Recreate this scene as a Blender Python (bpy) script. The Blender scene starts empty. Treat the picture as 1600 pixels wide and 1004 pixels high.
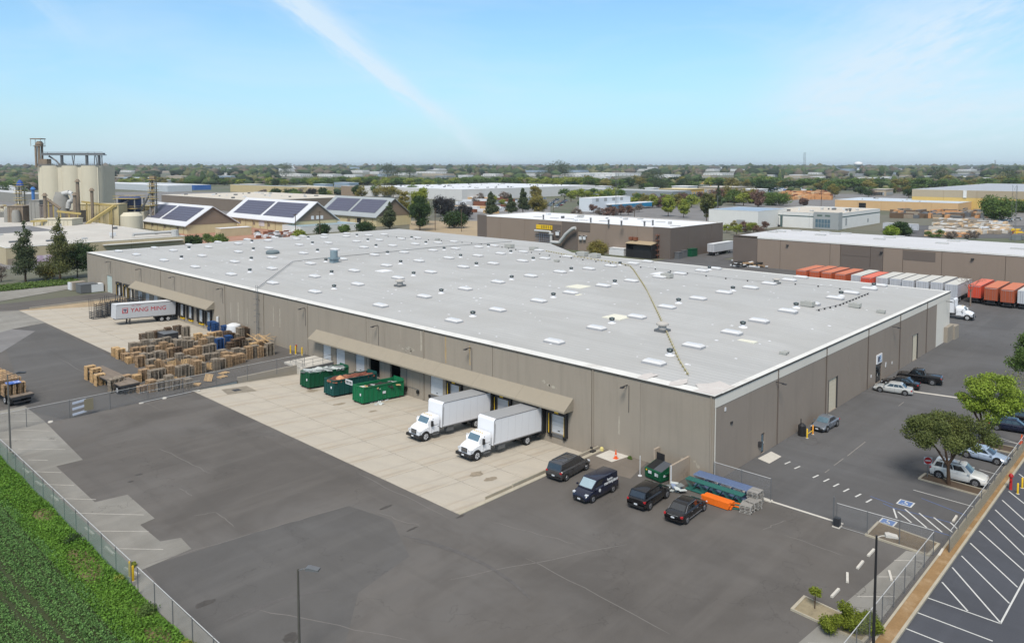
import bpy, math, random
import numpy as np
from mathutils import Vector, Matrix
R = math.radians
rnd = random.Random(11)
rng = np.random.default_rng(5)
sc = bpy.context.scene
C = sc.collection

# ---------------------------------------------------------------- camera
CAM = (-64.257, -34.500, 30.0)
HEAD, PITCH, FPX, PY0 = R(43.403), R(3.464), 1189.47, 330.0
cd = bpy.data.cameras.new('camera')
cam = bpy.data.objects.new('camera', cd); C.objects.link(cam)
cam.location = CAM
cam.rotation_euler = (R(90) - PITCH, 0, HEAD - R(90))
cd.sensor_width = 36; cd.lens = FPX / 1600 * 36
cd.shift_y = -(502 - PY0) / 1600
cd.clip_start = 0.5; cd.clip_end = 60000
sc.camera = cam

# ---------------------------------------------------------------- world: sky, thin cirrus
SUN_EL, SUN_AZ = R(52), R(212)          # azimuth counted from +X towards +Y
w = bpy.data.worlds.new('World'); sc.world = w; w.use_nodes = True
nt = w.node_tree; nt.nodes.clear()
def N(t, **k):
    n = nt.nodes.new(t)
    for a, b in k.items(): setattr(n, a, b)
    return n
def L(a, b): nt.links.new(a, b)
out = N('ShaderNodeOutputWorld'); bg = N('ShaderNodeBackground'); bg.inputs[1].default_value = 0.085
sky = N('ShaderNodeTexSky', sky_type='NISHITA'); sky.sun_disc = False
sky.sun_elevation = SUN_EL; sky.sun_rotation = R(90) - SUN_AZ
sky.altitude = 50; sky.air_density = 1.0; sky.dust_density = 0.5; sky.ozone_density = 2.5
SKY_TINT = (0.80, 1.27, 1.46)
tint = N('ShaderNodeMix', data_type='RGBA', blend_type='MULTIPLY'); tint.inputs[0].default_value = 1
L(sky.outputs[0], tint.inputs[6]); tint.inputs[7].default_value = (*SKY_TINT, 1)
tc = N('ShaderNodeTexCoord'); sep = N('ShaderNodeSeparateXYZ'); L(tc.outputs['Generated'], sep.inputs[0])
def Mth(op, a, b=None, c=None, clamp=False):
    n = N('ShaderNodeMath', operation=op); n.use_clamp = clamp
    for i, v in enumerate((a, b, c)):
        if v is None: continue
        if isinstance(v, (int, float)): n.inputs[i].default_value = v
        else: L(v, n.inputs[i])
    return n.outputs[0]
# azimuth (radians, clockwise from the street axis) and elevation of the direction
az = Mth('ARCTAN2', sep.outputs[1], sep.outputs[0]); el = Mth('ARCSINE', sep.outputs[2])
u = Mth('SUBTRACT', HEAD, az)            # right positive
def streak(u0, e0, ang, length, width, amp, nsc, seed):
    """a soft band of cirrus centred on azimuth u0, elevation e0"""
    ca, sa = math.cos(ang), math.sin(ang)
    du = Mth('SUBTRACT', u, u0); de = Mth('SUBTRACT', el, e0)
    s = Mth('ADD', Mth('MULTIPLY', du, ca), Mth('MULTIPLY', de, sa))
    t = Mth('SUBTRACT', Mth('MULTIPLY', de, ca), Mth('MULTIPLY', du, sa))
    cb = N('ShaderNodeCombineXYZ'); L(Mth('MULTIPLY', s, 4.0), cb.inputs[0]); L(Mth('MULTIPLY', t, 16.0), cb.inputs[1]); cb.inputs[2].default_value = seed
    nz = N('ShaderNodeTexNoise'); nz.inputs['Scale'].default_value = nsc; nz.inputs['Detail'].default_value = 6; nz.inputs['Roughness'].default_value = .6
    L(cb.outputs[0], nz.inputs['Vector'])
    t2 = Mth('ADD', t, Mth('MULTIPLY', Mth('SUBTRACT', nz.outputs[0], .5), width * 2.6))
    g = Mth('ADD', Mth('POWER', Mth('ABSOLUTE', Mth('DIVIDE', t2, width)), 1.7), Mth('POWER', Mth('ABSOLUTE', Mth('DIVIDE', s, length)), 3.0))
    e = Mth('EXPONENT', Mth('MULTIPLY', g, -1.0))
    return Mth('MULTIPLY', Mth('MULTIPLY', e, amp), Mth('ADD', Mth('MULTIPLY', nz.outputs[0], 1.5), .1))
def az_of(px): return math.atan2((px - 800) / FPX, 1.0)
def el_of(py): return math.atan((PY0 - py) / FPX) - PITCH
parts = [
    streak(az_of(560), el_of(85), -R(37), .20, .012, .78, 6, 1.0),
    streak(az_of(470), el_of(5), -R(30), .10, .014, .35, 5, 6.0),
    streak(az_of(1420), el_of(70), R(24), .14, .050, .62, 7, 2.0),
    streak(az_of(1370), el_of(150), R(8), .13, .034, .55, 7, 3.0),
    streak(az_of(1560), el_of(180), R(8), .20, .03, .45, 6, 4.0),
    streak(az_of(60), el_of(20), -R(48), .07, .012, .22, 5, 5.0),
]
# ragged veil everywhere, the same all round the horizon
mp = N('ShaderNodeMapping'); mp.inputs['Scale'].default_value = (2.0, 2.0, 9.0); L(tc.outputs['Generated'], mp.inputs[0])
vz = N('ShaderNodeTexNoise'); vz.inputs['Scale'].default_value = 1.6; vz.inputs['Detail'].default_value = 7; vz.inputs['Roughness'].default_value = .55; vz.inputs['Distortion'].default_value = .6
L(mp.outputs[0], vz.inputs['Vector'])
high = Mth('MULTIPLY', Mth('SUBTRACT', el, .30), 1.6, clamp=True)   # warm white layer added overhead, out of view, to soften and neutralise ambient light
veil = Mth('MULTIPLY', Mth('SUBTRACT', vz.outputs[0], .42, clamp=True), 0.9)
hz = Mth('EXPONENT', Mth('MULTIPLY', Mth('ABSOLUTE', el), -9.0))
hmix = N('ShaderNodeMix', data_type='RGBA'); L(Mth('MULTIPLY', hz, 0.95), hmix.inputs[0]); L(tint.outputs[2], hmix.inputs[6]); hmix.inputs[7].default_value = (4.3, 5.5, 6.4, 1)
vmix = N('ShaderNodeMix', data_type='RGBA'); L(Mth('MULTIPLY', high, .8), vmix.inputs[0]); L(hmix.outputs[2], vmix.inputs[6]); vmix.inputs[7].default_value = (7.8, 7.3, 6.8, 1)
tot = Mth('ADD', veil, 0.10)
for p_ in parts: tot = Mth('ADD', tot, p_)
tot = Mth('MINIMUM', tot, 0.85)
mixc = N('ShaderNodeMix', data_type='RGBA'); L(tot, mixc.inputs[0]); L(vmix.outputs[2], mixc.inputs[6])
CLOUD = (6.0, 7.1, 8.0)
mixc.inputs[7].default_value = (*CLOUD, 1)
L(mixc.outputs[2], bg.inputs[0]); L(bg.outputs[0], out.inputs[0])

# ---------------------------------------------------------------- sun (veiled, soft)
sd = bpy.data.lights.new('sun', 'SUN'); sd.energy = 3.1; sd.angle = R(20); sd.color = (1, .94, .86)
sun = bpy.data.objects.new('sun', sd); C.objects.link(sun)
sdir = Vector((math.cos(SUN_EL) * math.cos(SUN_AZ), math.cos(SUN_EL) * math.sin(SUN_AZ), math.sin(SUN_EL)))
sun.rotation_euler = (-sdir).to_track_quat('-Z', 'Y').to_euler(); sun.location = (0, 0, 200)
sc.view_settings.view_transform = 'Standard'; sc.view_settings.look = 'None'
sc.view_settings.exposure = 0.52; sc.view_settings.gamma = 1; sc.view_settings.use_curve_mapping = False

# ---------------------------------------------------------------- surveying helpers: sight lines from the drone to real surfaces
_fw = np.array([math.cos(HEAD) * math.cos(PITCH), math.sin(HEAD) * math.cos(PITCH), -math.sin(PITCH)])
_rt = np.array([math.sin(HEAD), -math.cos(HEAD), 0.0]); _up = np.cross(_rt, _fw); _c = np.array(CAM)
def ray(x, y): return _fw + _rt * ((x - 800) / FPX) + _up * ((PY0 - y) / FPX)
def gp(x, y, z=0.0):
    d = ray(x, y); q = _c + (z - _c[2]) / d[2] * d; return float(q[0]), float(q[1])
def onx(x, y, X=0.0):
    d = ray(x, y); q = _c + (X - _c[0]) / d[0] * d; return float(q[1]), float(q[2])
def ony(x, y, Y=0.0):
    d = ray(x, y); q = _c + (Y - _c[1]) / d[1] * d; return float(q[0]), float(q[2])
def proj(P):
    d = np.array(P, float) - _c; k = d @ _fw; return 800 + FPX * (d @ _rt) / k, PY0 - FPX * (d @ _up) / k
def hgt(b, top):
    lo, hi = 0.0, 80.0
    for _ in range(40):
        m = (lo + hi) / 2
        if proj((b[0], b[1], m))[1] > top: lo = m
        else: hi = m
    return lo
def scr(px, dist):
    """ground point in the column px at horizontal distance dist"""
    d = ray(px, 258); d = d[:2] / np.hypot(*d[:2]); return _c[0] + d[0] * dist, _c[1] + d[1] * dist

# ---------------------------------------------------------------- materials
def s2l(v):
    v /= 255.0
    return v / 12.92 if v <= .04045 else ((v + .055) / 1.055) ** 2.4
def D(r, g, b, k=1.35): return tuple(min(.85, s2l(c) / k) for c in (r, g, b))
MATS = {}
def M(name, col, rough=.85, var=.10, s1=.3, s2=6.0, metal=0.0, spec=.3, bump=0.0, bs=30.0, stretch=(1, 1, 1), col2=None, f2=.0, s3=1.0, island=0.0, coat=0.0, emit=0.0):
    if name in MATS: return MATS[name]
    m = bpy.data.materials.new(name); m.use_nodes = True; t = m.node_tree; b = t.nodes['Principled BSDF']
    b.inputs['Roughness'].default_value = rough; b.inputs['Metallic'].default_value = metal
    b.inputs['Specular IOR Level'].default_value = spec
    if coat: b.inputs['Coat Weight'].default_value = coat; b.inputs['Coat Roughness'].default_value = .05
    tcn = t.nodes.new('ShaderNodeTexCoord'); mpn = t.nodes.new('ShaderNodeMapping'); mpn.inputs['Scale'].default_value = stretch
    t.links.new(tcn.outputs['Object'], mpn.inputs[0])
    def noise(s, det=4, r=.6):
        n = t.nodes.new('ShaderNodeTexNoise'); n.inputs['Scale'].default_value = s; n.inputs['Detail'].default_value = det; n.inputs['Roughness'].default_value = r
        t.links.new(mpn.outputs[0], n.inputs['Vector']); return n.outputs[0]
    def mth(op, a, bb, cl=False):
        n = t.nodes.new('ShaderNodeMath'); n.operation = op; n.use_clamp = cl
        for i, v in enumerate((a, bb)):
            if isinstance(v, (int, float)): n.inputs[i].default_value = v
            else: t.links.new(v, n.inputs[i])
        return n.outputs[0]
    f = mth('ADD', mth('MULTIPLY', mth('SUBTRACT', noise(s1), .5), 2.6 * var), mth('MULTIPLY', mth('SUBTRACT', noise(s2), .5), 1.6 * var))
    if island:
        gi = t.nodes.new('ShaderNodeNewGeometry')
        f = mth('ADD', f, mth('MULTIPLY', mth('SUBTRACT', gi.outputs['Random Per Island'], .5), island))
    val = mth('ADD', f, 1.0)
    cur = t.nodes.new('ShaderNodeMix'); cur.data_type = 'RGBA'; cur.blend_type = 'MULTIPLY'; cur.inputs[0].default_value = 1
    if col2 is not None:
        mx = t.nodes.new('ShaderNodeMix'); mx.data_type = 'RGBA'
        k = mth('MULTIPLY', mth('SUBTRACT', noise(s3, 5, .65), .5 - f2), 5.0, True)
        t.links.new(k, mx.inputs[0]); mx.inputs[6].default_value = (*col, 1); mx.inputs[7].default_value = (*col2, 1)
        t.links.new(mx.outputs[2], cur.inputs[6])
    else: cur.inputs[6].default_value = (*col, 1)
    cb = t.nodes.new('ShaderNodeCombineColor')
    for i in range(3): t.links.new(val, cb.inputs[i])
    t.links.new(cb.outputs[0], cur.inputs[7]); t.links.new(cur.outputs[2], b.inputs['Base Color'])
    if bump:
        bn = t.nodes.new('ShaderNodeBump'); bn.inputs['Strength'].default_value = bump; bn.inputs['Distance'].default_value = .02
        t.links.new(noise(bs, 3), bn.inputs['Height']); t.links.new(bn.outputs[0], b.inputs['Normal'])
    MATS[name] = m; m['_v'] = 1
    return m
def nodes_of(m):
    t = m.node_tree; return t, t.nodes['Principled BSDF']
def base_src(m):
    t, b = nodes_of(m); return b.inputs['Base Color'].links[0].from_socket
def layer(m, fac, col, kind='MIX'):
    """lay a further colour over a material where fac (socket) is 1"""
    t, b = nodes_of(m); s = base_src(m)
    mx = t.nodes.new('ShaderNodeMix'); mx.data_type = 'RGBA'; mx.blend_type = kind
    t.links.new(fac, mx.inputs[0]); t.links.new(s, mx.inputs[6]); mx.inputs[7].default_value = (*col, 1)
    t.links.new(mx.outputs[2], b.inputs['Base Color'])
def tmath(t, op, a, b=None, cl=False):
    n = t.nodes.new('ShaderNodeMath'); n.operation = op; n.use_clamp = cl
    for i, v in enumerate((a, b)):
        if v is None: continue
        if isinstance(v, (int, float)): n.inputs[i].default_value = v
        else: t.links.new(v, n.inputs[i])
    return n.outputs[0]
def tnoise(t, scale, stretch=(1, 1, 1), det=5, r=.6, dist=0.0, rot=0.0, loc=(0, 0, 0)):
    a = t.nodes.new('ShaderNodeTexCoord'); m = t.nodes.new('ShaderNodeMapping'); m.inputs['Scale'].default_value = stretch; m.inputs['Rotation'].default_value = (0, 0, rot); m.inputs['Location'].default_value = loc
    n = t.nodes.new('ShaderNodeTexNoise'); n.inputs['Scale'].default_value = scale; n.inputs['Detail'].default_value = det; n.inputs['Roughness'].default_value = r; n.inputs['Distortion'].default_value = dist
    t.links.new(a.outputs['Object'], m.inputs[0]); t.links.new(m.outputs[0], n.inputs['Vector']); return n.outputs[0]
def band(t, s, lo, hi):
    return tmath(t, 'MULTIPLY', tmath(t, 'SUBTRACT', s, lo), 1.0 / (hi - lo), True)
def cracks(t, scale, width, loc=(0, 0, 0), dist=.35):
    a = t.nodes.new('ShaderNodeTexCoord'); m = t.nodes.new('ShaderNodeMapping'); m.inputs['Location'].default_value = loc
    t.links.new(a.outputs['Object'], m.inputs[0])
    nz = t.nodes.new('ShaderNodeTexNoise'); nz.inputs['Scale'].default_value = .5; nz.inputs['Detail'].default_value = 5; t.links.new(m.outputs[0], nz.inputs['Vector'])
    mx = t.nodes.new('ShaderNodeMix'); mx.data_type = 'VECTOR'; mx.inputs[0].default_value = dist
    t.links.new(m.outputs[0], mx.inputs[4]); sc_ = t.nodes.new('ShaderNodeVectorMath'); sc_.operation = 'SCALE'; sc_.inputs['Scale'].default_value = 12
    t.links.new(nz.outputs[1], sc_.inputs[0]); t.links.new(sc_.outputs[0], mx.inputs[5])
    v = t.nodes.new('ShaderNodeTexVoronoi'); v.feature = 'DISTANCE_TO_EDGE'; v.inputs['Scale'].default_value = scale; t.links.new(mx.outputs[1], v.inputs['Vector'])
    return tmath(t, 'LESS_THAN', v.outputs['Distance'], width)

def asphalt(name, col, seed, cr=.35, patch=.12):
    m = M(name, col, rough=.93, var=.09, s1=.06, s2=1.2, spec=.2, bump=.25, bs=25)
    t, b = nodes_of(m)
    layer(m, tmath(t, 'MULTIPLY', band(t, tnoise(t, .05, (1, 1, 1), 6, .62, .8, 0, (seed, 0, 0)), .44, .64), min(1, patch * 5)), tuple(c * 1.28 for c in (col[0] * .96, col[1] * .99, col[2] * 1.03)))
    layer(m, tmath(t, 'MULTIPLY', band(t, tnoise(t, .09, (1, 1, 1), 5, .6, .5, 0, (seed, 40, 0)), .46, .62), min(1, patch * 4)), tuple(c * .74 for c in col))
    layer(m, tmath(t, 'MULTIPLY', band(t, tnoise(t, .25, (.12, 1.6, 1), 4, .6, .3, .5, (seed, 5, 0)), .50, .70), .4), tuple(c * 1.4 for c in col))
    layer(m, tmath(t, 'MULTIPLY', band(t, tnoise(t, .3, (1.4, .14, 1), 4, .6, .3, -.2, (seed, 9, 0)), .52, .72), .4), tuple(c * .72 for c in col))
    if cr: layer(m, tmath(t, 'MULTIPLY', cracks(t, .07, .0022, (seed, 0, 0)), cr), tuple(c * .45 for c in col))
    layer(m, tmath(t, 'MULTIPLY', band(t, tnoise(t, 9, (1, 1, 1), 3, .7), .35, .75), .25), tuple(c * 1.35 for c in col))
    return m
mYard = asphalt('asphalt_yard', D(98, 94, 90), 3, .35, .17)
mLot = asphalt('asphalt_lot', D(95, 94, 94), 17, .5)
mDark = asphalt('asphalt_sealed', D(80, 82, 88), 31, .15, .07)
mOld = asphalt('asphalt_old', D(138, 135, 128), 47, .7, .2)
mRoad = asphalt('asphalt_far', D(125, 123, 122), 61, .2)

def concrete(name, col, seed, stain=.5):
    m = M(name, col, rough=.9, var=.08, s1=.15, s2=3, bump=.15, bs=30, spec=.25, island=.10)
    t, b = nodes_of(m)
    layer(m, tmath(t, 'MULTIPLY', band(t, tnoise(t, .10, (1, 1, 1), 6, .6, .6, 0, (seed, 0, 0)), .42, .62), .6), (col[0] * .76, col[1] * .77, col[2] * .80))
    layer(m, tmath(t, 'MULTIPLY', band(t, tnoise(t, .5, (.1, 1.3, 1), 5, .65, .4, .05, (seed, 2, 0)), .50, .72), stain), (col[0] * .58, col[1] * .57, col[2] * .58))
    layer(m, tmath(t, 'MULTIPLY', band(t, tnoise(t, .22, (1, 1, 1), 6, .7, .9, 0, (seed, 70, 0)), .60, .72), .6), (col[0] * .42, col[1] * .38, col[2] * .34))
    layer(m, tmath(t, 'MULTIPLY', band(t, tnoise(t, .13, (1, 1, 1), 5, .65, .6, 0, (seed, 90, 0)), .56, .70), .2), (col[0] * 1.02, col[1] * .84, col[2] * .62))
    layer(m, tmath(t, 'MULTIPLY', cracks(t, .045, .0011, (seed, 5, 0), .12), .35), (col[0] * .3, col[1] * .3, col[2] * .3))
    return m
mSlab = concrete('concrete_apron', D(187, 179, 165), 5, .7)
mSlabEdge = M('joint_filler', D(105, 96, 84), var=.2)
mConc = concrete('concrete_plain', D(168, 160, 146), 25, .3)
mConcL = M('concrete_pale', D(205, 200, 190), var=.12, s1=1.5)
mCurb = M('kerb_concrete', D(176, 168, 150), var=.2, s1=.8, s2=6)
mMulch = M('mulch_strip', D(150, 120, 82), var=.25, s1=.5, s2=8, col2=D(172, 150, 120), s3=.25)
mSoil = M('soil', D(92, 78, 64), var=.3, s1=1.2, s2=9)
mPaint = M('road_paint', D(206, 206, 202), var=.14, s1=2, s2=18)
mPaintO = M('road_paint_old', D(176, 172, 164), var=.25, s1=2, s2=14)
mBluep = M('blue_paint', D(88, 108, 152), var=.25, s1=2, s2=14)
mBlueD = M('blue_paint_new', D(98, 124, 170), var=.15)

def wall(name, col, seed=0, st=.5, drip=1.0):
    m = M(name, col, rough=.88, var=.045, s1=.12, s2=3, spec=.2, island=.05)
    t, b = nodes_of(m)
    layer(m, tmath(t, 'MULTIPLY', band(t, tnoise(t, .9, (1, 1, .07), 5, .7, .3, 0, (seed, 0, 0)), .50, .72), st * .55), tuple(c * .80 for c in col))
    layer(m, tmath(t, 'MULTIPLY', band(t, tnoise(t, .55, (1, 1, .1), 5, .7, .2, 0, (seed, 33, 0)), .60, .74), st * .6), tuple(c * 1.24 for c in col))
    layer(m, tmath(t, 'MULTIPLY', band(t, tnoise(t, .1, (1, 1, 1.5), 5, .6, .5, 0, (seed, 60, 0)), .50, .68), .35), (col[0] * .86, col[1] * .86, col[2] * .88))
    return m
mWallL = wall('wall_paint_tan', D(158, 149, 136), 1, 1.3)
mWallR = wall('wall_paint_brown', D(152, 141, 130), 2, .8)
mBandM = wall('wall_paint_cream', D(226, 221, 210), 3, .25)
mCanopy = wall('canopy_stucco', D(156, 147, 131), 4, .5)
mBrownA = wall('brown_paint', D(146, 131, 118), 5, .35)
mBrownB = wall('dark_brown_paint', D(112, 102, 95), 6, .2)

def roofm(name, col, line=.10, seed=0):
    m = M(name, col, rough=.75, var=.04, s1=.08, s2=1.5, spec=.3)
    t, b = nodes_of(m)
    a = t.nodes.new('ShaderNodeTexCoord'); wv = t.nodes.new('ShaderNodeTexWave'); wv.wave_type = 'BANDS'; wv.bands_direction = 'X'; wv.wave_profile = 'SAW'
    wv.inputs['Scale'].default_value = 2 * math.pi / 20 / .9; wv.inputs['Distortion'].default_value = .15; wv.inputs['Detail'].default_value = 1
    t.links.new(a.outputs['Object'], wv.inputs['Vector'])
    seam = tmath(t, 'GREATER_THAN', wv.outputs['Fac'], .86)
    layer(m, tmath(t, 'MULTIPLY', seam, line * 2.2), tuple(c * .72 for c in col))
    layer(m, tmath(t, 'MULTIPLY', band(t, tnoise(t, .16, (2.2, .22, 1), 6, .65, .4, 0, (seed, 0, 0)), .44, .66), .7), tuple(c * .84 for c in col))
    layer(m, tmath(t, 'MULTIPLY', band(t, tnoise(t, .4, (1.6, .3, 1), 6, .65, .4, 0, (seed, 7, 0)), .57, .74), .6), tuple(min(.85, c * 1.13) for c in col))
    layer(m, tmath(t, 'MULTIPLY', band(t, tnoise(t, .05, (1, 1, 1), 6, .6, .8, 0, (seed, 70, 0)), .48, .60), .5), (col[0] * .84, col[1] * .83, col[2] * .81))
    layer(m, band(t, tnoise(t, 1.1, (1, 1, 1), 2, .5, .0, 0, (seed, 17, 0)), .76, .79), tuple(min(.8, c * 1.3) for c in col))
    return m
mRoof = roofm('roof_membrane', D(185, 185, 183), .3)
mRoofW = M('roof_white', D(232, 233, 236), rough=.7, var=.05, s1=.08, s2=1)
mRoofEdge = M('roof_edge_coating', D(226, 225, 220), rough=.7, var=.10, s1=.4, s2=3, col2=D(196, 190, 182), f2=-.04, s3=.3)
mRoofG = M('roof_grey', D(170, 175, 182), rough=.7, var=.06, s1=.08)
mRoofB = M('roof_beige', D(205, 196, 182), rough=.8, var=.08, s1=.1)

mWhite = M('white_paint', D(236, 238, 242), rough=.35, var=.02, spec=.5)
mWhiteM = M('white_matt', D(222, 224, 226), rough=.6, var=.05, s1=.6)
mTrailer = M('trailer_skin', D(206, 208, 212), rough=.45, var=.05, s1=.5, metal=.15, spec=.5)
mBoxRoof = M('box_roof_translucent', D(158, 160, 162), rough=.5, var=.05)
mTrim = M('trim_aluminium', D(150, 150, 152), rough=.35, var=.05, metal=.5)
mGalv = M('galvanised_steel', D(196, 196, 194), rough=.5, var=.08, metal=.1)
mGalvD = M('galvanised_dull', D(118, 120, 122), rough=.5, var=.1, metal=.3)
mBlack = M('black_rubber', (.012, .012, .012), rough=.75, var=.2)
mBlackP = M('black_plastic', (.018, .018, .019), rough=.45, var=.1)
mSteelD = M('dark_steel', (.035, .035, .038), rough=.5, var=.15)
mTyre = M('tyre_rubber', (.014, .014, .015), rough=.85, var=.15)
mRim = M('wheel_alloy', D(170, 172, 176), rough=.3, metal=.6, var=.04)
mRimW = M('wheel_white', D(205, 206, 208), rough=.4, var=.04)
mGlass = M('car_glass_dark', (.012, .015, .018), rough=.05, spec=.9, var=.02, coat=.6)
mGlassL = M('windscreen_bright', D(150, 172, 182), rough=.08, spec=.9, var=.10, s1=1.5, coat=.5)
mGlassB = M('windscreen_blue', D(92, 118, 132), rough=.08, spec=.9, var=.25, s1=1.5, coat=.5)
mRed = M('tail_lamp_red', (.35, .015, .02), rough=.15, spec=.6)
mLamp = M('head_lamp', D(215, 220, 225), rough=.1, spec=.8)
mPlate = M('plate_white', D(210, 214, 218), rough=.5, var=.1)
mYellow = M('safety_yellow', D(232, 190, 40), rough=.55, var=.12, s1=3)
mOrange = M('safety_orange', D(242, 118, 34), rough=.55, var=.10, s1=2)
mOrangeS = M('signal_orange', D(240, 98, 40), rough=.55, var=.06)
mRedP = M('red_paint', D(175, 40, 40), rough=.5, var=.1)
mDoorW = M('door_white', D(208, 212, 216), rough=.55, var=.04)
mDoorC = M('door_cream', D(216, 206, 184), rough=.6, var=.04)
mDoorG = M('door_green_grey', D(190, 202, 196), rough=.6, var=.04)
mGreenD = M('dumpster_green', D(20, 112, 72), rough=.5, var=.12, s1=1.2, s2=8)
mGreenT = M('dumpster_teal', D(24, 78, 74), rough=.55, var=.14, s1=1.2, s2=8)
mGreenK = M('dumpster_dark_green', D(18, 84, 56), rough=.55, var=.14, s1=1.2, s2=8)
mRust = M('rust_brown', D(130, 82, 60), rough=.9, var=.25, s1=2)
mWood = M('pallet_wood', D(172, 144, 112), rough=.9, var=.2, s1=.8, s2=6, island=.6)
mWoodG = M('pallet_wood_grey', D(152, 140, 124), rough=.92, var=.18, s1=.8, s2=6, island=.45)
mWoodN = M('pallet_wood_new', D(206, 172, 126), rough=.9, var=.14, s1=.8, s2=6, island=.35)
mWoodD = M('pallet_wood_dark', D(108, 88, 70), rough=.92, var=.2, s1=.8, s2=6, island=.45)
mBlueP = M('blue_pallet', D(44, 82, 134), rough=.8, var=.18, s1=1.5, island=.3)
mRackB = M('rack_blue', D(70, 96, 142), rough=.5, var=.14, s1=1)
mRackBl = M('rack_pale_blue', D(128, 142, 168), rough=.5, var=.12, s1=1)
mRackG = M('rack_green', D(52, 112, 104), rough=.5, var=.14, s1=1)
mBrownT = M('shed_roof_tan', D(178, 160, 130), rough=.8, var=.08)

# ---------------------------------------------------------------- mesh builder
class MB:
    def __init__(s): s.v = []; s.f = []; s.m = []
    def quad(s, a, b, c, d, m=0):
        n = len(s.v); s.v += [a, b, c, d]; s.f.append((n, n + 1, n + 2, n + 3)); s.m.append(m); return s
    def tri(s, a, b, c, m=0):
        n = len(s.v); s.v += [a, b, c]; s.f.append((n, n + 1, n + 2)); s.m.append(m); return s
    def box(s, x0, x1, y0, y1, z0, z1, m=0):
        n = len(s.v)
        s.v += [(x0, y0, z0), (x1, y0, z0), (x1, y1, z0), (x0, y1, z0), (x0, y0, z1), (x1, y0, z1), (x1, y1, z1), (x0, y1, z1)]
        for q in ((3, 2, 1, 0), (4, 5, 6, 7), (0, 1, 5, 4), (1, 2, 6, 5), (2, 3, 7, 6), (3, 0, 4, 7)):
            s.f.append(tuple(n + i for i in q)); s.m.append(m)
        return s
    def prism(s, pts, a0, a1, axis='y', m=0):
        """closed polygon pts (2D) extruded along axis from a0 to a1"""
        n = len(s.v); k = len(pts)
        def P(p, a): return {'x': (a, p[0], p[1]), 'y': (p[0], a, p[1]), 'z': (p[0], p[1], a)}[axis]
        s.v += [P(p, a0) for p in pts] + [P(p, a1) for p in pts]
        s.f.append(tuple(n + i for i in range(k))); s.f.append(tuple(n + k + i for i in reversed(range(k)))); s.m += [m, m]
        for i in range(k):
            j = (i + 1) % k; s.f.append((n + i, n + k + i, n + k + j, n + j)); s.m.append(m)
        return s
    def cyl(s, p0, p1, r0, r1=None, n=12, m=0, cap=True):
        r1 = r0 if r1 is None else r1
        p0 = Vector(p0); p1 = Vector(p1); d = (p1 - p0).normalized()
        a = d.orthogonal().normalized(); b = d.cross(a); k = len(s.v)
        for p, r in ((p0, r0), (p1, r1)):
            for i in range(n):
                t = 2 * math.pi * i / n; s.v.append(tuple(p + a * (r * math.cos(t)) + b * (r * math.sin(t))))
        for i in range(n):
            j = (i + 1) % n; s.f.append((k + i, k + j, k + n + j, k + n + i)); s.m.append(m)
        if cap:
            s.f.append(tuple(k + i for i in reversed(range(n)))); s.f.append(tuple(k + n + i for i in range(n))); s.m += [m, m]
        return s
    def tube(s, pts, r, n=8, m=0):
        for i in range(len(pts) - 1): s.cyl(pts[i], pts[i + 1], r if not isinstance(r, (list, tuple)) else r[i], None if not isinstance(r, (list, tuple)) else r[i + 1], n, m)
        return s
    def lathe(s, prof, c=(0, 0, 0), n=16, m=0):
        k = len(s.v)
        for r, z in prof:
            for i in range(n):
                t = 2 * math.pi * i / n; s.v.append((c[0] + r * math.cos(t), c[1] + r * math.sin(t), c[2] + z))
        for q in range(len(prof) - 1):
            for i in range(n):
                j = (i + 1) % n; a = k + q * n
                s.f.append((a + i, a + j, a + n + j, a + n + i)); s.m.append(m)
        s.f.append(tuple(k + i for i in reversed(range(n)))); s.f.append(tuple(k + (len(prof) - 1) * n + i for i in range(n))); s.m += [m, m]
        return s
    def loft(s, rings, m=0, capm=None):
        k = len(s.v); n = len(rings[0])
        for r in rings: s.v += [tuple(p) for p in r]
        for q in range(len(rings) - 1):
            for i in range(n):
                j = (i + 1) % n; a = k + q * n; s.f.append((a + i, a + j, a + n + j, a + n + i)); s.m.append(m)
        s.f.append(tuple(k + i for i in reversed(range(n)))); s.f.append(tuple(k + (len(rings) - 1) * n + i for i in range(n))); s.m += [m, m]
        return s
    def xf(s, mat, start=0):
        for i in range(start, len(s.v)): s.v[i] = tuple(mat @ Vector(s.v[i]))
        return s
    def mesh(s, name, mats, smooth=None):
        me = bpy.data.meshes.new(name); me.from_pydata([tuple(map(float, p)) for p in s.v], [], s.f)
        for m in (mats if isinstance(mats, (list, tuple)) else [mats]): me.materials.append(m)
        if any(s.m): me.polygons.foreach_set('material_index', s.m)
        if smooth:
            me.polygons.foreach_set('use_smooth', [True] * len(s.f)); me.set_sharp_from_angle(angle=R(smooth))
        me.update(); return me
def tagp(o, label=None, cat=None, group=None, kind=None):
    for k, v in (('label', label), ('category', cat), ('group', group), ('kind', kind)):
        if v: o[k] = v
    return o
def link(name, me, parent=None, loc=(0, 0, 0), rot=(0, 0, 0)):
    o = bpy.data.objects.new(name, me); C.objects.link(o); o.location = loc; o.rotation_euler = rot
    if parent is not None: o.parent = parent
    return o
def obj(name, mb, mats, parent=None, loc=(0, 0, 0), rot=(0, 0, 0), smooth=None):
    return link(name, mb.mesh(name, mats, smooth), parent, loc, rot)
def thing(name, label, cat, group=None, loc=(0, 0, 0), rz=0.0):
    o = bpy.data.objects.new(name, None); C.objects.link(o); o.location = loc; o.rotation_euler = (0, 0, rz); o.empty_display_size = .2
    return tagp(o, label, cat, group)
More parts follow.
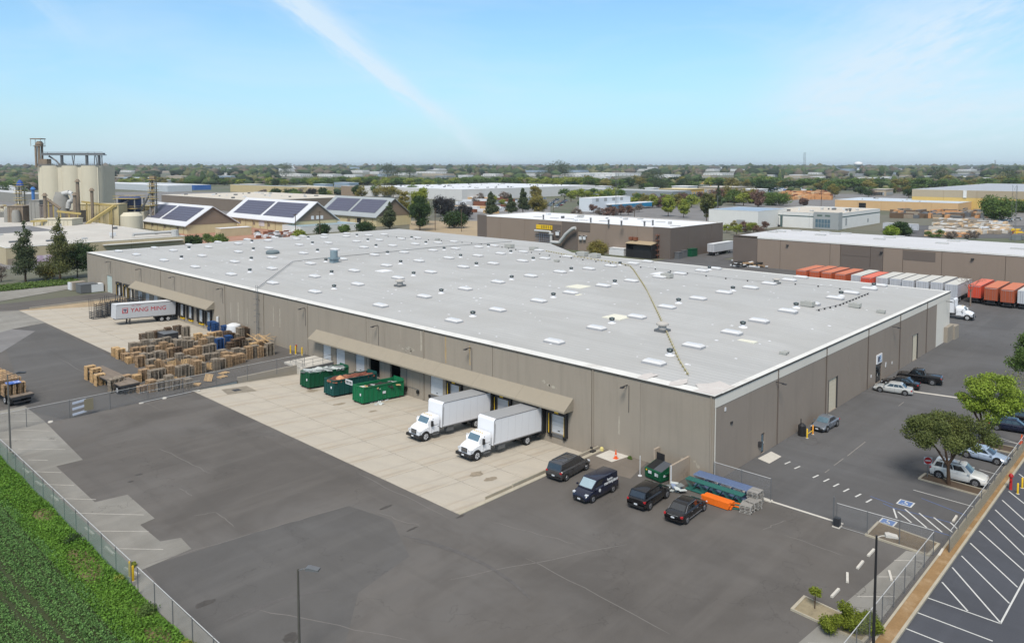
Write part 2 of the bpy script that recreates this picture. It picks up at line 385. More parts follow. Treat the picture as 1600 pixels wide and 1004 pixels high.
def copy_tree(o, parent=None, loc=None, rz=None, label=None, group=None):
    kids = [c for c in ALLKIDS(o)]
    c = o.copy(); C.objects.link(c)
    if parent is not None: c.parent = parent
    if loc is not None: c.location = loc
    if rz is not None: c.rotation_euler = (c.rotation_euler[0], c.rotation_euler[1], rz)
    if label: c['label'] = label
    if group: c['group'] = group
    for k in kids: copy_tree(k, c)
    return c
_kids = {}
def ALLKIDS(o):
    return [x for x in KIDX.get(o.name, [])] if o.name in KIDX else list(o.children)
KIDX = {}
def np_mesh(name, verts, faces, mats, matidx=None):
    me = bpy.data.meshes.new(name); nv, nf, k = len(verts), len(faces), faces.shape[1]
    me.vertices.add(nv); me.vertices.foreach_set('co', np.ascontiguousarray(verts, dtype=np.float32).ravel())
    me.loops.add(nf * k); me.loops.foreach_set('vertex_index', np.ascontiguousarray(faces, dtype=np.int32).ravel())
    me.polygons.add(nf); me.polygons.foreach_set('loop_start', np.arange(0, nf * k, k, dtype=np.int32))
    try: me.polygons.foreach_set('loop_total', np.full(nf, k, dtype=np.int32))
    except Exception: pass
    for m in (mats if isinstance(mats, (list, tuple)) else [mats]): me.materials.append(m)
    if matidx is not None: me.polygons.foreach_set('material_index', np.ascontiguousarray(matidx, dtype=np.int32))
    me.update(calc_edges=True); me.validate(); return me

# ================================================================ SETTING
AX = -21.0; DROP = 1.2
PITS = [(13.0, 65.2), (94.3, 147.0)]
def zs(x): return -DROP * (x - AX) / (-AX) if x > AX else 0.0
def sheet(name, x0, x1, y0, y1, z, m, holes=(), kind='structure', parent=None):
    xs = sorted({x0, x1, *[v for h in holes for v in h[:2] if x0 < v < x1]}); ys = sorted({y0, y1, *[v for h in holes for v in h[2:] if y0 < v < y1]})
    b = MB()
    for i in range(len(xs) - 1):
        for j in range(len(ys) - 1):
            cx, cy = (xs[i] + xs[i + 1]) / 2, (ys[j] + ys[j + 1]) / 2
            if any(h[0] < cx < h[1] and h[2] < cy < h[3] for h in holes): continue
            b.quad((xs[i], ys[j], z), (xs[i + 1], ys[j], z), (xs[i + 1], ys[j + 1], z), (xs[i], ys[j + 1], z))
    o = obj(name, b, m, parent); 
    if kind: o['kind'] = kind
    return o
def poly(name, pts, z, m, kind='structure', parent=None):
    b = MB(); b.v = [(p[0], p[1], z) for p in pts]; b.f = [tuple(range(len(pts)))]; b.m = [0]
    area = sum(pts[i][0] * pts[(i + 1) % len(pts)][1] - pts[(i + 1) % len(pts)][0] * pts[i][1] for i in range(len(pts)))
    if area < 0: b.f = [tuple(reversed(b.f[0]))]
    o = obj(name, b, m, parent)
    if kind: o['kind'] = kind
    return o
def stroke(b, p, q, wd, z, m=0):
    p = Vector((p[0], p[1], 0)); q = Vector((q[0], q[1], 0)); d = (q - p).normalized(); n = Vector((-d.y, d.x, 0)) * wd / 2
    b.quad(*[(v.x, v.y, z) for v in (p - n, q - n, q + n, p + n)], m)
def strip(b, P, wd, z, m=0):
    L_, R_ = [], []
    for i, p in enumerate(P):
        a, c_ = P[max(0, i - 1)], P[min(len(P) - 1, i + 1)]; d = Vector((c_[0] - a[0], c_[1] - a[1], 0)).normalized(); q = wd / 2 * (1 if 0 < i < len(P) - 1 else .3)
        L_.append((p[0] + d.y * q, p[1] - d.x * q, z)); R_.append((p[0] - d.y * q, p[1] + d.x * q, z))
    for i in range(len(P) - 1): b.quad(L_[i], L_[i + 1], R_[i + 1], R_[i], m)
HOLES = [(AX, 0.3, a, b) for a, b in PITS] + [(.3, 82, .3, 171.8)]
mGround = M('far_ground', D(108, 106, 92), var=.18, s1=.004, s2=.05, col2=D(84, 96, 66), s3=.006, f2=.04)
sheet('ground', -30000, 30000, -30000, 30000, -.06, mGround, HOLES)
sheet('asphalt_yard', -44.6, 75, -19.2, 158, 0.0, mYard, HOLES + [(0, 82.4, -.5, 172)] )
# newer, greyer surface on the side of the building
poly('side_lot', [(-.3, -19.2), (300, -19.2), (300, -.02), (-.3, -.02)], .004, mLot)
poly('back_lot', [(82.3, 0), (158, 0), (158, 83), (82.3, 83)], .0, mLot)
poly('back_drive', [(96, 83), (230, 83), (230, 96), (96, 96)], .0, mLot)
poly('sealed_lot', [(-45, -20.3), (300, -20.3), (300, -60), (-45, -60)], .004, mDark)
# old pavement strip along the field fence with its stepped edge
old = [(-44.6, -12), (-44.6, 74), (-38.2, 74), (-38.2, 66), (-39.1, 49.6), (-41.5, 49.7), (-41.7, 38.1), (-39.1, 37.6), (-39.3, 31.0), (-40.6, 30.7), (-40.6, 26.6), (-39.2, 26.0), (-39.4, 23.6), (-43.4, 23.2), (-43.6, -12)]
poly('old_pavement', old, .008, mOld)
poly('old_pavement', [(-44.6, 74), (-44.6, 178), (-30, 178), (-30, 152), (-21, 147), (-21, 129), (-27, 127), (-38.5, 118)], .008, mOld)
poly('old_pavement', [(-30, 158), (-30, 178), (0, 178), (0, 172), (-8, 168)], .012, mOld)
poly('old_pavement', [(-21.5, -15.6), (-1.2, -17.2), (-.6, -18.8), (-21.5, -18.8)], .008, mOld)
poly('old_pavement', [(-5.5, 13.0), (-4.6, 6.3), (0, 7.4), (0, 14.2)], .008, asphalt('asphalt_brown', D(118, 110, 101), 77, .3))
poly('patch_pavement', [(-38.5, 118), (-27, 127), (-24.5, 122), (-33, 108)], .012, mRoad)
_b = MB()
for q in ((2, 645, 52, 645), (10, 657, 62, 658), (20, 671, 78, 673), (0, 686, 88, 687), (28, 701, 102, 702), (44, 718, 75, 719), (42, 736, 96, 738), (62, 756, 116, 758), (80, 778, 150, 780), (108, 801, 225, 804), (140, 829, 232, 830), (155, 856, 255, 858)): stroke(_b, gp(*q[:2]), gp(*q[2:]), .10, .016)
for a, b_ in (((-22, -16.4), (-19.9, -18.6)), ((-17.9, -16.3), (-16.0, -18.6)), ((-14.2, -16.5), (-12.2, -18.6)), ((-10.4, -16.7), (-8.6, -18.6)), ((-6.7, -16.9), (-5.1, -18.6)), ((-3.4, -17.0), (-2.0, -18.6))): stroke(_b, a, b_, .10, .016)
obj('faded_stall_markings', _b, mPaintO)['kind'] = 'structure'
# newer seal coat with its own outline, seams and tyre scrub left in the yard
mSeal = asphalt('asphalt_seal', D(95, 93, 91), 83, .3, .12)
poly('seal_coat', [gp(*p) for p in ((226, 886), (400, 831), (545, 790), (612, 812), (640, 868), (560, 925), (520, 1080), (380, 1080))], .004, mSeal)
poly('seal_coat', [gp(*p) for p in ((0, 520), (66, 505), (300, 617), (222, 628), (100, 655), (45, 642))], .004, mSeal)
_b = MB()
for q in ((400, 831, 545, 789), (590, 800, 655, 822), (338, 800, 365, 823), (300, 806, 338, 800), (280, 762, 300, 775), (160, 640, 330, 612), (222, 884, 400, 831), (770, 815, 900, 850), (250, 700, 330, 740), (700, 905, 980, 850), (400, 950, 640, 1000), (1225, 835, 1320, 868), (1190, 828, 1228, 812), (820, 870, 1050, 990), (560, 740, 700, 808), (90, 560, 250, 640)):
    P, Q = Vector((*gp(*q[:2]), 0)), Vector((*gp(*q[2:]), 0)); n = 9
    pts = [P.lerp(Q, i / n) + Vector((rnd.gauss(0, .07), rnd.gauss(0, .07), 0)) for i in range(n + 1)]
    strip(_b, pts, .08, .0085)
obj('pavement_seam', _b, M('seam_pale', D(118, 114, 110), var=.2, s1=2))['kind'] = 'structure'
_b = MB()
for k in range(2):
    cx, cy = gp(rnd.uniform(250, 1050), rnd.uniform(700, 980)); r0_, a0_, da_ = rnd.uniform(6, 22), rnd.uniform(0, 6.28), rnd.uniform(.4, 1.1)
    for off_ in (0, 1.7):
        P = [(cx + (r0_ + off_) * (math.cos(a0_ + da_ * i / 14) - math.cos(a0_)), cy + (r0_ + off_) * (math.sin(a0_ + da_ * i / 14) - math.sin(a0_))) for i in range(15)]
        if max(p[0] for p in P) > -22 and max(p[1] for p in P) > 11: continue
        strip(_b, P, .26, .0092 + .0003 * (2 * k + (off_ > 0)))
obj('tyre_marks', _b, M('tyre_scrub', D(96, 93, 91), var=.25, s1=1.5, s2=8))['kind'] = 'structure'
# dark spots
_b = MB()
def blot(cx, cy, rx, ry, z, n=14, b=None, m=0):
    b = b or _b; k = len(b.v)
    for i in range(n):
        t = 2 * math.pi * i / n; r_ = 1 + rnd.uniform(-.28, .28)
        b.v.append((cx + rx * r_ * math.cos(t), cy + ry * r_ * math.sin(t), z))
    b.f.append(tuple(range(k, k + n))); b.m.append(m)
for px, py, a, c_ in ((320, 942, .62, .34), (454, 996, .5, .5), (217, 741, .3, .2), (204, 752, .28, .18), (603, 792, .7, .2), (644, 826, .5, .12), (700, 610 + 0, .0, .0), (720, 806, .5, .15), (1463, 506, .3, .3), (1545, 540, .5, .3)):
    if a: blot(*gp(px, py), a, c_, .014)
obj('oil_stain', _b, M('oil_dark', D(76, 72, 68), rough=.7, var=.4, s1=2, s2=9))['kind'] = 'structure'

# ---- sunken concrete dock aprons: slabs lie on the slope, one object per slab
for k, (ya, yb) in enumerate(PITS):
    b = MB(); b.quad((AX, ya, -.05), (.3, ya, -DROP - .07), (.3, yb, -DROP - .07), (AX, yb, -.05)); b.box(AX - .0, AX + .02, ya, yb, -.25, -.002)
    ap = obj('dock_apron', b, mSlabEdge); ap['kind'] = 'structure'
    nx, ny = 4, round((yb - ya) / 5.2); dx = -AX / nx; dy = (yb - ya) / ny; proto = None
    for i in range(nx):
        for j in range(ny):
            g_ = .018
            if proto is None:
                b = MB(); b.box(g_, dx - g_, g_, dy - g_, -.05, 0)
                for q in (1, 2, 5, 6):
                    p = b.v[q]; b.v[q] = (p[0], p[1], p[2] - DROP / nx)
                proto = b.mesh('slab', mSlab)
            x = AX + i * dx
            s_ = link('slab', proto, ap, (x, ya + j * dy, -DROP * i / nx + rnd.uniform(-.004, .004)))
# retaining walls and kerbs round the aprons
def retain(name, y0, y1, x0=AX, x1=0.0, top=.15, m=mConc, lab=''):
    b = MB(); b.v = []
    k = 0
    for x in (x0, x1):
        b.v += [(x, y0, zs(x) - .1), (x, y1, zs(x) - .1), (x, y1, top), (x, y0, top)]
    b.f = [(0, 3, 2, 1), (4, 5, 6, 7), (0, 1, 5, 4), (1, 2, 6, 5), (2, 3, 7, 6), (3, 0, 4, 7)]; b.m = [0] * 6
    return tagp(obj(name, b, m), lab, 'retaining wall')
retain('retaining_wall', 65.2, 65.55, -14.5, -5.3, .42, lab='low concrete retaining wall between the pallet yard and the dock apron with the green dumpsters')
retain('kerb', 12.55, 13.0, -21, -.2, .06, mCurb, 'concrete kerb sloping down beside the box trucks to the warehouse wall')
b = MB(); b.box(-13.5, -.2, 13.35, 13.5, -.5, .16); b.box(-17, -.2, 13.5, 13.55, -.9, .02); tagp(obj('kerb', b, mCurb), 'second low kerb between the dark minivan and the box trucks, parallel to the apron edge', 'kerb')
b = MB()   # earth and concrete ramp at the far end of the far apron
b.v = [(AX, 147, 0.01), (.2, 147, .01), (.2, 144.2, -DROP), (AX, 146.2, 0)]; b.f = [(0, 3, 2, 1)]; b.m = [0]
b.box(-19, 0, 147.0, 147.35, -.2, .30, 1)
tagp(obj('retaining_wall', b, [M('earth_ramp', D(168, 150, 124), var=.25, s1=.4), mConc]), 'low tan retaining wall at the far end of the far dock apron', 'retaining wall')
b = MB()
b.box(-5.3, -.02, 63.6, 65.5, -1.35, .28); b.box(-5.3, -.02, 65.5, 68.8, -.3, .28)
pl = thing('dock_platform', 'raised concrete platform with rails beside the first dock doors and yellow bollards', 'platform', loc=(0, 0, 0))
obj('platform_slab', b, mConcL, pl); b = MB(); b.box(-5.32, -.02, 63.55, 63.6, -1.35, .2); 
for i in range(22): b.box(-5.3 + i * .24, -5.26 + i * .24, 63.48, 63.55, -1.3, .2)
obj('corrugated_skirt', b, mGalvD, pl); b = MB()
for x in (-5.2, -3.5, -1.8, -.2): b.cyl((x, 63.7, .28), (x, 63.7, 1.35), .03, n=6)
for z in (.8, 1.35): b.cyl((-5.2, 63.7, z), (-.2, 63.7, z), .03, n=6)
for y in (65.6, 67.2): b.cyl((-5.2, y, .28), (-5.2, y, 1.35), .03, n=6)
for z in (.8, 1.35): b.cyl((-5.2, 63.7, z), (-5.2, 67.2, z), .03, n=6)
obj('guard_rail', b, mGalvD, pl)
# drain square in the apron
_b = MB(); 
xa, ya = -16.4, 61.9
_b.quad((xa - 1.9, ya - 1.3, zs(xa - 1.9) + .02), (xa + 1.9, ya - 1.9, zs(xa + 1.9) + .02), (xa + 2.1, ya + 1.3, zs(xa + 2.1) + .02), (xa - 1.4, ya + 1.5, zs(xa - 1.4) + .02))
_b.quad((xa - .5, ya - .5, zs(xa - .5) + .035), (xa + .5, ya - .5, zs(xa + .5) + .035), (xa + .5, ya + .5, zs(xa + .5) + .035), (xa - .5, ya + .5, zs(xa - .5) + .035), 1)
obj('drain_patch', _b, [M('patch_concrete', D(142, 134, 120), var=.3, s1=1), mSteelD])['kind'] = 'structure'
_b = MB()
for px, py, a, c_ in ((168, 518, 1.2, .25), (582, 638, .6, .3), (745, 739, .8, .5), (766, 747, .8, .45), (815, 585, .0, 0), (530, 628, .8, .4), (488, 607, .9, .6)):
    if a:
        x, y = gp(px, py, -.4); blot(x, y, a, c_, zs(x) + .016)
for v in range(len(_b.v)): x, y, z = _b.v[v]; _b.v[v] = (x, y, zs(x) + .012)
obj('oil_stain', _b, M('oil_brown', D(150, 138, 120), rough=.8, var=.35, s1=1.5, s2=6))['kind'] = 'structure'

# ---- kerb strip and sealed lot markings
b = MB(); b.box(-46, 44, -20.15, -19.35, -.05, .10); b.box(44, 60, -20.15, -19.35, -.05, .10)
obj('planting_strip', b, mMulch)['kind'] = 'structure'
b = MB(); b.box(-46, 60, -20.33, -20.15, -.05, .15); b.box(-46, 60, -19.35, -19.2, -.05, .13); obj('kerb_line', b, mCurb)['kind'] = 'structure'
_b = MB()
def pxs(b, x0, y0, x1, y1, wd=.11, z=.016, m=0): stroke(b, gp(x0, y0), gp(x1, y1), wd, z, m)
for q in ((1413, 953, 1562, 975 + 27 - 26), (1432, 956, 1551, 1001), (1449.5, 933.5, 1564, 974), (1472, 909, 1512, 954), (1488, 886, 1563, 972), (1502.5, 868, 1577, 942), (1516, 848, 1590, 917), (1530, 829, 1612, 902), (1544.5, 812, 1640, 905), (1555, 796, 1650, 885), (1566, 781, 1660, 866), (1576, 767, 1680, 850), (1592, 740, 1700, 822), (1563, 974, 1622, 865), (1414.5, 981, 1480, 1007)):
    pxs(_b, *q)
_b.v = _b.v[8:]; _b.f = [tuple(i - 8 for i in f) for f in _b.f[2:]]; _b.m = _b.m[2:]
pxs(_b, 1432, 956, 1551, 1001)
obj('chevron_markings', _b, mPaint)['kind'] = 'structure'
_b = MB()
for q in ((1427, 765, 1524, 792), (1530, 733, 1562, 742), (1534, 751, 1552, 756), (1520, 656 + 14, 1594, 694), (1540, 682, 1594, 694), (1560, 665, 1610, 680)): pxs(_b, *q, .1)
for q in ((1396, 794, 1401, 809), (1403, 799, 1424, 816), (1414, 795, 1448, 824), (1436, 801, 1472, 831), (1459, 808, 1488, 831), (1485, 816, 1496, 826)): pxs(_b, *q, .13)
for x, y in ((9.5, -3.0), (9.0, -4.2), (8.1, -6.4), (7.9, -7.5), (7.4, -8.6), (6.9, -9.7), (6.5, -10.9), (6.0, -12.0)): stroke(_b, (x - .45, y + .05), (x + .55, y - .1), .16, .016)
for q in ((1289, 738, 1296, 733), (1303, 727, 1318, 716), (1324, 712, 1352, 690), (1404, 634, 1412, 628)): pxs(_b, *q, .09, .016, 2)
obj('stall_markings', _b, [mPaint, mPaintO, M('paint_worn', D(142, 138, 132), var=.25, s1=2)])['kind'] = 'structure'
_b = MB()
for q in ((1396, 793, 1486, 816), (1380, 786, 1400, 795), (1424, 818, 1496, 840), (1360, 775, 1396, 788), (1440, 778, 1510, 805)): pxs(_b, *q, .1, .012)
obj('blue_markings', _b, mBluep)['kind'] = 'structure'
# accessible parking emblems: blue square, white border and wheelchair sign
for (px, py) in ((1387, 815.5), (1415, 786)):
    x, y = gp(px, py); b = MB()
    b.box(x - .62, x + .62, y - .62, y + .62, .012, .018, 0); b.box(x - .5, x + .5, y - .5, y + .5, .018, .024, 1)
    z = .03
    for i in range(10):
        t0 = R(120 + 24 * i); t1 = R(120 + 24 * (i + 1))
        stroke(b, (x - .12 + .22 * math.cos(t0), y + .05 + .22 * math.sin(t0)), (x - .12 + .22 * math.cos(t1), y + .05 + .22 * math.sin(t1)), .07, z, 0)
    stroke(b, (x + .3, y + .08), (x, y + .08), .08, z, 0); stroke(b, (x, y + .08), (x - .02, y - .15), .08, z + .004, 0); stroke(b, (x - .02, y - .15), (x - .3, y - .2), .08, z + .008, 0); b.box(x + .34, x + .44, y + .02, y + .13, z, z + .002, 0)
    obj('parking_emblem', b, [mPaint, mBlueD])['kind'] = 'structure'
stp = MB(); 
stroke(stp, (44.4, -3.2), (45.8, -10.4), .55, .016); obj('trench_drain', stp, mConcL)['kind'] = 'structure'
b = MB(); b.box(-.2, .05, -12.0, -5.6, .0, .03); b.box(-.35, .1, -5.8, 0, 0, .1); obj('gate_track', b, mConcL)['kind'] = 'structure'
poly('concrete_pad', [(-2.3, 12.2), (-2.5, 10.0), (0, 9.6), (0, 12.1)], .016, mConcL)
poly('concrete_pad', [gp(1184, 716), gp(1202, 724), gp(1221, 713), gp(1205, 705)], .02, mConcL)

# ================================================================ WAREHOUSE
WX, WD, WH = 82.2, 172.0, 8.42
wh = thing('warehouse', 'huge tan and brown tilt-up warehouse with a pale grey roof filling the photo', 'warehouse')
def rz_(x, y):
    a = 1.06 * max(0.0, 1 - abs(x - 41) / 41)
    return 8.30 + a * min(1.0, max(0, y) / 11) * min(1.0, max(0, WD - y) / 9)
# roof membrane
nx, ny = 42, 87
xs = np.linspace(0.02, WX - .02, nx); ys = np.linspace(.02, WD - .02, ny)
V = np.array([(x, y, rz_(x, y)) for x in xs for y in ys]); F = np.array([(i * ny + j, (i + 1) * ny + j, (i + 1) * ny + j + 1, i * ny + j + 1) for i in range(nx - 1) for j in range(ny - 1)])
o = link('roof', np_mesh('roof', V, F, mRoof), wh)
b = MB(); b.prism([(WX, 83), (96.4, 103), (97.8, WD), (WX, WD)], 8.0, 8.305, 'z'); obj('roof', b, mRoof, wh)
# light coated strip along the eaves and the dark drip edge
b = MB(); b.box(-.06, 1.35, 0, WD, 8.331, 8.37); b.box(1.35, WX, -.06, .6, 8.331, 8.36); b.box(WX - .7, WX, .75, 83, 8.28, 8.35); b.box(1.35, WX, WD - .7, WD, 8.28, 8.35)
obj('roof_edge', b, mRoofEdge, wh)
for px, py, a, c_, in ((1010, 588, 2.6, .7), (1060, 597, 2.6, .6), (1128, 606, 3.2, 2.6), (1100, 612, 2.2, 1.2)):
    x, y = gp(px, py, 8.4)
    _b = MB(); blot(x, y, a * .6, c_, 8.37, b=_b)
    _b.v = [(max(v[0], .12), max(v[1], .12), rz_(max(v[0], .12), max(v[1], .12)) + .09) for v in _b.v]
    obj('roof_patch', _b, M('roof_patch_pink', D(204, 198, 193), var=.08, s1=.6, s2=4, col2=D(214, 212, 207), s3=.5), wh)
def rpatch(px, py, sx, sy, m, nm='roof_patch', skew=0):
    x, y = gp(px, py, 8.9); z = rz_(x, y) + .06; b = MB(); b.box(x - sx, x + sx, y - sy, y + sy, z - .25, z); obj(nm, b, m, wh)
mPatch = M('roof_patch_cream', D(226, 224, 208), var=.06)
rpatch(964, 495, 1.5, 1.5, mPatch); rpatch(904, 451, 1.6, 1.6, mPatch); rpatch(900, 462, .6, .9, mPatch); rpatch(1168, 530, .5, 1.1, mPatch); rpatch(600, 424, 1.3, 1.3, mRoofW); rpatch(1035, 427, 1.8, 1.8, mRoofW)
# small white mastic dots on the membrane
b = MB()
for i in range(260):
    x, y = rnd.uniform(2, 80), rnd.uniform(2, 168); z = rz_(x, y) + .03; s_ = rnd.uniform(.07, .2); b.box(x - s_, x + s_, y - s_, y + s_, z - .1, z)
obj('mastic_dots', b, mRoofW, wh)['kind'] = 'stuff'
# skylights on their regular grid
sx_ = [5.7, 14.6, 23.4, 31.6, 40.0, 48.8, 57.6, 65.4, 73.2, 79.3]
sy_ = [10.4, 24.6, 42.7, 59.3, 77.6, 91.6, 107.5, 123.5, 139.5, 155.5, 167.0]
mSky = M('skylight_dome', D(214, 214, 214), rough=.3, var=.05, s1=.5); mSkyK = M('skylight_curb', D(170, 171, 174), rough=.6)
def skl():
    b = MB(); hx, hy = .62, 1.25
    b.box(-hx, hx, -hy, hy, -.1, .24, 1)
    r0 = [(-hx + .02, -hy + .02, .24), (hx - .02, -hy + .02, .24), (hx - .02, hy - .02, .24), (-hx + .02, hy - .02, .24)]; r1 = [(-hx * .55, -hy * .75, .47), (hx * .55, -hy * .75, .47), (hx * .55, hy * .75, .47), (-hx * .55, hy * .75, .47)]
    b.loft([r0, r1], 0)
    for sx in (-1, 1):
        for sy in (-1, 1):
            x, y = sx * (hx + .35), sy * (hy + .35)
    return b.mesh('skylight', [mSky, mSkyK])
skm = skl()
b = MB(); b.cyl((0, 0, -.05), (0, 0, .16), .42, .38, 12); pm_ = None
tb = MB(); tb.lathe([(.30, -.1), (.30, .28), (.20, .32)], n=14, m=0); tb.lathe([(.18, .30), (.34, .42), (.38, .56), (.30, .70), (.12, .78)], n=14, m=1)
for i in range(14):
    t = 2 * math.pi * i / 14; c_, s_ = math.cos(t), math.sin(t)
    tb.box(.33, .37, -.015, .05, .42, .70, 2); tb.xf(Matrix.Rotation(t, 4, 'Z'), len(tb.v) - 8)
tb.lathe([(.62, -.08), (.55, .02), (.3, .08)], n=14, m=0)
mTurb = M('turbine_metal', D(96, 108, 110), rough=.3, metal=.5, var=.2, s1=5)
turm = tb.mesh('turbine_vent', [mRoofW, mTurb, mSteelD], 40)
for i, x in enumerate(sx_):
    for j, y in enumerate(sy_):
        if (i, j) in ((9, 10),): continue
        yy = y + (i % 2) * .3
        link('skylight', skm, wh, (x, yy, rz_(x, yy)), (0, 0, 0))
        if (i + j) % 2 == 0 and j < 10 and i < 9:
            q = x + 4.2, yy + 0.6
            link('turbine_vent', turm, wh, (q[0], q[1] + 0, rz_(q[0], q[1])))
# bigger exhaust fans and kit
def fan(px, py, s=1.0, m=mGalvD):
    x, y = gp(px, py, 8.9); z = rz_(x, y); b = MB()
    b.box(-.9 * s, .9 * s, -.9 * s, .9 * s, -.2, .35 * s, 1); b.lathe([(.62 * s, .35 * s), (.62 * s, .95 * s), (.95 * s, 1.0 * s), (.95 * s, 1.25 * s), (.5 * s, 1.45 * s)], n=16, m=0)
    obj('exhaust_fan', b, [M('fan_grey', D(186, 182, 176), var=.1), m], wh, (x, y, z), smooth=40)
fan(1035, 516, .85); fan(625, 446, .85); fan(1213, 441, .7)
x, y = gp(522, 411, 8.9); b = MB(); b.box(-.7, .7, -.7, .7, -.2, .8); b.box(-.95, .95, -.95, .95, .8, 1.1); b.cyl((0, 0, 1.1), (0, 0, 2.6), .8, n=14); obj('exhaust_stack', b, M('stack_bluegrey', D(130, 148, 156), rough=.5, var=.1), wh, (x, y, rz_(x, y)), smooth=40)
x, y = gp(426, 397, 8.9); b = MB(); b.lathe([(1.5, -.1), (1.6, .5), (1.2, .8)], n=20); obj('round_vent', b, M('stack_bluegrey2', D(110, 122, 126), rough=.5, var=.1), wh, (x, y, rz_(x, y)), smooth=40)
for px, py, s in ((1042, 434, .9), (1262, 481, .8), (1336, 478, .7), (1377, 484, .5), (838, 379, 1.0), (846, 386, .9), (910, 397, 1.1), (930, 399, 1.0), (1226, 547, .35), (1228, 545, .3), (930, 463, .0), (688, 372, .6), (870, 408, .5)):
    if not s: continue
    x, y = gp(px, py, 8.9); y = max(y, 2); x = min(x, 80); z = rz_(x, y); b = MB(); b.box(-.8 * s, .8 * s, -1.1 * s, 1.1 * s, .12, .95 * s); b.box(-.7 * s, -.5 * s, -1.0 * s, 1.0 * s, -.1, .12); b.box(.5 * s, .7 * s, -1.0 * s, 1.0 * s, -.1, .12); b.cyl((0, 0, .9 * s), (0, 0, 1.05 * s), .45 * s, n=12)
    obj('roof_unit', b, M('roof_unit_grey', D(176, 176, 170), rough=.6, var=.1), wh, (x, y, z))
# yellow gas line on its blocks, dark conduit, block line
def run(pts, r, m, name, blocks=None, bm=None, step=1.2):
    b = MB(); P = []
    for px, py in pts:
        x, y = gp(px, py, 8.8); z = rz_(x, y)
        for _ in range(3): x, y = gp(px, py, z + .25); z = rz_(x, y)
        P.append((x, y, z + .25))
    b.tube(P, r, 6, 0)
    if blocks:
        for i in range(len(P) - 1):
            a, c_ = Vector(P[i]), Vector(P[i + 1]); n = max(1, int((c_ - a).length / step))
            for k in range(n):
                q = a.lerp(c_, (k + .5) / n); b.box(q.x - .10, q.x + .10, q.y - .10, q.y + .10, q.z - .4, q.z - .02, 1)
    return obj(name, b, [m, bm or m], wh)
mGas = M('gas_pipe_yellow', D(196, 188, 150), rough=.6, var=.15)
run([(1076, 584), (1062, 562), (1044, 522), (1027, 485), (1008, 447), (990, 420), (984, 414), (960, 409), (900, 400), (852, 391)], .05, mGas, 'gas_pipe', True, M('pipe_block', D(160, 150, 116)))
run([(403, 449), (457, 408.5), (520, 401.5), (600, 394), (680, 386), (750, 381), (800, 377)], .06, mGalvD, 'conduit')
run([(1275, 484), (1310, 476), (1358, 457)], .03, mSteelD, 'block_line', True, mSteelD, 1.5)
run([(600, 368), (640, 372), (700, 376), (760, 381), (800, 388), (850, 397), (920, 406), (990, 415), (1060, 424), (1150, 436), (1262, 444), (1330, 452)], .02, mGalvD, 'block_line', True, mSteelD, 3.4)
b = MB()
_x, _y = 0.6, 86.2
for dx in (-.3, .3): b.cyl((-.35, 86.1 + dx, .6), (-.35, 86.1 + dx, 9.5), .035, n=6)
for k in range(28): b.cyl((-.35, 85.8, .9 + k * .3), (-.35, 86.4, .9 + k * .3), .02, n=5)
for z in (2, 4.5, 7): b.box(-.35, 0, 85.78, 85.84, z, z + .06); b.box(-.35, 0, 86.36, 86.42, z, z + .06)
for z in (3.2, 4.2, 5.2, 6.2, 7.2, 8.2):
    for i in range(6):
        t0, t1 = R(180 / 6 * i), R(180 / 6 * (i + 1)); b.cyl((-.35 - .65 * math.sin(t0), 86.1 + .38 * math.cos(t0), z), (-.35 - .65 * math.sin(t1), 86.1 + .38 * math.cos(t1), z), .022, n=5)
obj('roof_ladder', b, mGalvD, wh)

# ---- wall panels
def wall_boxes(b, a0, a1, z0, z1, holes, axis, t0, t1, m=0):
    """wall between a0..a1 (along) and z0..z1 with rectangular holes; thickness t0..t1 on the other axis"""
    As = sorted({a0, a1, *[v for h in holes for v in h[:2] if a0 < v < a1]}); Zs = sorted({z0, z1, *[v for h in holes for v in h[2:] if z0 < v < z1]})
    for i in range(len(As) - 1):
        run_ = None
        for j in range(len(Zs) - 1):
            c_ = ((As[i] + As[i + 1]) / 2, (Zs[j] + Zs[j + 1]) / 2); solid = not any(h[0] < c_[0] < h[1] and h[2] < c_[1] < h[3] for h in holes)
            if solid:
                if run_ is None: run_ = Zs[j]
            if (not solid or j == len(Zs) - 2) and run_ is not None:
                top = Zs[j + 1] if solid else Zs[j]
                if axis == 'y': b.box(t0, t1, As[i], As[i + 1], run_, top, m)
                else: b.box(As[i], As[i + 1], t0, t1, run_, top, m)
                run_ = None
# openings on the dock side: y0, y1, z0, z1, type
DOCK = [(18.15, 20.15, 0, 2.2, 'seal'), (21.35, 23.45, 0, 2.6, 'trk'), (26.65, 28.75, 0, 2.2, 'seal'), (29.45, 31.6, 0, 2.6, 'trk'), (35.2, 37.2, 0, 2.2, 'seal'), (38.6, 41.1, 0, 2.75, 'plain'),
        (47.3, 49.6, -.1, 2.75, 'open'), (52.0, 54.5, -.1, 2.75, 'open'), (55.7, 57.9, -.1, 2.75, 'plain'), (60.6, 62.95, -.1, 2.75, 'plain'), (64.3, 66.5, -.1, 2.75, 'plain'),
        (104.35, 106.25, 0, 2.3, 'ysl'), (107.6, 109.6, 0, 2.3, 'ysl'), (112.3, 114.2, 0, 2.3, 'ysl'), (116.1, 118.0, 0, 2.3, 'ysl'), (119.6, 121.9, 0, 2.6, 'trk'), (124.6, 126.8, 0, 2.7, 'open'), (129.2, 131.4, 0, 2.7, 'plain'), (133.6, 135.8, 0, 2.7, 'plain'), (137.6, 139.9, 0, 2.7, 'plain'),
        (142.6, 144.6, 0, 2.5, 'seal'), (145.6, 147.3, 0, 2.5, 'seal'), (149.6, 151.6, 0, 2.5, 'seal'), (155.3, 158.7, .0, 4.0, 'tall')]
holes = [d[:4] for d in DOCK]
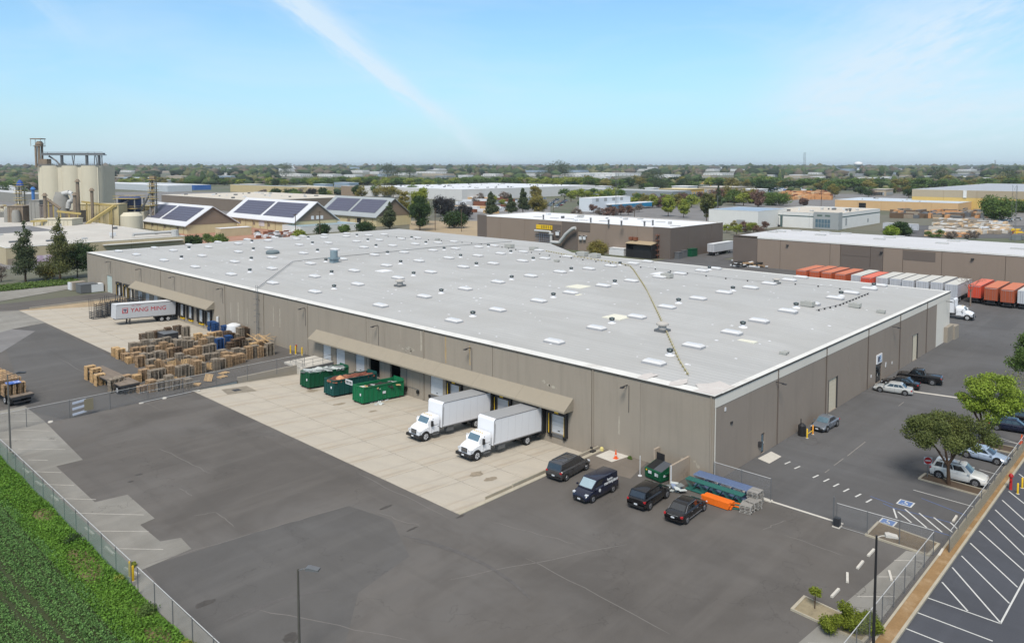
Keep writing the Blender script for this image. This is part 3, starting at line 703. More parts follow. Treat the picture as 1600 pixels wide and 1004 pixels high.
joints = [0, 14.5, 29.5, 42.5, 55.15, 70.9, 84.7, 98.8, 115.2, 127.5, 140.6, 155.0, 172]
mids = [8.3, 25.3, 33.8, 50.9, 59.5, 76.6, 91.7, 103.2, 109.9 if 0 else 110.6, 122.4, 132.6, 148.2, 161.4, 38.0, 165.9]
def sill(y): return -1.25 if any(a - .1 < y < b_ + .1 for a, b_ in PITS) else -.05
allj = sorted(joints + mids)
for i in range(len(allj) - 1):
    y0, y1 = allj[i], allj[i + 1]; g0 = .045 if y0 in joints else .012; g1 = .045 if y1 in joints else .012
    b = MB(); wall_boxes(b, y0 + g0, y1 - g1, -1.3 if (y0 > 12 and y0 < 66) or 93 < y0 < 148 else -.1, 8.2, [h for h in holes if h[1] > y0 and h[0] < y1], 'y', 0, .25)
    obj('wall_panel', b, mWallL, wh)
b = MB(); b.box(-.09, .2, -.08, WD, 8.17, 8.33, 0); b.box(.2, WX, -.09, .2, 8.17, 8.33, 0); obj('drip_edge', b, M('drip_edge_dark', D(78, 76, 72), rough=.6), wh)
b = MB()
for i in range(24): y = 4 + i * 7.1; b.box(-.09, -.07, y - .04, y + .04, 8.18, 8.34)
obj('edge_clips', b, mRoofW, wh)
# street side
rj = [0, 13.75, 27.15, 41.6, 55.0, 68.5, 74.15, WX]; rm = [6.8, 20.6, 34.4, 38.9, 48.0, 61.8 if 0 else 60.2, 65.6]
rholes = [(28.0, 30.85, .0, 4.0), (61.3, 64.0, 0, 4.0), (9.95, 10.75, 0, 2.1), (44.9, 47.3, 0, 2.6)]
allr = sorted(rj + rm)
for i in range(len(allr) - 1):
    x0, x1 = allr[i], allr[i + 1]; g0 = .045 if x0 in rj else .012; g1 = .045 if x1 in rj else .012
    b = MB(); a0 = x0 + g0 if x0 else .26
    wall_boxes(b, a0, x1 - g1, -.1, 7.18, [h for h in rholes if h[1] > x0 and h[0] < x1], 'x', 0, .25, 0 if x0 < 74 else 1)
    b.box(a0, x1 - g1, -.03, .25, 7.18, 8.2, 1)
    obj('wall_panel', b, [mWallR, mBandM], wh)
b = MB(); b.box(.02, .25, .0, .012, -.1, 8.2); b.box(.0, .25, -.035, 0, 7.2, 8.2, 1); b.box(.05, .2, -.03, 0, .0, 7.2, 1); obj('corner_trim', b, [mWallL, mBandM], wh)
b = MB(); b.box(WX - .25, WX, .25, 83, -.1, 8.2); b.box(.25, 97.6, WD - .25, WD, -.1, 8.2); b.prism([(WX - .1, 83), (96.4, 103), (97.8, WD - .3), (97.5, WD - .3), (96.2, 103.2), (WX - .1, 83.4)], -.1, 8.2, 'z'); obj('wall_panel', b, mWallL, wh)
b = MB(); b.box(.25, 12, .3, 171, -.12, -.02); b.box(12, 12.2, .3, 171, -.1, 8.1); obj('interior_floor', b, mSteelD, wh)
b = MB(); b.box(78.8, 82.5, -.6, -.03, 0, 2.6); b.box(82.2, 84.8, -.9, 1.5, 0, 2.3); obj('lean_to', b, mWallL, wh)
# dock fittings
def dockdoor(y0, y1, z0, z1, t):
    w_, yc = y1 - y0, (y0 + y1) / 2
    if t in ('seal', 'ysl', 'plain', 'tall'):
        m = mDoorG if t == 'tall' else mDoorW; n = 6 if t == 'tall' else 5; b = MB(); h = (z1 - z0) / n
        for k in range(n): b.box(.13, .17, y0, y1, z0 + k * h + .008, z0 + (k + 1) * h - .008)
        d = obj('dock_door', b, m, wh)
        b = MB(); b.box(.09, .13, yc - .15, yc + .15, z0 + .25, z0 + .33); obj('handle', b, mSteelD, d)
    if t in ('seal', 'ysl'):
        b = MB(); p = .30
        b.box(-p, 0, y0 - .42, y0 - .02, z0 - .15, z1 + .05, 0); b.box(-p, 0, y1 + .02, y1 + .42, z0 - .15, z1 + .05, 0); b.box(-p - .04, 0, y0 - .45, y1 + .45, z1 + .052, z1 + .55, 0)
        b.prism([(-.02, z1 + .55), (-p - .25, z1 + .55), (-.02, z1 + .68)], y0 - .45, y1 + .45, 'y', 0)
        obj('dock_seal', b, mBlackP, wh)
        b = MB()
        if t == 'seal':
            b.box(-p - .012, -p, y1 + .1, y1 + .2, z0, z1, 0); b.box(-p - .012, -p, y0 - .08, y0 - .03, z0, z1, 0); b.box(-p - .06, -p - .04, yc - .28, yc + .28, z1 + .2, z1 + .42, 0)
        else: b.box(-.10, 0, y0, y1, z0 - .62, z0 - .16, 0); b.box(-.4, 0, y0 - .3, y0 - .1, z0 - .5, z0 - .2, 0)
        obj('guide_stripe', b, mYellow, wh)
    if t == 'trk':
        b = MB(); b.box(.15, .2, y0, y1, z0, z1, 1); b.box(-.62, 0, y0 - .45, y0 - .12, z0 - .3, z1 + .1, 0); b.box(-.62, 0, y1 + .12, y1 + .45, z0 - .3, z1 + .1, 0); b.box(-.62, 0, y0 - .46, y1 + .46, z1 + .25, z1 + .62, 0)
        obj('dock_seal', b, [mBlackP, mSteelD], wh)
    if t == 'open':
        b = MB(); b.box(-.03, 0, y0 - .12, y0, z0, z1 + .12); b.box(-.03, 0, y1, y1 + .12, z0, z1 + .12); b.box(-.03, 0, y0, y1, z1, z1 + .12); obj('door_frame', b, mWallL, wh)
    if t != 'tall':
        b = MB()
        for y in (y0 - .1, y1 - .15): b.box(-.22, 0, y, y + .28, z0 - .48, z0 - .12)
        obj('dock_bumper', b, mBlack, wh)
        b = MB(); b.box(-.12, 0, y0 + .2, y1 - .2, z0 - .12, z0 - .04); b.box(-.10, 0, y0 + .2, y1 - .2, z0 - .40, z0 - .14); obj('leveller_plate', b, mGalvD, wh)
for d in DOCK: dockdoor(*d)
b = MB(); b.box(-.02, 0, 43.2, 46.4, -.2, 2.8); b.box(-.05, -.02, 45.9, 46.0, -.1, 2.4, 1); b.box(-.05, -.02, 43.4, 46.0, 0, .06, 1); b.box(-.25, 0, 45.8, 46.2, -.45, -.05, 2); b.box(-.25, 0, 43.3, 43.7, -.45, -.05, 2)
obj('blocked_door', b, [mWallL, mGalvD, mBlack], wh)
# canopies
def canopy(y0, y1):
    b = MB(); n = int((y1 - y0) / 6.5)
    for i in range(n):
        a, c_ = y0 + (y1 - y0) * i / n + .01, y0 + (y1 - y0) * (i + 1) / n - .01
        b.prism([(-.01, 4.5), (-.01, 4.22), (-1.42, 3.12), (-1.60, 3.12), (-1.60, 3.32)], a, c_, 'y')
    for y in (y0, y1 - .12): b.prism([(-.02, 4.2), (-.02, 3.12), (-1.4, 3.12)], y, y + .12, 'y')
    obj('dock_canopy', b, mCanopy, wh)
canopy(17.0, 68.2); canopy(102.9, 141.0)
# wall lamps with conduits
for y in (9.9, 33.3, 52.4, 71.5, 99.6, 120.5, 137.8, 156.1):
    b = MB(); b.box(-.9, 0, y - .04, y + .04, 7.38, 7.46); b.box(-1.15, -.7, y - .16, y + .16, 7.30, 7.40); b.cyl((-.03, y - .2, 4.6), (-.03, y - .2, 7.4), .03, n=6); obj('wall_lamp', b, mSteelD, wh)
for x in (13.2, 51.5, 79.5):
    b = MB(); b.box(x - .04, x + .04, -.9, 0, 6.9, 6.98); b.box(x - .16, x + .16, -1.15, -.7, 6.84, 6.92); obj('wall_lamp', b, mSteelD, wh)
# downpipes
for y in (0.35, 14.3, 42.3, 70.7, 84.5, 98.6, 127.3):
    b = MB(); b.cyl((-.09, y, .2 if sill(y) > -1 else -1.0), (-.09, y, 8.2), .06, n=8); obj('downpipe', b, mWallL, wh)
for x in (13.75, 27.15, 41.6, 55.0, 68.5):
    b = MB(); b.cyl((x - .1, -.1, .1), (x - .1, -.1, 8.2), .05, n=8); obj('downpipe', b, mBrownB, wh)
b = MB(); b.cyl((-.25, 101.2, -1.0), (-.25, 101.2, 2.0), .22, n=12); obj('white_standpipe', b, mWhiteM, wh)
# rust and mineral stains under the roof scuppers: real deposits with their own outline
mRustS = M('rust_stain', D(176, 152, 112), var=.25, s1=1); mLime = M('lime_stain', D(178, 170, 155), var=.2, s1=2)
for y, z0, z1, w_, m in ((38.0, 4.6, 8.1, .12, mRustS), (33.5, 5.2, 7.6, .10, mRustS), (42.9, 5.4, 8.1, .16, mLime), (10.9, 2.0, 3.9, .10, mLime), (81.3, 3.0, 6.5, .12, mLime), (79.2, 3.2, 6.3, .15, mLime), (96.4, 2.0, 5.2, .16, mLime), (93.6, 2.1, 5.6, .18, mLime), (90.3, 2.1, 5.0, .12, mLime)):
    b = MB(); n = 9; k = len(b.v)
    L_ = [(-.004, y - w_ * (.4 + rnd.random()), z0 + (z1 - z0) * i / n) for i in range(n + 1)]; R_ = [(-.004, y + w_ * (.4 + rnd.random()), z0 + (z1 - z0) * i / n) for i in range(n + 1)]
    for i in range(n): b.quad(L_[i], L_[i + 1], R_[i + 1], R_[i])
    obj('wall_stain', b, m, wh)
for yc, zc, n in ((45.4, 5.15, 16), (20.4, 5.35, 9), (6, .0, 0), (2.6, 1.4, 5)):
    b = MB()
    for i in range(n):
        y, z = yc + rnd.gauss(0, .8), zc + rnd.gauss(0, .16); k = len(b.v); r_ = rnd.uniform(.05, .16)
        for q in range(7): t = -2 * math.pi * q / 7; rr = r_ * rnd.uniform(.6, 1.3); b.v.append((-.006, y + rr * 1.6 * math.cos(t), z + rr * math.sin(t)))
        b.f.append(tuple(range(k, k + 7))); b.m.append(0)
    if n: obj('wall_stain', b, mLime, wh)
# doors on the street side
for x0, x1 in ((28.0, 30.85), (61.3, 64.0)):
    b = MB()
    for k in range(8): b.box(x0, x1, .13, .17, k * .5 + .01, (k + 1) * .5 - .01)
    d = obj('roller_door', b, mDoorC, wh); [obj('door_jamb', MB().box(xx, xx + .1, -.04, .125, 0, 4.05), mSteelD, d) for xx in (x0 - .02, x1 - .06)]
b = MB(); b.box(10.0, 10.7, .1, .14, .02, 2.08, 0); b.box(10.1, 10.6, .085, .1, .15, 1.0, 1); b.box(10.1, 10.6, .085, .1, 1.1, 1.95, 1); b.box(10.0, 10.08, .04, .1, 0, 2.1, 0); d = obj('entry_door', b, [mBlackP, mGlassB], wh); b = MB(); b.box(10.6, 10.66, .03, .08, .95, 1.15); obj('handle', b, mGalv, d)
b = MB(); b.box(9.2, 9.5, -.3, 0, .95, 1.5); obj('wall_box', b, mSteelD, wh)
b = MB(); b.box(44.92, 47.28, .1, .14, 0, 2.58, 0)
for x in (44.98, 45.8, 46.6): b.box(x, x + .6, .085, .1, .1, 1.9, 1)
b.box(44.98, 47.2, .085, .1, 2.0, 2.5, 1); d = obj('entry_door', b, [mBlackP, mGlass], wh)
b = MB(); b.box(45.75, 45.79, .03, .08, .9, 1.3); obj('handle', b, mGalv, d)
sg = MB(); sg.box(44.95, 47.1, -.12, -.0, 2.72, 3.95, 0); sg.box(45.35, 46.0, -.135, -.12, 2.95, 3.7, 1); sg.box(46.05, 46.55, -.135, -.12, 3.2, 3.75, 2); sg.box(46.1, 46.9, -.135, -.12, 2.9, 3.05, 2)
obj('wall_sign', sg, [mWhite, M('sign_navy', D(70, 78, 96)), M('sign_blue', D(140, 170, 205))], wh)
for x, z in ((48.8, 1.6), (48.9, 1.9), (1.9, 6.45), (42.9, 1.3), (51.6, 1.5)):
    b = MB(); b.box(x, x + .25, -.06, 0, z, z + .35); obj('wall_plate', b, mWhiteM, wh)
b = MB(); b.box(3.1, 3.5, -.1, 0, 4.9, 5.1); obj('wall_box', b, mSteelD, wh)

# ================================================================ VEHICLES
def wheel(t, x, y, r, wd, side, rim=mRim, dual=False):
    """side = -1 for the -y side; the rim faces outwards"""
    b = MB(); yo = y + side * wd / 2; yi = y - side * wd / 2
    b.cyl((x, yi, r), (x, yo, r), r, n=20); b.cyl((x, yo, r), (x, yo + side * .012, r), r * .93, r * .86, 20)
    o = obj('wheel', b, mTyre, t, smooth=40)
    b = MB(); rr = r * .66; b.cyl((x, yo + side * .002, r), (x, yo + side * .022, r), rr, rr * .95, 18)
    h = obj('rim', b, mRim if rim is not mRimW else mRimW, o)
    b = MB()
    for k in range(5):
        a = 2 * math.pi * k / 5 + .3; c_, s_ = math.cos(a), math.sin(a); a2 = a + .32
        p = (x + rr * .3 * c_, r + rr * .3 * s_); q = (x + rr * .86 * math.cos(a - .24), r + rr * .86 * math.sin(a - .24)); u_ = (x + rr * .86 * math.cos(a + .24), r + rr * .86 * math.sin(a + .24))
        yy = yo + side * .026
        b.tri((p[0], yy, p[1]), (q[0], yy, q[1]), (u_[0], yy, u_[1])) if side < 0 else b.tri((p[0], yy, p[1]), (u_[0], yy, u_[1]), (q[0], yy, q[1]))
    b.cyl((x, yo + side * .022, r), (x, yo + side * .05, r), rr * .2, n=10)
    obj('rim_openings', b, mBlackP, o)
def car(label, cat, loc, rz, paint, kind='sedan', L=4.7, W=1.8, H=1.45, group=None, rim=mRim, front_glass=None, name='parked_car', chrome=False, rack=False, roofc=None, side_glass=None):
    """+x is the front"""
    t = thing(name, label, cat, group, (loc[0], loc[1], .006), rz)
    h = W / 2; F_, B_ = L / 2, -L / 2
    # stations of the lower body: x, deck height, half width, sill
    belt = H * .62
    if kind == 'sedan': st = [(B_, .62, .80, .42), (B_ + .06, .82, .90, .30), (B_ + .35, belt + .03, .97, .24), (B_ + .95, belt + .06, 1, .22), (-.2, belt + .03, 1, .20), (F_ - 1.45, belt - .0, 1, .22), (F_ - .7, belt - .10, .97, .22), (F_ - .18, belt - .24, .90, .26), (F_, belt - .38, .78, .36)]; gh = (B_ + .62, B_ + 1.35, F_ - 2.05, F_ - 1.22)
    elif kind == 'suv': st = [(B_, .60, .86, .45), (B_ + .05, .95, .95, .34), (B_ + .25, belt + .04, .98, .30), (B_ + .9, belt + .04, 1, .28), (-.2, belt, 1, .26), (F_ - 1.3, belt - .02, 1, .28), (F_ - .6, belt - .10, .97, .28), (F_ - .14, belt - .24, .90, .30), (F_, belt - .42, .80, .40)]; gh = (B_ + .16, B_ + .55, F_ - 1.95, F_ - 1.22)
    elif kind == 'van': st = [(B_, .60, .90, .40), (B_ + .05, .95, .96, .30), (B_ + .2, belt + .02, .98, .26), (B_ + .9, belt + .02, 1, .24), (-.2, belt - .02, 1, .22), (F_ - 1.1, belt - .06, 1, .24), (F_ - .5, belt - .18, .96, .26), (F_ - .12, belt - .34, .88, .28), (F_, belt - .5, .78, .38)]; gh = (B_ + .08, B_ + .38, F_ - 1.85, F_ - .92)
    elif kind == 'cargo': st = [(B_, .55, .94, .40), (B_ + .04, 1.0, .98, .32), (B_ + .15, belt, 1, .26), (B_ + .9, belt, 1, .24), (-.2, belt - .02, 1, .22), (F_ - 1.1, belt - .05, 1, .24), (F_ - .5, belt - .20, .96, .26), (F_ - .12, belt - .36, .88, .28), (F_, belt - .52, .78, .38)]; gh = (B_ + .04, B_ + .12, F_ - 1.75, F_ - .85)
    else: st = [(B_, .70, .92, .50), (B_ + .05, 1.05, .97, .42), (B_ + .3, belt + .05, .98, .38), (B_ + 1.9, belt + .05, 1, .34), (.2, belt, 1, .32), (F_ - 1.5, belt - .02, 1, .32), (F_ - .7, belt - .08, .98, .34), (F_ - .12, belt - .18, .92, .36), (F_, belt - .38, .84, .46)]; gh = (B_ + 2.0, B_ + 2.35, F_ - 2.15, F_ - 1.45)
    b = MB(); rings = []
    for x, z, f, s in st:
        w_ = h * f; rings.append([(x, -w_ * .90, s), (x, -w_, s + .16), (x, -w_ * 1.005, (s + z) / 2 + .05), (x, -w_ * .97, z - .10), (x, -w_ * .84, z), (x, 0, z + .025), (x, w_ * .84, z), (x, w_ * .97, z - .10), (x, w_ * 1.005, (s + z) / 2 + .05), (x, w_, s + .16), (x, w_ * .90, s)])
    b.loft(rings)
    body = obj('body', b, paint, t, smooth=32)
    # greenhouse
    x0, x1, x2, x3 = gh; zb = belt - .05; wb, wr = h * .90, h * (.72 if kind in ('sedan',) else .78 if kind != 'cargo' else .86)
    b = MB(); zr = H
    base = [(x0, -wb * .96, zb), (x3, -wb * .92, zb), (x3 + .06, 0, zb), (x3, wb * .92, zb), (x0, wb * .96, zb), (x0 - .03, 0, zb)]
    top1 = [(x1 - .05, -wr, zr - .06), (x2 + .08, -wr, zr - .06), (x2 + .12, 0, zr - .04), (x2 + .08, wr, zr - .06), (x1 - .05, wr, zr - .06), (x1 - .08, 0, zr - .04)]
    top2 = [(x1 + .12, -wr * .86, zr), (x2 - .12, -wr * .86, zr), (x2 - .08, 0, zr + .02), (x2 - .12, wr * .86, zr), (x1 + .12, wr * .86, zr), (x1 + .08, 0, zr + .02)]
    b.loft([base, top1, top2]); cabin = obj('cabin', b, roofc or paint, t, smooth=32)
    def lerp3(a, c_, f): return tuple(a[i] + (c_[i] - a[i]) * f for i in range(3))
    def pane(p, q, r_, s_, u0, u1, v0, v1, n, off=.012):
        """pane within bilinear patch p(bl) q(br) r(tr) s(tl)"""
        def at(u_, v_): return Vector(lerp3(lerp3(p, q, u_), lerp3(s_, r_, u_), v_))
        P = [at(u0, v0), at(u1, v0), at(u1, v1), at(u0, v1)]
        nn = (P[1] - P[0]).cross(P[3] - P[0]).normalized() * off
        n.quad(*[tuple(v + nn) for v in P])
    # windscreen and rear window, two halves following the crown
    g = MB(); pane(base[1], base[2], top1[2], top1[1], .10, 1.0, .10, .90, g, .02); pane(base[2], base[3], top1[3], top1[2], 0, .90, .10, .90, g, .02); obj('windscreen', g, front_glass or mGlass, cabin)
    if kind != 'cargo' or True:
        g = MB(); pane(base[4], base[5], top1[5], top1[4], .12, 1.0, .22, .88, g, .02); pane(base[5], base[0], top1[0], top1[5], 0, .88, .22, .88, g, .02); obj('rear_window', g, mGlass, cabin)
    cuts = {'sedan': [(.10, .30), (.33, .57), (.60, .88)], 'suv': [(.06, .26), (.29, .56), (.59, .88)], 'van': [(.05, .28), (.31, .58), (.61, .88)], 'cargo': [(.66, .90)], 'pickup': [(.08, .42), (.46, .86)]}[kind]
    for u0, u1 in cuts:
        for sd_ in (0, 1):
            g = MB()
            if sd_ == 0: pane(base[0], base[1], top1[1], top1[0], u0, u1, .20, .86, g)
            else: pane(base[3], base[4], top1[4], top1[3], 1 - u1, 1 - u0, .20, .86, g)
            obj('side_window', g, side_glass or mGlass, cabin)
    # wheels and arches
    r = .33 if kind in ('sedan', 'cargo', 'van') else .37; r = r if kind != 'pickup' else .39
    for x in (B_ + .85 if kind != 'pickup' else B_ + 1.15, F_ - .88):
        for sd_ in (-1, 1):
            b = MB(); b.cyl((x, sd_ * (h * .86), r + .02), (x, sd_ * (h * 1.008), r + .02), r + .075, n=20); obj('wheel_arch', b, mBlackP, t)
            wheel(t, x, sd_ * (h * 1.012 - .10), r, .22, sd_, rim)
    # lamps, bumpers, plates, mirrors
    for sd_ in (-1, 1):
        y = sd_ * h
        b = MB(); b.box(F_ - .36, F_ - .10, *sorted((y * .60, y * .885)), belt - .40, belt - .28); obj('headlight', b, mLamp, t)
        b = MB(); b.box(B_ + .035, B_ + .20, *sorted((y * .72, y * .945)), belt - .24, belt - .08); obj('tail_light', b, mRed, t)
        b = MB(); b.box(x3 - .25, x3 - .07, *sorted((y * .98, y * 1.13)), belt + .0, belt + .14); obj('mirror', b, paint, t)
        b = MB()
        for xx in (.0 + (x0 + x3) / 2 + .55, (x0 + x3) / 2 - .45): b.box(xx - .1, xx + .1, *sorted((y * .985, y * 1.02)), belt - .13, belt - .10)
        if kind == 'cargo': pass
        obj('handle', b, mTrim if chrome else paint, t)
        b = MB()
        for xx in (x3 - .15, (x2 + x1) / 2 + .1, x1 - .05): b.box(xx - .008, xx + .008, *sorted((y * .98, y * 1.008)), .32, belt - .10)
        obj('door_seam', b, mBlackP, t)
    b = MB(); b.box(F_ - .10, F_ + .02, -h * .72, h * .72, .26, .44, 0); b.box(F_ - .06, F_ + .012, -h * .42, h * .42, .47, .62, 1); obj('front_bumper', b, [mBlackP, mBlackP if not chrome else mTrim], t)
    b = MB(); b.box(B_ - .03, B_ + .10, -h * .80, h * .80, .30, .50); obj('rear_bumper', b, mBlackP if kind in ('suv', 'van') else paint, t)
    b = MB(); b.box(F_ + .02, F_ + .03, -.16, .16, .34, .48); b.box(B_ - .042, B_ - .03, -.16, .16, .52 if kind != 'sedan' else .56, .66 if kind != 'sedan' else .70); obj('number_plate', b, mPlate, t)
    if chrome:
        b = MB()
        for sd_ in (-1, 1):
            b.box(B_ + 1.2, F_ - 1.3, *sorted((sd_ * h * 1.0, sd_ * h * 1.015)), .30, .34)
            b.tube([(x0 + .12, sd_ * wb * .985, zb + .05), (x1 + .05, sd_ * (wr + .02), zr - .10), (x2, sd_ * (wr + .02), zr - .10), (x3 - .12, sd_ * wb * .95, zb + .05)], .014, 5)
        b.box(B_ - .012, B_ + .01, -.5, .5, belt - .12, belt - .09); obj('chrome_trim', b, M('chrome', D(215, 216, 220), rough=.15, metal=.7), t)
    if rack:
        b = MB()
        for sd_ in (-1, 1): b.box(x1 + .25, x2 - .15, *sorted((sd_ * wr * .80, sd_ * wr * .86)), zr + .01, zr + .06)
        for x in np.linspace(x1 + .5, x2 - .4, 3): b.box(x, x + .05, -wr * .82, wr * .82, zr + .03, zr + .055)
        obj('roof_rack', b, mGalvD, t)
    return t
def paintm(n, rgb, metal=.0): return M(n, D(*rgb), rough=.2, var=.015, spec=.5, coat=.5, metal=metal)
pBlack = M('paint_black', (.006, .006, .007), rough=.12, var=.02, spec=.4, coat=.35)
pNavy = M('paint_navy', (.008, .011, .026), rough=.14, var=.02, spec=.4, coat=.4)
pGreyD = paintm('paint_dark_grey', (62, 62, 64)); pGrey = paintm('paint_steel_grey', (108, 114, 122)); pSilver = paintm('paint_silver', (186, 188, 186)); pWhite = paintm('paint_pearl_white', (230, 230, 226)); pIce = paintm('paint_ice_blue', (160, 176, 196))

car('dark grey minivan with roof rails parked nose to the warehouse beside the concrete apron', 'minivan', (-7.6, 11.45), R(4), pGreyD, 'van', 5.1, 1.95, 1.72, rack=True)
vn = car('navy cargo van with white lettering parked nose out between the minivan and the black cars', 'van', (-9.75, 6.6), R(180), pNavy, 'cargo', 4.75, 1.85, 1.84, front_glass=mGlassL)
car('black sport utility vehicle parked nose in, next to the green dumpster', 'suv', (-7.5, 2.25), R(4), pBlack, 'suv', 4.8, 1.93, 1.66, front_glass=None, rim=mRim)
car('black sedan with chrome window trim and sunroof, nearest the camera beside the orange beams', 'sedan', (-7.5, -1.5), R(3), pBlack, 'sedan', 4.85, 1.84, 1.46, chrome=True)
car('dark silver coupe parked by the yellow bollards against the brown wall', 'car', (22.6, -1.75), R(178), pGrey, 'sedan', 4.4, 1.72, 1.38, front_glass=mGlassB, chrome=False)
car('silver sedan parked nose to the office door, leftmost of the three vehicles there', 'sedan', (42.5, -3.0), R(100), pSilver, 'sedan', 4.7, 1.78, 1.4)
car('black sedan squeezed between the silver sedan and the black pickup', 'sedan', (45.9, -2.9), R(96), pBlack, 'sedan', 4.7, 1.8, 1.42)
pk = car('black pickup truck parked nose to the office wall beside the black sedan', 'pickup truck', (50.2, -4.1), R(98), pBlack, 'pickup', 5.6, 1.95, 1.85)
b = MB(); b.box(-2.6, -.9, -.82, .82, 1.195, 1.215); obj('bed_cover', b, mBlackP, pk)
car('white sport utility vehicle with black rear wheels, under the dark round tree', 'suv', (16.7, -16.7), R(-88), pWhite, 'suv', 4.75, 1.9, 1.75, rim=mRim, rack=True)
car('ice blue coupe parked behind the white sport utility vehicle', 'car', (24.3, -17.2), R(-92), pIce, 'sedan', 4.45, 1.8, 1.32)
car('black sedan half hidden behind the bright green tree by the lot edge', 'sedan', (36.2, -17.6), R(-80), pNavy, 'sedan', 4.8, 1.8, 1.42)
car('dark sedan nosing in at the right edge of the photo behind the bright green tree', 'sedan', (40.3, -18.2), R(-80), pBlack, 'sedan', 4.8, 1.8, 1.42)
def text(body, size, mat, parent, loc, rot, name='lettering', ext=.004, w=1.0, shear=0, align='CENTER', bold=.0):
    cu = bpy.data.curves.new(name, 'FONT'); cu.body = body; cu.size = size; cu.extrude = ext; cu.align_x = align; cu.align_y = 'CENTER'; cu.offset = bold; cu.shear = shear; cu.resolution_u = 3
    tmp = bpy.data.objects.new('tmp', cu); C.objects.link(tmp); dg = bpy.context.evaluated_depsgraph_get(); dg.update()
    me = bpy.data.meshes.new_from_object(tmp.evaluated_get(dg)); bpy.data.objects.remove(tmp)
    me.materials.clear(); me.materials.append(mat)
    o = link(name, me, parent, loc, rot); o.scale = (w, 1, 1); return o
mLet = M('lettering_white', D(225, 225, 225), rough=.5, var=.02)
text('home', .34, mLet, vn, (-.95, .945, 1.48), (R(90), 0, R(180)), bold=.012); text('marketplace', .42, mLet, vn, (-1.15, .945, 1.20), (R(90), 0, R(180)), bold=.014)
b = MB(); b.cyl((.55, .94, .85), (.55, .955, .85), .15, n=14); obj('round_emblem', b, mLet, vn)

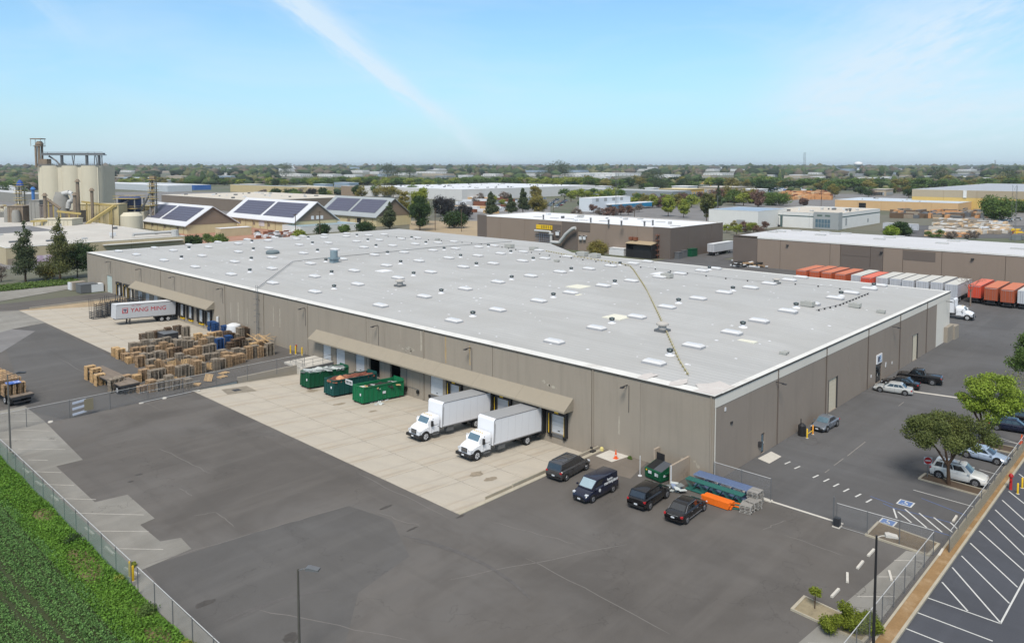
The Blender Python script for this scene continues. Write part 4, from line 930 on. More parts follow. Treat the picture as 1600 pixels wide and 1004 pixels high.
# ---- box trucks backed into the docks (front faces -x)
def box_truck(label, y, xr, rz=0.0, slope=True, L=7.7, name='box_truck', tilt=None):
    t = thing(name, label, 'box truck', 'white box trucks at the docks' if slope else None, (xr, y, zs(xr) + .012 if slope else .012), rz)
    t.rotation_euler = (0, math.atan(DROP / 21) if slope else 0, rz)
    # local: rear at x=0, front towards -x
    h = 1.24; z0, z1 = 1.12, 3.92
    b = MB(); r_ = .28; prof = [(-L, z0), (-L, z1 - r_)] + [(-L + r_ - r_ * math.cos(R(a)), z1 - r_ + r_ * math.sin(R(a))) for a in (22, 45, 68, 90)] + [(0, z1), (0, z0)]
    b.prism(prof, -h, h, 'y', 0); body = obj('cargo_box', b, mWhite, t, smooth=35)
    b = MB(); b.box(-L + r_ + .05, -.05, -h + .05, h - .05, z1 + .0, z1 + .012); obj('box_roof', b, mBoxRoof, body)
    b = MB()
    for s in (-1, 1):
        y_ = s * (h + .006); pts = [(-L + .02, y_, z0), (-L + .02, y_, z1 - r_)] + [(-L + r_ - (r_ - .02) * math.cos(R(a)), y_, z1 - r_ + (r_ - .02) * math.sin(R(a))) for a in (22, 45, 68, 90)] + [(-.02, y_, z1 - .02), (-.02, y_, z0)]
        b.tube(pts, .035, 6); b.box(-L, 0, *sorted((s * h, s * (h + .02))), z0 - .02, z0 + .10)
    for k in range(1, 7): xx = -L + k * L / 7; b.box(xx - .003, xx + .003, -h - .003, -h, z0 + .1, z1 - .05)
    obj('box_rails', b, mTrim, body)
    b = MB(); b.box(-L - 2.4, -.2, -.42, .42, .78, 1.10); b.cyl((-2.2, -.9, .5), (-2.2, .9, .5), .12, n=8); b.box(-.5, -.1, -1.1, 1.1, .55, .7); b.box(-.2, -.05, -1.2, 1.2, .75, 1.1); obj('chassis', b, mSteelD, t)
    b = MB(); b.box(-L + .9, -L + 1.9, -1.15, -.6, .5, 1.0); obj('fuel_tank', b, mGalvD, t)
    X = -L - .25   # back of the cab
    b = MB()  # cab shell
    def ring(x, wl, wu, zl, zu): return [(x, -wl, zl), (x, -wl, (zl + 1.35)), (x, -wu, zu - .12), (x, -wu * .86, zu), (x, wu * .86, zu), (x, wu, zu - .12), (x, wl, (zl + 1.35)), (x, wl, zl)]
    b.loft([ring(X, 1.10, .98, .75, 2.50), ring(X - .75, 1.10, .96, .75, 2.56), ring(X - 1.2, 1.08, .90, .75, 2.46), ring(X - 1.62, 1.0, .90, .75, 1.80)])
    cab = obj('cab', b, mWhite, t, smooth=35)
    b = MB()  # sloping bonnet
    def hr(x, wd, zl, zu): return [(x, -wd, zl), (x, -wd, zu - .28), (x, -wd * .72, zu), (x, wd * .72, zu), (x, wd, zu - .28), (x, wd, zl)]
    b.loft([hr(X - 1.45, 1.06, .80, 1.80), hr(X - 2.0, 1.04, .85, 1.68), hr(X - 2.55, .98, .80, 1.48), hr(X - 2.78, .86, .72, 1.30)])
    hood = obj('bonnet', b, mWhite, t, smooth=35)
    b = MB(); b.box(X - 2.84, X - 2.70, -.42, .42, .82, 1.28); 
    obj('grille', b, mBlackP, hood)
    b = MB()
    for k in range(4): b.box(X - 2.86, X - 2.84, -.38, .38, .88 + k * .1, .92 + k * .1)
    obj('grille_bars', b, mTrim, hood)
    b = MB(); b.box(X - 2.98, X - 2.55, -1.12, 1.12, .42, .72); obj('front_bumper', b, mBlackP, t)
    b = MB(); b.box(X - 3.0, X - 2.98, -.17, .17, .50, .66); obj('number_plate', b, mPlate, t)
    for s in (-1, 1):
        b = MB(); b.box(X - 2.78, X - 2.45, *sorted((s * .55, s * 1.0)), .95, 1.17); obj('headlight', b, mLamp, t)
        b = MB(); b.cyl((X - 1.95, s * .80, .52), (X - 1.95, s * 1.09, .52), .60, n=20); obj('wheel_arch', b, mBlackP, t)
        b = MB(); q = s * 1.085; 
        P = [(X - .15, q, 1.55), (X - 1.05, q, 1.55), (X - .98, s * .985, 2.30), (X - .15, s * .99, 2.32)]; P = P if s > 0 else P[::-1]
        b.quad(*[(p[0], p[1] + s * .02, p[2]) for p in P]); obj('side_window', b, mGlass, cab)
        b = MB(); b.box(X - 1.3, X - 1.12, *sorted((s * 1.12, s * 1.34)), 1.55, 2.15); b.cyl((X - 1.15, s * 1.0, 1.9), (X - 1.2, s * 1.2, 1.9), .02, n=5); obj('mirror', b, mBlackP if s < 0 else mWhiteM, t)
        b = MB(); b.box(X - .95, X - .1, *sorted((s * .95, s * 1.16)), .50, .62); b.box(X - .9, X - .15, *sorted((s * .98, s * 1.12)), .75, .82); obj('cab_step', b, mGalvD, t)
        b = MB(); b.box(X - .28, X - .12, *sorted((s * 1.10, s * 1.125)), 1.33, 1.38); obj('handle', b, mBlackP, cab)
        b = MB()
        for xx in (X - .06, X - 1.12): b.box(xx - .01, xx + .01, *sorted((s * 1.09, s * 1.108)), .80, 2.0)
        obj('door_seam', b, mGalvD, cab)
        wheel(t, X - 1.95, s * .98, .50, .26, s, mRimW); wheel(t, -2.2, s * .93, .50, .46, s, mRimW)
    b = MB(); a = (X - 1.60, 1.83); c_ = (X - 1.22, 2.40)
    b.quad((a[0] - .03, .80, a[1]), (a[0] - .03, -.80, a[1]), (c_[0] - .03, -.78, c_[1]), (c_[0] - .03, .78, c_[1])); obj('windscreen', b, mGlassB, cab)
    b = MB()
    for y_ in (-.6, -.3, 0, .3, .6): b.box(X - .9, X - .8, y_ - .05, y_ + .05, 2.55, 2.60)
    obj('marker_lights', b, mYellow, cab)
    b = MB(); b.box(-L + .15, -L + .2, -h - .02, -h - .006, z0 + .3, z1 - .5); obj('side_strip', b, mTrim, body)
    return t
box_truck('white box truck backed to the dock nearest the green dumpsters', 30.5, -.75)
box_truck('white box truck nearest the camera, backed to the dock beside the minivan', 22.35, -.70)
bt = box_truck('white box truck with a big sleeper-less cab pulling out beyond the far right corner of the warehouse', 1.0, 104.0, R(90), False, 8.5, 'box_truck')
bt.location = (103.3, 12.4, .01); bt['label'] = 'white box truck alone on the back lot past the far right warehouse corner'

# ---- semi-trailers
def trailer(label, loc, rz, skin, L=12.2, group=None, name='semi_trailer', tilt=0.0, top=None, lettering=False, cont=False, roofm_=None):
    """rear doors at x=0, nose towards -x"""
    t = thing(name, label, 'trailer', group, loc, rz); t.rotation_euler = (0, tilt, rz)
    h = 1.25; z0, z1 = 1.22, 3.95
    b = MB(); b.box(-L, 0, -h, h, z0, z1); body = obj('cargo_box', b, skin, t)
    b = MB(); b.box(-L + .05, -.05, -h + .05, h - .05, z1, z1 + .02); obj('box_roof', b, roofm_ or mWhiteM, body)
    b = MB()
    n = 10
    for k in range(n + 1):
        xx = -L + L * k / n
        for s in (-1, 1): b.box(xx - .03, xx + .03, *sorted((s * h, s * (h + .012))), z0 + .1, z1 - .1)
    for s in (-1, 1): b.box(-L, 0, *sorted((s * h, s * (h + .02))), z0 - .05, z0 + .08, 1); b.box(-L, 0, *sorted((s * h, s * (h + .02))), z1 - .1, z1 + .03, 1)
    obj('side_rails', b, [skin, mTrim if not cont else skin], body)
    b = MB(); b.box(.0, .03, -h + .06, -.02, z0 + .05, z1 - .08, 0); b.box(.0, .03, .02, h - .06, z0 + .05, z1 - .08, 0)
    for y_ in (-.75, -.35, .35, .75): b.cyl((.05, y_, z0 + .1), (.05, y_, z1 - .15), .022, n=6, m=1)
    obj('rear_doors', b, [skin, mTrim], body)
    b = MB(); b.box(.0, .06, -1.1, 1.1, z1 - .22, z1 - .16, 0); b.box(-.06, .05, -1.2, -1.05, z0 + .02, z0 + .1, 1); b.box(-.06, .05, 1.05, 1.2, z0 + .02, z0 + .1, 1); obj('marker_lights', b, [mPlate, mRed], body)
    b = MB(); b.box(-L + .1, -.1, -.5, .5, 1.0, z0); b.box(-3.6, -.4, -.55, .55, .62, 1.0); b.box(-.15, .0, -1.0, 1.0, .5, .62); b.box(-.15, -.05, -.7, -.6, .6, 1.2); b.box(-.15, -.05, .6, .7, .6, 1.2); b.cyl((-2.6, -1, .5), (-2.6, 1, .5), .08, n=8); b.cyl((-1.35, -1, .5), (-1.35, 1, .5), .08, n=8); obj('running_gear', b, mSteelD, t)
    b = MB()
    for s in (-1, 1): b.box(-L + 2.6, -L + 2.78, *sorted((s * .75, s * .93)), .1, z0); b.box(-L + 2.5, -L + 2.88, *sorted((s * .68, s * 1.0)), 0, .08)
    b.box(-L + 2.66, -L + 2.72, -.8, .8, .6, .7); obj('landing_gear', b, mSteelD, t)
    for x in (-2.6, -1.35):
        for s in (-1, 1): wheel(t, x, s * .95, .5, .48, s, mRimW)
    if lettering:
        mR = M('lettering_red', D(196, 40, 52), rough=.5, var=.03); mB = M('lettering_navy', D(52, 48, 92), rough=.5, var=.03)
        text('YANG MING', 1.15, mR, body, (-5.2, -h - .02, 2.72), (R(90), 0, 0), bold=.0, w=1.05)
        text('K-LINE AMERICA' if 0 else 'YMLU 456209', .22, mR, body, (-7.6, -h - .02, 3.62), (R(90), 0, 0), w=1.4)
        b = MB(); yy0, yy1 = -h - .03, -h - .013; X0 = -10.1
        b.box(X0, X0 + 1.0, yy0, yy1, 2.25, 3.25, 0); b.box(X0 + .10, X0 + .90, yy0 - .004, yy0, 2.35, 3.15, 1); b.box(X0 + .16, X0 + .84, yy0 - .008, yy0 - .004, 2.85, 3.02, 2); b.box(X0 + .40, X0 + .60, yy0 - .008, yy0 - .004, 2.42, 2.85, 2); b.box(X0 + .06, X0 + .2, yy0 - .008, yy0 - .004, 2.3, 2.8, 0); b.box(X0 + .8, X0 + .94, yy0 - .008, yy0 - .004, 2.3, 2.8, 0)
        obj('emblem', b, [mR, mTrailer, mB], body)
    return t
tr = trailer('white semi-trailer lettered YANG MING backed against the far dock', (-.75, 120.1, zs(-.75) + .01), R(0), mTrailer, 11.2, lettering=True, tilt=math.atan(DROP / 21))
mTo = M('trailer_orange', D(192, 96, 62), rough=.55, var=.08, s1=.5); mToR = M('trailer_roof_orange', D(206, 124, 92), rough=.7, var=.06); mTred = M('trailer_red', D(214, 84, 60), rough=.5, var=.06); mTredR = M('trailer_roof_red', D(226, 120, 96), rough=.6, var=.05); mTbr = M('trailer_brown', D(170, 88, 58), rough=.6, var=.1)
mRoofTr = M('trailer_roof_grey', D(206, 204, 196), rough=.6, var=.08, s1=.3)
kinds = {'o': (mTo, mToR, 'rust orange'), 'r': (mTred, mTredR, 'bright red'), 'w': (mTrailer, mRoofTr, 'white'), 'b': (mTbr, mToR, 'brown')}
seq = [(42.4, 'o', 0.0), (39.5, 'o', 1.0), (36.4, 'o', .6), (32.9, 'o', 0), (29.3, 'w', .5), (26.4, 'r', -1.5), (23.6, 'w', .3), (20.8, 'w', .9), (18.0, 'w', .2), (15.2, 'w', .8), (12.4, 'w', 1.5), (9.2, 'w', .3), (5.2, 'r', 2.4), (1.9, 'b', 1.2), (-1.2, 'b', .6), (-4.2, 'w', 1.0)]
lab = ['first from left', 'second from the left', 'third from the left', 'fourth from the left', 'just left of the bright red roof', 'with a red roof amid white ones', 'just right of the bright red roof', 'second right of the bright red roof', 'with an orange front corner showing', 'middle of the white run', 'second before the warehouse corner', 'standing just behind the warehouse corner', 'right of the bare tree', 'second right of the bare tree', 'third right of the bare tree', 'at the right edge of the photo']
protos = {}
for (y, k, dx), lb in zip(seq, lab):
    s_, r_, cn = kinds[k]; L_ = '%s trailer in the row behind the warehouse, %s' % (cn, lb); x = 121.6 + dx
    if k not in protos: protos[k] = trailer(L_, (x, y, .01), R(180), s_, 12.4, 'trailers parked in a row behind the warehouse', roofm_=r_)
    else: copy_tree(protos[k], loc=(x, y, .01), label=L_)
trailer('white semi-trailer parked between the two brown warehouses', (163.5, 90.2, .01), R(180), mTrailer, 14.2)
trailer('white semi-trailer beside the white and grey warehouse, right of the glass corner', gp(1381, 361) + (.01,), R(85), mTrailer, 14.5)

# ---- flatbeds and pallets
def pallet_mesh(n, wood, seed, neat=.02, w_=1.2, d_=1.0):
    r_ = random.Random(seed); b = MB(); z = 0
    for k in range(n):
        ox, oy, a = r_.gauss(0, neat), r_.gauss(0, neat), r_.gauss(0, neat); s = len(b.v)
        for y in (-d_ / 2, -.05, d_ / 2 - .1):
            for x in (-w_ / 2, -.06, w_ / 2 - .12): b.box(x, x + .12, y, y + .1, .02, .10)
        for i in range(6 if n < 3 or k == n - 1 else 4):
            nb = 6 if n < 3 or k == n - 1 else 4
            x = -w_ / 2 + i * (w_ - .14) / (nb - 1); b.box(x, x + .14, -d_ / 2, d_ / 2, .10, .12)
        for x in (-w_ / 2, w_ / 2 - .12): b.box(x, x + .12, -d_ / 2, d_ / 2, .0, .02)
        b.xf(Matrix.Translation((ox, oy, z)) @ Matrix.Rotation(a, 4, 'Z'), s); z += .128
    return b.mesh('pallet_stack', wood)
PM = {}
def pmesh(n, wn, var):
    k = (n, wn, var)
    if k not in PM: PM[k] = pallet_mesh(n, {'t': mWood, 'g': mWoodG, 'n': mWoodN, 'd': mWoodD, 'b': mBlueP}[wn], hash(k) % 9999 if 0 else n * 31 + ord(wn) * 7 + var, .018 if wn != 'd' else .035)
    return PM[k]
WN = {'t': 'tan', 'g': 'weathered grey', 'n': 'fresh pale', 'd': 'dark brown', 'b': 'blue painted'}
def stack(x, y, n, wn, where, rz=0, z=0.0, rx=0.0, group='pallet stacks in the yard', fixed=None):
    o = link('pallet_stack', pmesh(n, wn, rnd.randint(0, 1)), None, (x, y, z + .005), (rx, 0, rz + rnd.gauss(0, .035)))
    size = 'tall' if n >= 14 else 'waist-high' if n >= 8 else 'low'
    return tagp(o, fixed or '%s %s stack of wooden pallets %s' % (size, WN[wn], where), 'pallet stack', group)
def prow(p, q, n, woods, where, hs=(10, 16), two=False, step=None):
    (x0, y0), (x1, y1) = gp(*p), gp(*q); d = math.hypot(x1 - x0, y1 - y0); k = max(n or 2, int(d / 1.24))
    for i in range(k):
        f = i / max(1, k - 1); x, y = x0 + (x1 - x0) * f, y0 + (y1 - y0) * f
        stack(x + rnd.gauss(0, .12), y + rnd.gauss(0, .12), rnd.randint(hs[0] - 2, hs[1]), rnd.choice(woods), where, R(rnd.choice((0, 90))))
prow((205, 612), (222, 612), 2, 'nt', 'left in the row nearest the fence', (7, 9))
prow((236, 611), (292, 605), 5, 'ggt', 'in the middle of the row nearest the fence', (12, 15))
prow((242, 598), (318, 582), 8, 'gtg', 'in the second row from the fence', (12, 16))
prow((214, 596), (236, 590), 3, 'tn', 'behind the fresh pale stack at the fence', (10, 14))
prow((335, 578), (375, 567), 5, 'gdt', 'right of the gap by the scattered boards', (11, 14))
prow((352, 566), (422, 554), 9, 'gtg', 'in the long right-hand row beside the retaining wall', (13, 16))
prow((182, 556), (204, 567), 3, 'tn', 'at the left tip of the heap', (9, 12))
prow((212, 566), (222, 572), 2, 'tn', 'at the near corner of the left block', (14, 16))
prow((206, 550), (300, 538), 10, 'ggt', 'in the back row of the left block', (11, 14))
prow((212, 556), (318, 545), 11, 'tgg', 'in the second last row of the left block', (12, 15))
prow((224, 566), (330, 553), 11, 'tggd', 'in the middle row of the left block', (11, 15))
prow((236, 575), (345, 560), 11, 'tgg', 'in the front row of the left block', (9, 14))
prow((224, 530), (262, 526), 5, 'gtd', 'in the short far row beside the trailer apron', (10, 13))
prow((276, 524), (288, 527), 2, 'dg', 'at the right end of the short far row', (15, 17))
prow((300, 538), (340, 530), 5, 'tn', 'leaning together left of the blue stacks', (10, 14))
prow((318, 548), (345, 540), 4, 'tg', 'in front of the blue stacks', (13, 16))
prow((331, 516), (338, 519), 2, 'b', 'nearest the far dock doors', (12, 14))
prow((352, 525), (356, 524), 1, 'b', 'in front of the white tank', (15, 15))
prow((342, 545), (348, 543), 1, 'b', 'in the thick of the heap', (13, 15)); prow((356, 537), (360, 535), 1, 'b', 'right of the middle of the heap', (12, 12))
prow((354, 533), (386, 526), 6, 'dgd', 'with dark sheets against the warehouse wall', (10, 15))
prow((360, 545), (388, 538), 5, 'dg', 'near the warehouse wall, right of the blue stacks', (9, 13))
prow((396, 546), (414, 541), 3, 'nt', 'at the right end beneath splayed boards', (9, 13)); prow((390, 552), (410, 551), 3, 'dt', 'low at the right end by the bollards', (4, 7))
stack(*gp(141, 592), 15, 'n', '', fixed='tall fresh pale stack of pallets standing alone at the left end of the empty flatbed', z=0)
stack(*gp(150, 596), 15, 'n', '', fixed='second tall fresh pale stack of pallets beside the empty flatbed'); stack(*gp(156, 601), 12, 'n', '', fixed='shorter fresh pale stack of pallets in front of the two tall ones')
stack(*gp(178, 612), 14, 'g', '', fixed='tall grey stack of pallets nearest the fence beside the flatbed'); stack(*gp(186, 609), 14, 'g', '', fixed='tall grey stack of pallets hidden behind the one nearest the fence')
stack(*gp(197, 603), 12, 't', '', fixed='tan stack of pallets at the right end of the flatbed', rz=.2)
for px, py, n in ((307, 601, 1), (350, 583, 1), (347, 589, 1), (262, 604, 1)): stack(*gp(px, py), n, 'n', '', rz=rnd.random(), fixed='single loose pallet lying flat on the asphalt near the fence')
# pallets leaning on edge
for i, (px, py) in enumerate(((256, 574), (268, 575), (280, 570), (290, 572), (300, 571), (310, 574), (322, 578), (330, 578), (338, 576), (345, 574), (262, 604), (272, 602), (284, 600))):
    x, y = gp(px, py); o = link('pallet', pmesh(1, 'n' if i % 2 else 't', 0), None, (x, y, .6), (R(70 + rnd.uniform(-8, 12)), 0, R(rnd.uniform(-30, 30)))); tagp(o, 'single wooden pallet leaning on edge against a stack in the gap of the heap' if i < 10 else 'single wooden pallet leaning on edge in the row nearest the fence', 'pallet', 'pallets leaning on edge')
x, y = gp(332, 598); o = link('pallet', pmesh(1, 'n', 1), None, (x + 0, y + 1, .55), (R(62), 0, R(-60))); tagp(o, 'pale pallet leaning by the right end of the row nearest the fence', 'pallet')
# loose boards on the heap's right end
b = MB()
for i in range(26):
    x, y = gp(rnd.uniform(392, 424), rnd.uniform(538, 546)); s = len(b.v); b.box(-.9, .9, -.06, .06, 0, .03); b.xf(Matrix.Translation((x, y, rnd.uniform(1.2, 2.0))) @ Matrix.Rotation(rnd.uniform(0, 3.1), 4, 'Z') @ Matrix.Rotation(rnd.uniform(-.5, .3), 4, 'Y'), s)
tagp(obj('loose_boards', b, mWoodN), 'tangle of loose pale boards on top of the right-hand stacks', 'boards', kind='stuff')
x, y = gp(365, 524); b = MB(); b.lathe([(1.3, 0), (1.35, 1.2), (1.2, 1.9), (.5, 2.2)], n=16); tagp(obj('white_tank', b, mWhiteM, None, (x, y, 0), smooth=40), 'white plastic tank with a tan lid behind the blue pallet stacks', 'tank')
b = MB(); b.box(-1.6, 1.6, -1.2, 1.2, 0, 1.15); b.box(-1.65, 1.65, -1.25, 1.25, 1.15, 1.22, 1); x, y = gp(262, 529); tagp(obj('covered_bundle', b, [mSteelD, mGalvD], None, (x, y, 0), (0, 0, R(90))), 'bundle under a dark tarpaulin in the short far pallet row', 'bundle')

def flatbed(label, loc, rz, L=12.0):
    t = thing('flatbed_trailer', label, 'flatbed trailer', None, loc, rz)
    b = MB()
    for k in range(8): b.box(-L / 2, L / 2, -1.25 + k * .3125 + .008, -1.25 + (k + 1) * .3125 - .008, 1.24, 1.32)
    obj('deck_planks', b, M('deck_wood', D(128, 116, 104), rough=.9, var=.2, s1=1, island=.2), t)
    b = MB(); b.box(-L / 2, L / 2, -1.27, -1.19, 1.08, 1.24); b.box(-L / 2, L / 2, 1.19, 1.27, 1.08, 1.24); b.box(-L / 2 + .2, L / 2 - .2, -.5, -.3, .85, 1.24); b.box(-L / 2 + .2, L / 2 - .2, .3, .5, .85, 1.24); b.box(-L / 2, -L / 2 + .12, -1.2, 1.2, .9, 1.24); b.box(-L / 2, -L / 2 + .1, -1, 1, .45, .58); obj('chassis', b, mSteelD, t)
    for x in (-L / 2 + 1.2, -L / 2 + 2.5):
        for s in (-1, 1): wheel(t, x, s * .95, .5, .46, s, mRimW)
    b = MB()
    for s in (-1, 1): b.box(L / 2 - 2.6, L / 2 - 2.4, *sorted((s * .7, s * .85)), 0.02, 1.1)
    obj('landing_gear', b, mSteelD, t)
    return t
flatbed('empty flatbed trailer with grey deck between the fresh pale pallets and the fence', (-27.4, 75.9, .01), R(92), 12.5)
flatbed('loaded flatbed trailer with pallets at the left edge of the photo', (-39.0, 81.2, .01), R(96), 14)
for i in range(8):
    for s in (-.62, .62):
        stack(-39.55 - i * .13 + s + .62, 75.6 + i * 1.26, 14 if not (i == 0) else 11, rnd.choice('tn'), '', z=1.33, group='pallet stacks on the loaded flatbed', fixed='tan stack of pallets riding on the loaded flatbed at the left edge of the photo')
b = MB(); b.box(-.75, .75, -.6, .6, 0, .10); tagp(obj('blue_sheet', b, M('sheet_blue', D(70, 110, 190), var=.5, s1=3, s2=6, col2=D(200, 204, 214), s3=2.5), None, (-38.95, 75.6, 1.33 + 11 * .128 + .02)), 'blue and white crumpled sheet on the rearmost pallets of the loaded flatbed', 'sheet')

# ---- roll-off dumpsters, tilted with the apron
def rolloff(label, xc, y, m, fill, L=6.2, W_=2.25, H_=2.15, loads=None):
    t = thing('roll_off_container', label, 'dumpster', 'roll-off containers at the dock', (xc, y, zs(xc) + .02), 0); t.rotation_euler = (0, math.atan(DROP / 21), 0)
    h, l = W_ / 2, L / 2; b = MB(); z0 = .22
    b.box(-l, l, -h, h, z0, z0 + .06); b.box(-l, l, -h, -h + .06, z0 + .06, H_); b.box(-l, l, h - .06, h, z0 + .06, H_); b.box(l - .06, l, -h + .06, h - .06, z0 + .06, H_ + .35); b.box(-l, -l + .06, -h + .06, h - .06, z0 + .06, H_)
    body = obj('shell', b, m, t)
    b = MB(); n = 9
    for k in range(n + 1):
        x = -l + .04 + (L - .12) * k / n
        for s in (-1, 1): b.box(x - .04, x + .04, *sorted((s * h, s * (h + .07))), z0, H_)
    for k in range(6): y_ = -h + .1 + k * (W_ - .2) / 5; b.box(-l - .06, -l, y_ - .04, y_ + .04, z0, H_)
    obj('ribs', b, m, body)
    b = MB()
    for s in (-1, 1): b.box(-l, l, *sorted((s * (h - .06), s * (h + .09))), H_, H_ + .09)
    b.box(-l - .07, -l + .08, -h + .06, h - .06, H_, H_ + .09); obj('top_rail', b, m, body)
    b = MB(); b.box(-l, l, -.75, -.6, .05, z0); b.box(-l, l, .6, .75, .05, z0); obj('skids', b, mSteelD, t)
    for x in (-l + .25, l - .4):
        for s in (-1, 1): b = MB(); b.cyl((x, s * .75, .13), (x, s * .98, .13), .13, n=10); obj('roller', b, mRust, t)
    b = MB(); b.box(-.25, .25, -h - .012 - .07, -h - .07, 1.0, 1.32); b.box(-l - .075, -l - .065, -.75, -.5, 1.1, 1.4); obj('sticker', b, mWhiteM, body)
    b = MB(); r_ = random.Random(int(y))
    for k in range(fill[1]):
        x, y_ = r_.uniform(-l + .5, l - .6), r_.uniform(-h + .35, h - .35); s = len(b.v); a, c_, d_ = r_.uniform(.2, .9), r_.uniform(.1, .5), r_.uniform(.03, .12)
        b.box(-a, a, -c_, c_, -d_, d_, r_.randint(0, len(fill[0]) - 1)); b.xf(Matrix.Translation((x, y_, fill[2] + r_.uniform(-.12, .12))) @ Matrix.Rotation(r_.uniform(0, 3), 4, 'Z') @ Matrix.Rotation(r_.uniform(-.25, .25), 4, 'X'), s)
    b.box(-l + .07, l - .07, -h + .07, h - .07, fill[2] - .3, fill[2] - .08)
    o = obj('load', b, fill[0], t); o['kind'] = 'stuff'
    return t
mJunkW = M('junk_white', D(200, 206, 204), var=.2); mJunkG = M('junk_grey', D(120, 126, 126), var=.25); mJunkB = M('junk_brown', D(150, 100, 78), var=.3, s1=1.5, s2=7); mJunkR = M('junk_red', D(120, 70, 58), var=.3); mJunkK = M('junk_dark', D(58, 56, 54), var=.3)
rolloff('bright green roll-off container with a white sticker, nearest of the three at the dock', -4.3, 46.6, mGreenD, ([mJunkK, mJunkK, mJunkK, mWoodN, mJunkW], 60, 1.75), 6.6)
rolloff('teal roll-off container heaped with reddish rubble, middle of the three', -5.0, 51.9, mGreenT, ([mJunkR, mJunkB, mJunkB], 110, 2.0), 7.0)
rolloff('dark green roll-off container topped with white and grey sheets, farthest of the three', -5.6, 57.4, mGreenK, ([mJunkW, mJunkW, mJunkG], 70, 2.15), 6.4)
b = MB(); b.lathe([(.75, 0), (.35, .35), (.05, .5)], n=9); tagp(obj('cardboard_heap', b, M('cardboard', D(205, 150, 112), var=.1), None, (-6.8, 51.7, zs(-6.8) + 2.1)), 'heap of orange brown cardboard on the teal container', 'cardboard')
b = MB(); b.box(-.03, .03, -.75, .75, 0, .6); b.box(-.04, -.03, -.65, -.1, .12, .48, 1); b.box(-.04, -.03, .0, .6, .12, .48, 1); tagp(obj('white_board', b, [mWhiteM, mJunkG], None, (-7.1, 49.2, 1.1)), 'white sign board propped between the teal and the bright green containers', 'board')
b = MB()
for i in range(40):
    x, y = gp(rnd.gauss(585, 8), rnd.gauss(628, 2.5), -1); s = len(b.v); b.box(-.2, .2, -.15, .15, 0, .12); b.xf(Matrix.Translation((x, y, zs(x))) @ Matrix.Rotation(rnd.uniform(0, 3), 4, 'Z') @ Matrix.Rotation(rnd.uniform(-.6, .6), 4, 'X'), s)
tagp(obj('rubbish', b, mJunkW), 'white plastic rubbish on the concrete in front of the bright green container', 'rubbish', kind='stuff')

# ---- small green front-load dumpster in its enclosure
t = thing('front_load_dumpster', 'small dark green dumpster with one black lid open in its block enclosure', 'dumpster', None, (-2.65, 4.35, .02), R(-8))
b = MB(); b.prism([(-.85, .12), (-.95, 1.0), (-.75, 1.05), (.75, 1.45), (.85, .12)], -.98, .98, 'y', 0)
body = obj('shell', b, mGreenK, t); b = MB()
for y_ in (-.6, 0, .6): b.box(-.98, -.9, y_ - .03, y_ + .03, .2, .95)
b.box(-.3, .3, -1.12, -.98, .7, .86); b.box(-.3, .3, .98, 1.12, .7, .86); obj('ribs', b, mGreenK, body)
b = MB(); b.v = [(-.8, -.97, 1.08), (.76, -.97, 1.50), (.76, 0, 1.50), (-.8, 0, 1.08), (-.8, -.97, 1.05), (.76, -.97, 1.46), (.76, 0, 1.46), (-.8, 0, 1.05)]; b.f = [(0, 1, 2, 3), (7, 6, 5, 4), (0, 4, 5, 1), (1, 5, 6, 2), (2, 6, 7, 3), (3, 7, 4, 0)]; b.m = [0] * 6; obj('lid', b, M('lid_grey', D(82, 86, 92), rough=.5), t)
b = MB(); b.prism([(-.78, 1.06), (.74, 1.47), (.74, 1.455), (-.78, 1.045)], .05, .92, 'y'); obj('opening', b, mBlack, t)
b = MB(); b.box(.78, .86, .02, .97, 1.2, 2.1); obj('lid', b, mBlackP, t)
b = MB(); b.box(-.97, -.955, -.7, -.3, .55, .85); b.box(-.97, -.955, .1, .5, .62, .9); b.box(-.5, 0, -.995, -.982, .5, .7); obj('sticker', b, mPlate, t); b = MB(); b.box(-.97, -.955, .6, .8, .8, .95); obj('sticker', b, mYellow, t)
mEncl = concrete('enclosure_block', D(172, 158, 142), 99, .3)
b = MB(); b.box(-3.35, -.05, 2.55, 2.75, 0, 1.9); tagp(obj('block_wall', b, mEncl), 'freestanding tan wall on the right side of the small green dumpster', 'wall')
b = MB(); b.box(-.9, -.05, 5.9, 6.1, 0, 1.95); tagp(obj('block_wall', b, mEncl), 'short tan wall stub behind the small green dumpster', 'wall')
b = MB(); b.cyl((-3.4, 6.0, 0), (-3.4, 6.0, 2.0), .035, n=8); b.cyl((-3.4, 6.0, 0), (-3.4, 6.0, .05), .2, n=8); tagp(obj('gate_post', b, mWhiteM), 'thin white gate post left of the small green dumpster', 'post')
b = MB(); b.cyl((-3.5, 2.5, 0), (-3.5, 2.5, 2.0), .05, n=8); tagp(obj('gate_post', b, mWhiteM), 'thin white gate post at the end of the tan dumpster wall', 'post')
def cone(x, y, label, s=1.0):
    t = thing('traffic_cone', label, 'traffic cone', None, (x, y, .02)); b = MB(); b.box(-.19 * s, .19 * s, -.19 * s, .19 * s, 0, .04); obj('cone_base', b, mOrangeS, t); b = MB(); b.lathe([(.15 * s, .04), (.03 * s, .78 * s)], n=12); obj('cone_body', b, mOrangeS, t); b = MB(); b.lathe([(.112 * s, .28 * s), (.086 * s, .42 * s)], n=12); obj('collar', b, mWhiteM, t)
cone(-1.45, 10.25, 'orange traffic cone on the concrete pad against the tan wall', 1.15); cone(*gp(1596, 693), 'orange traffic cone by the fence at the right edge of the photo', 1.3)
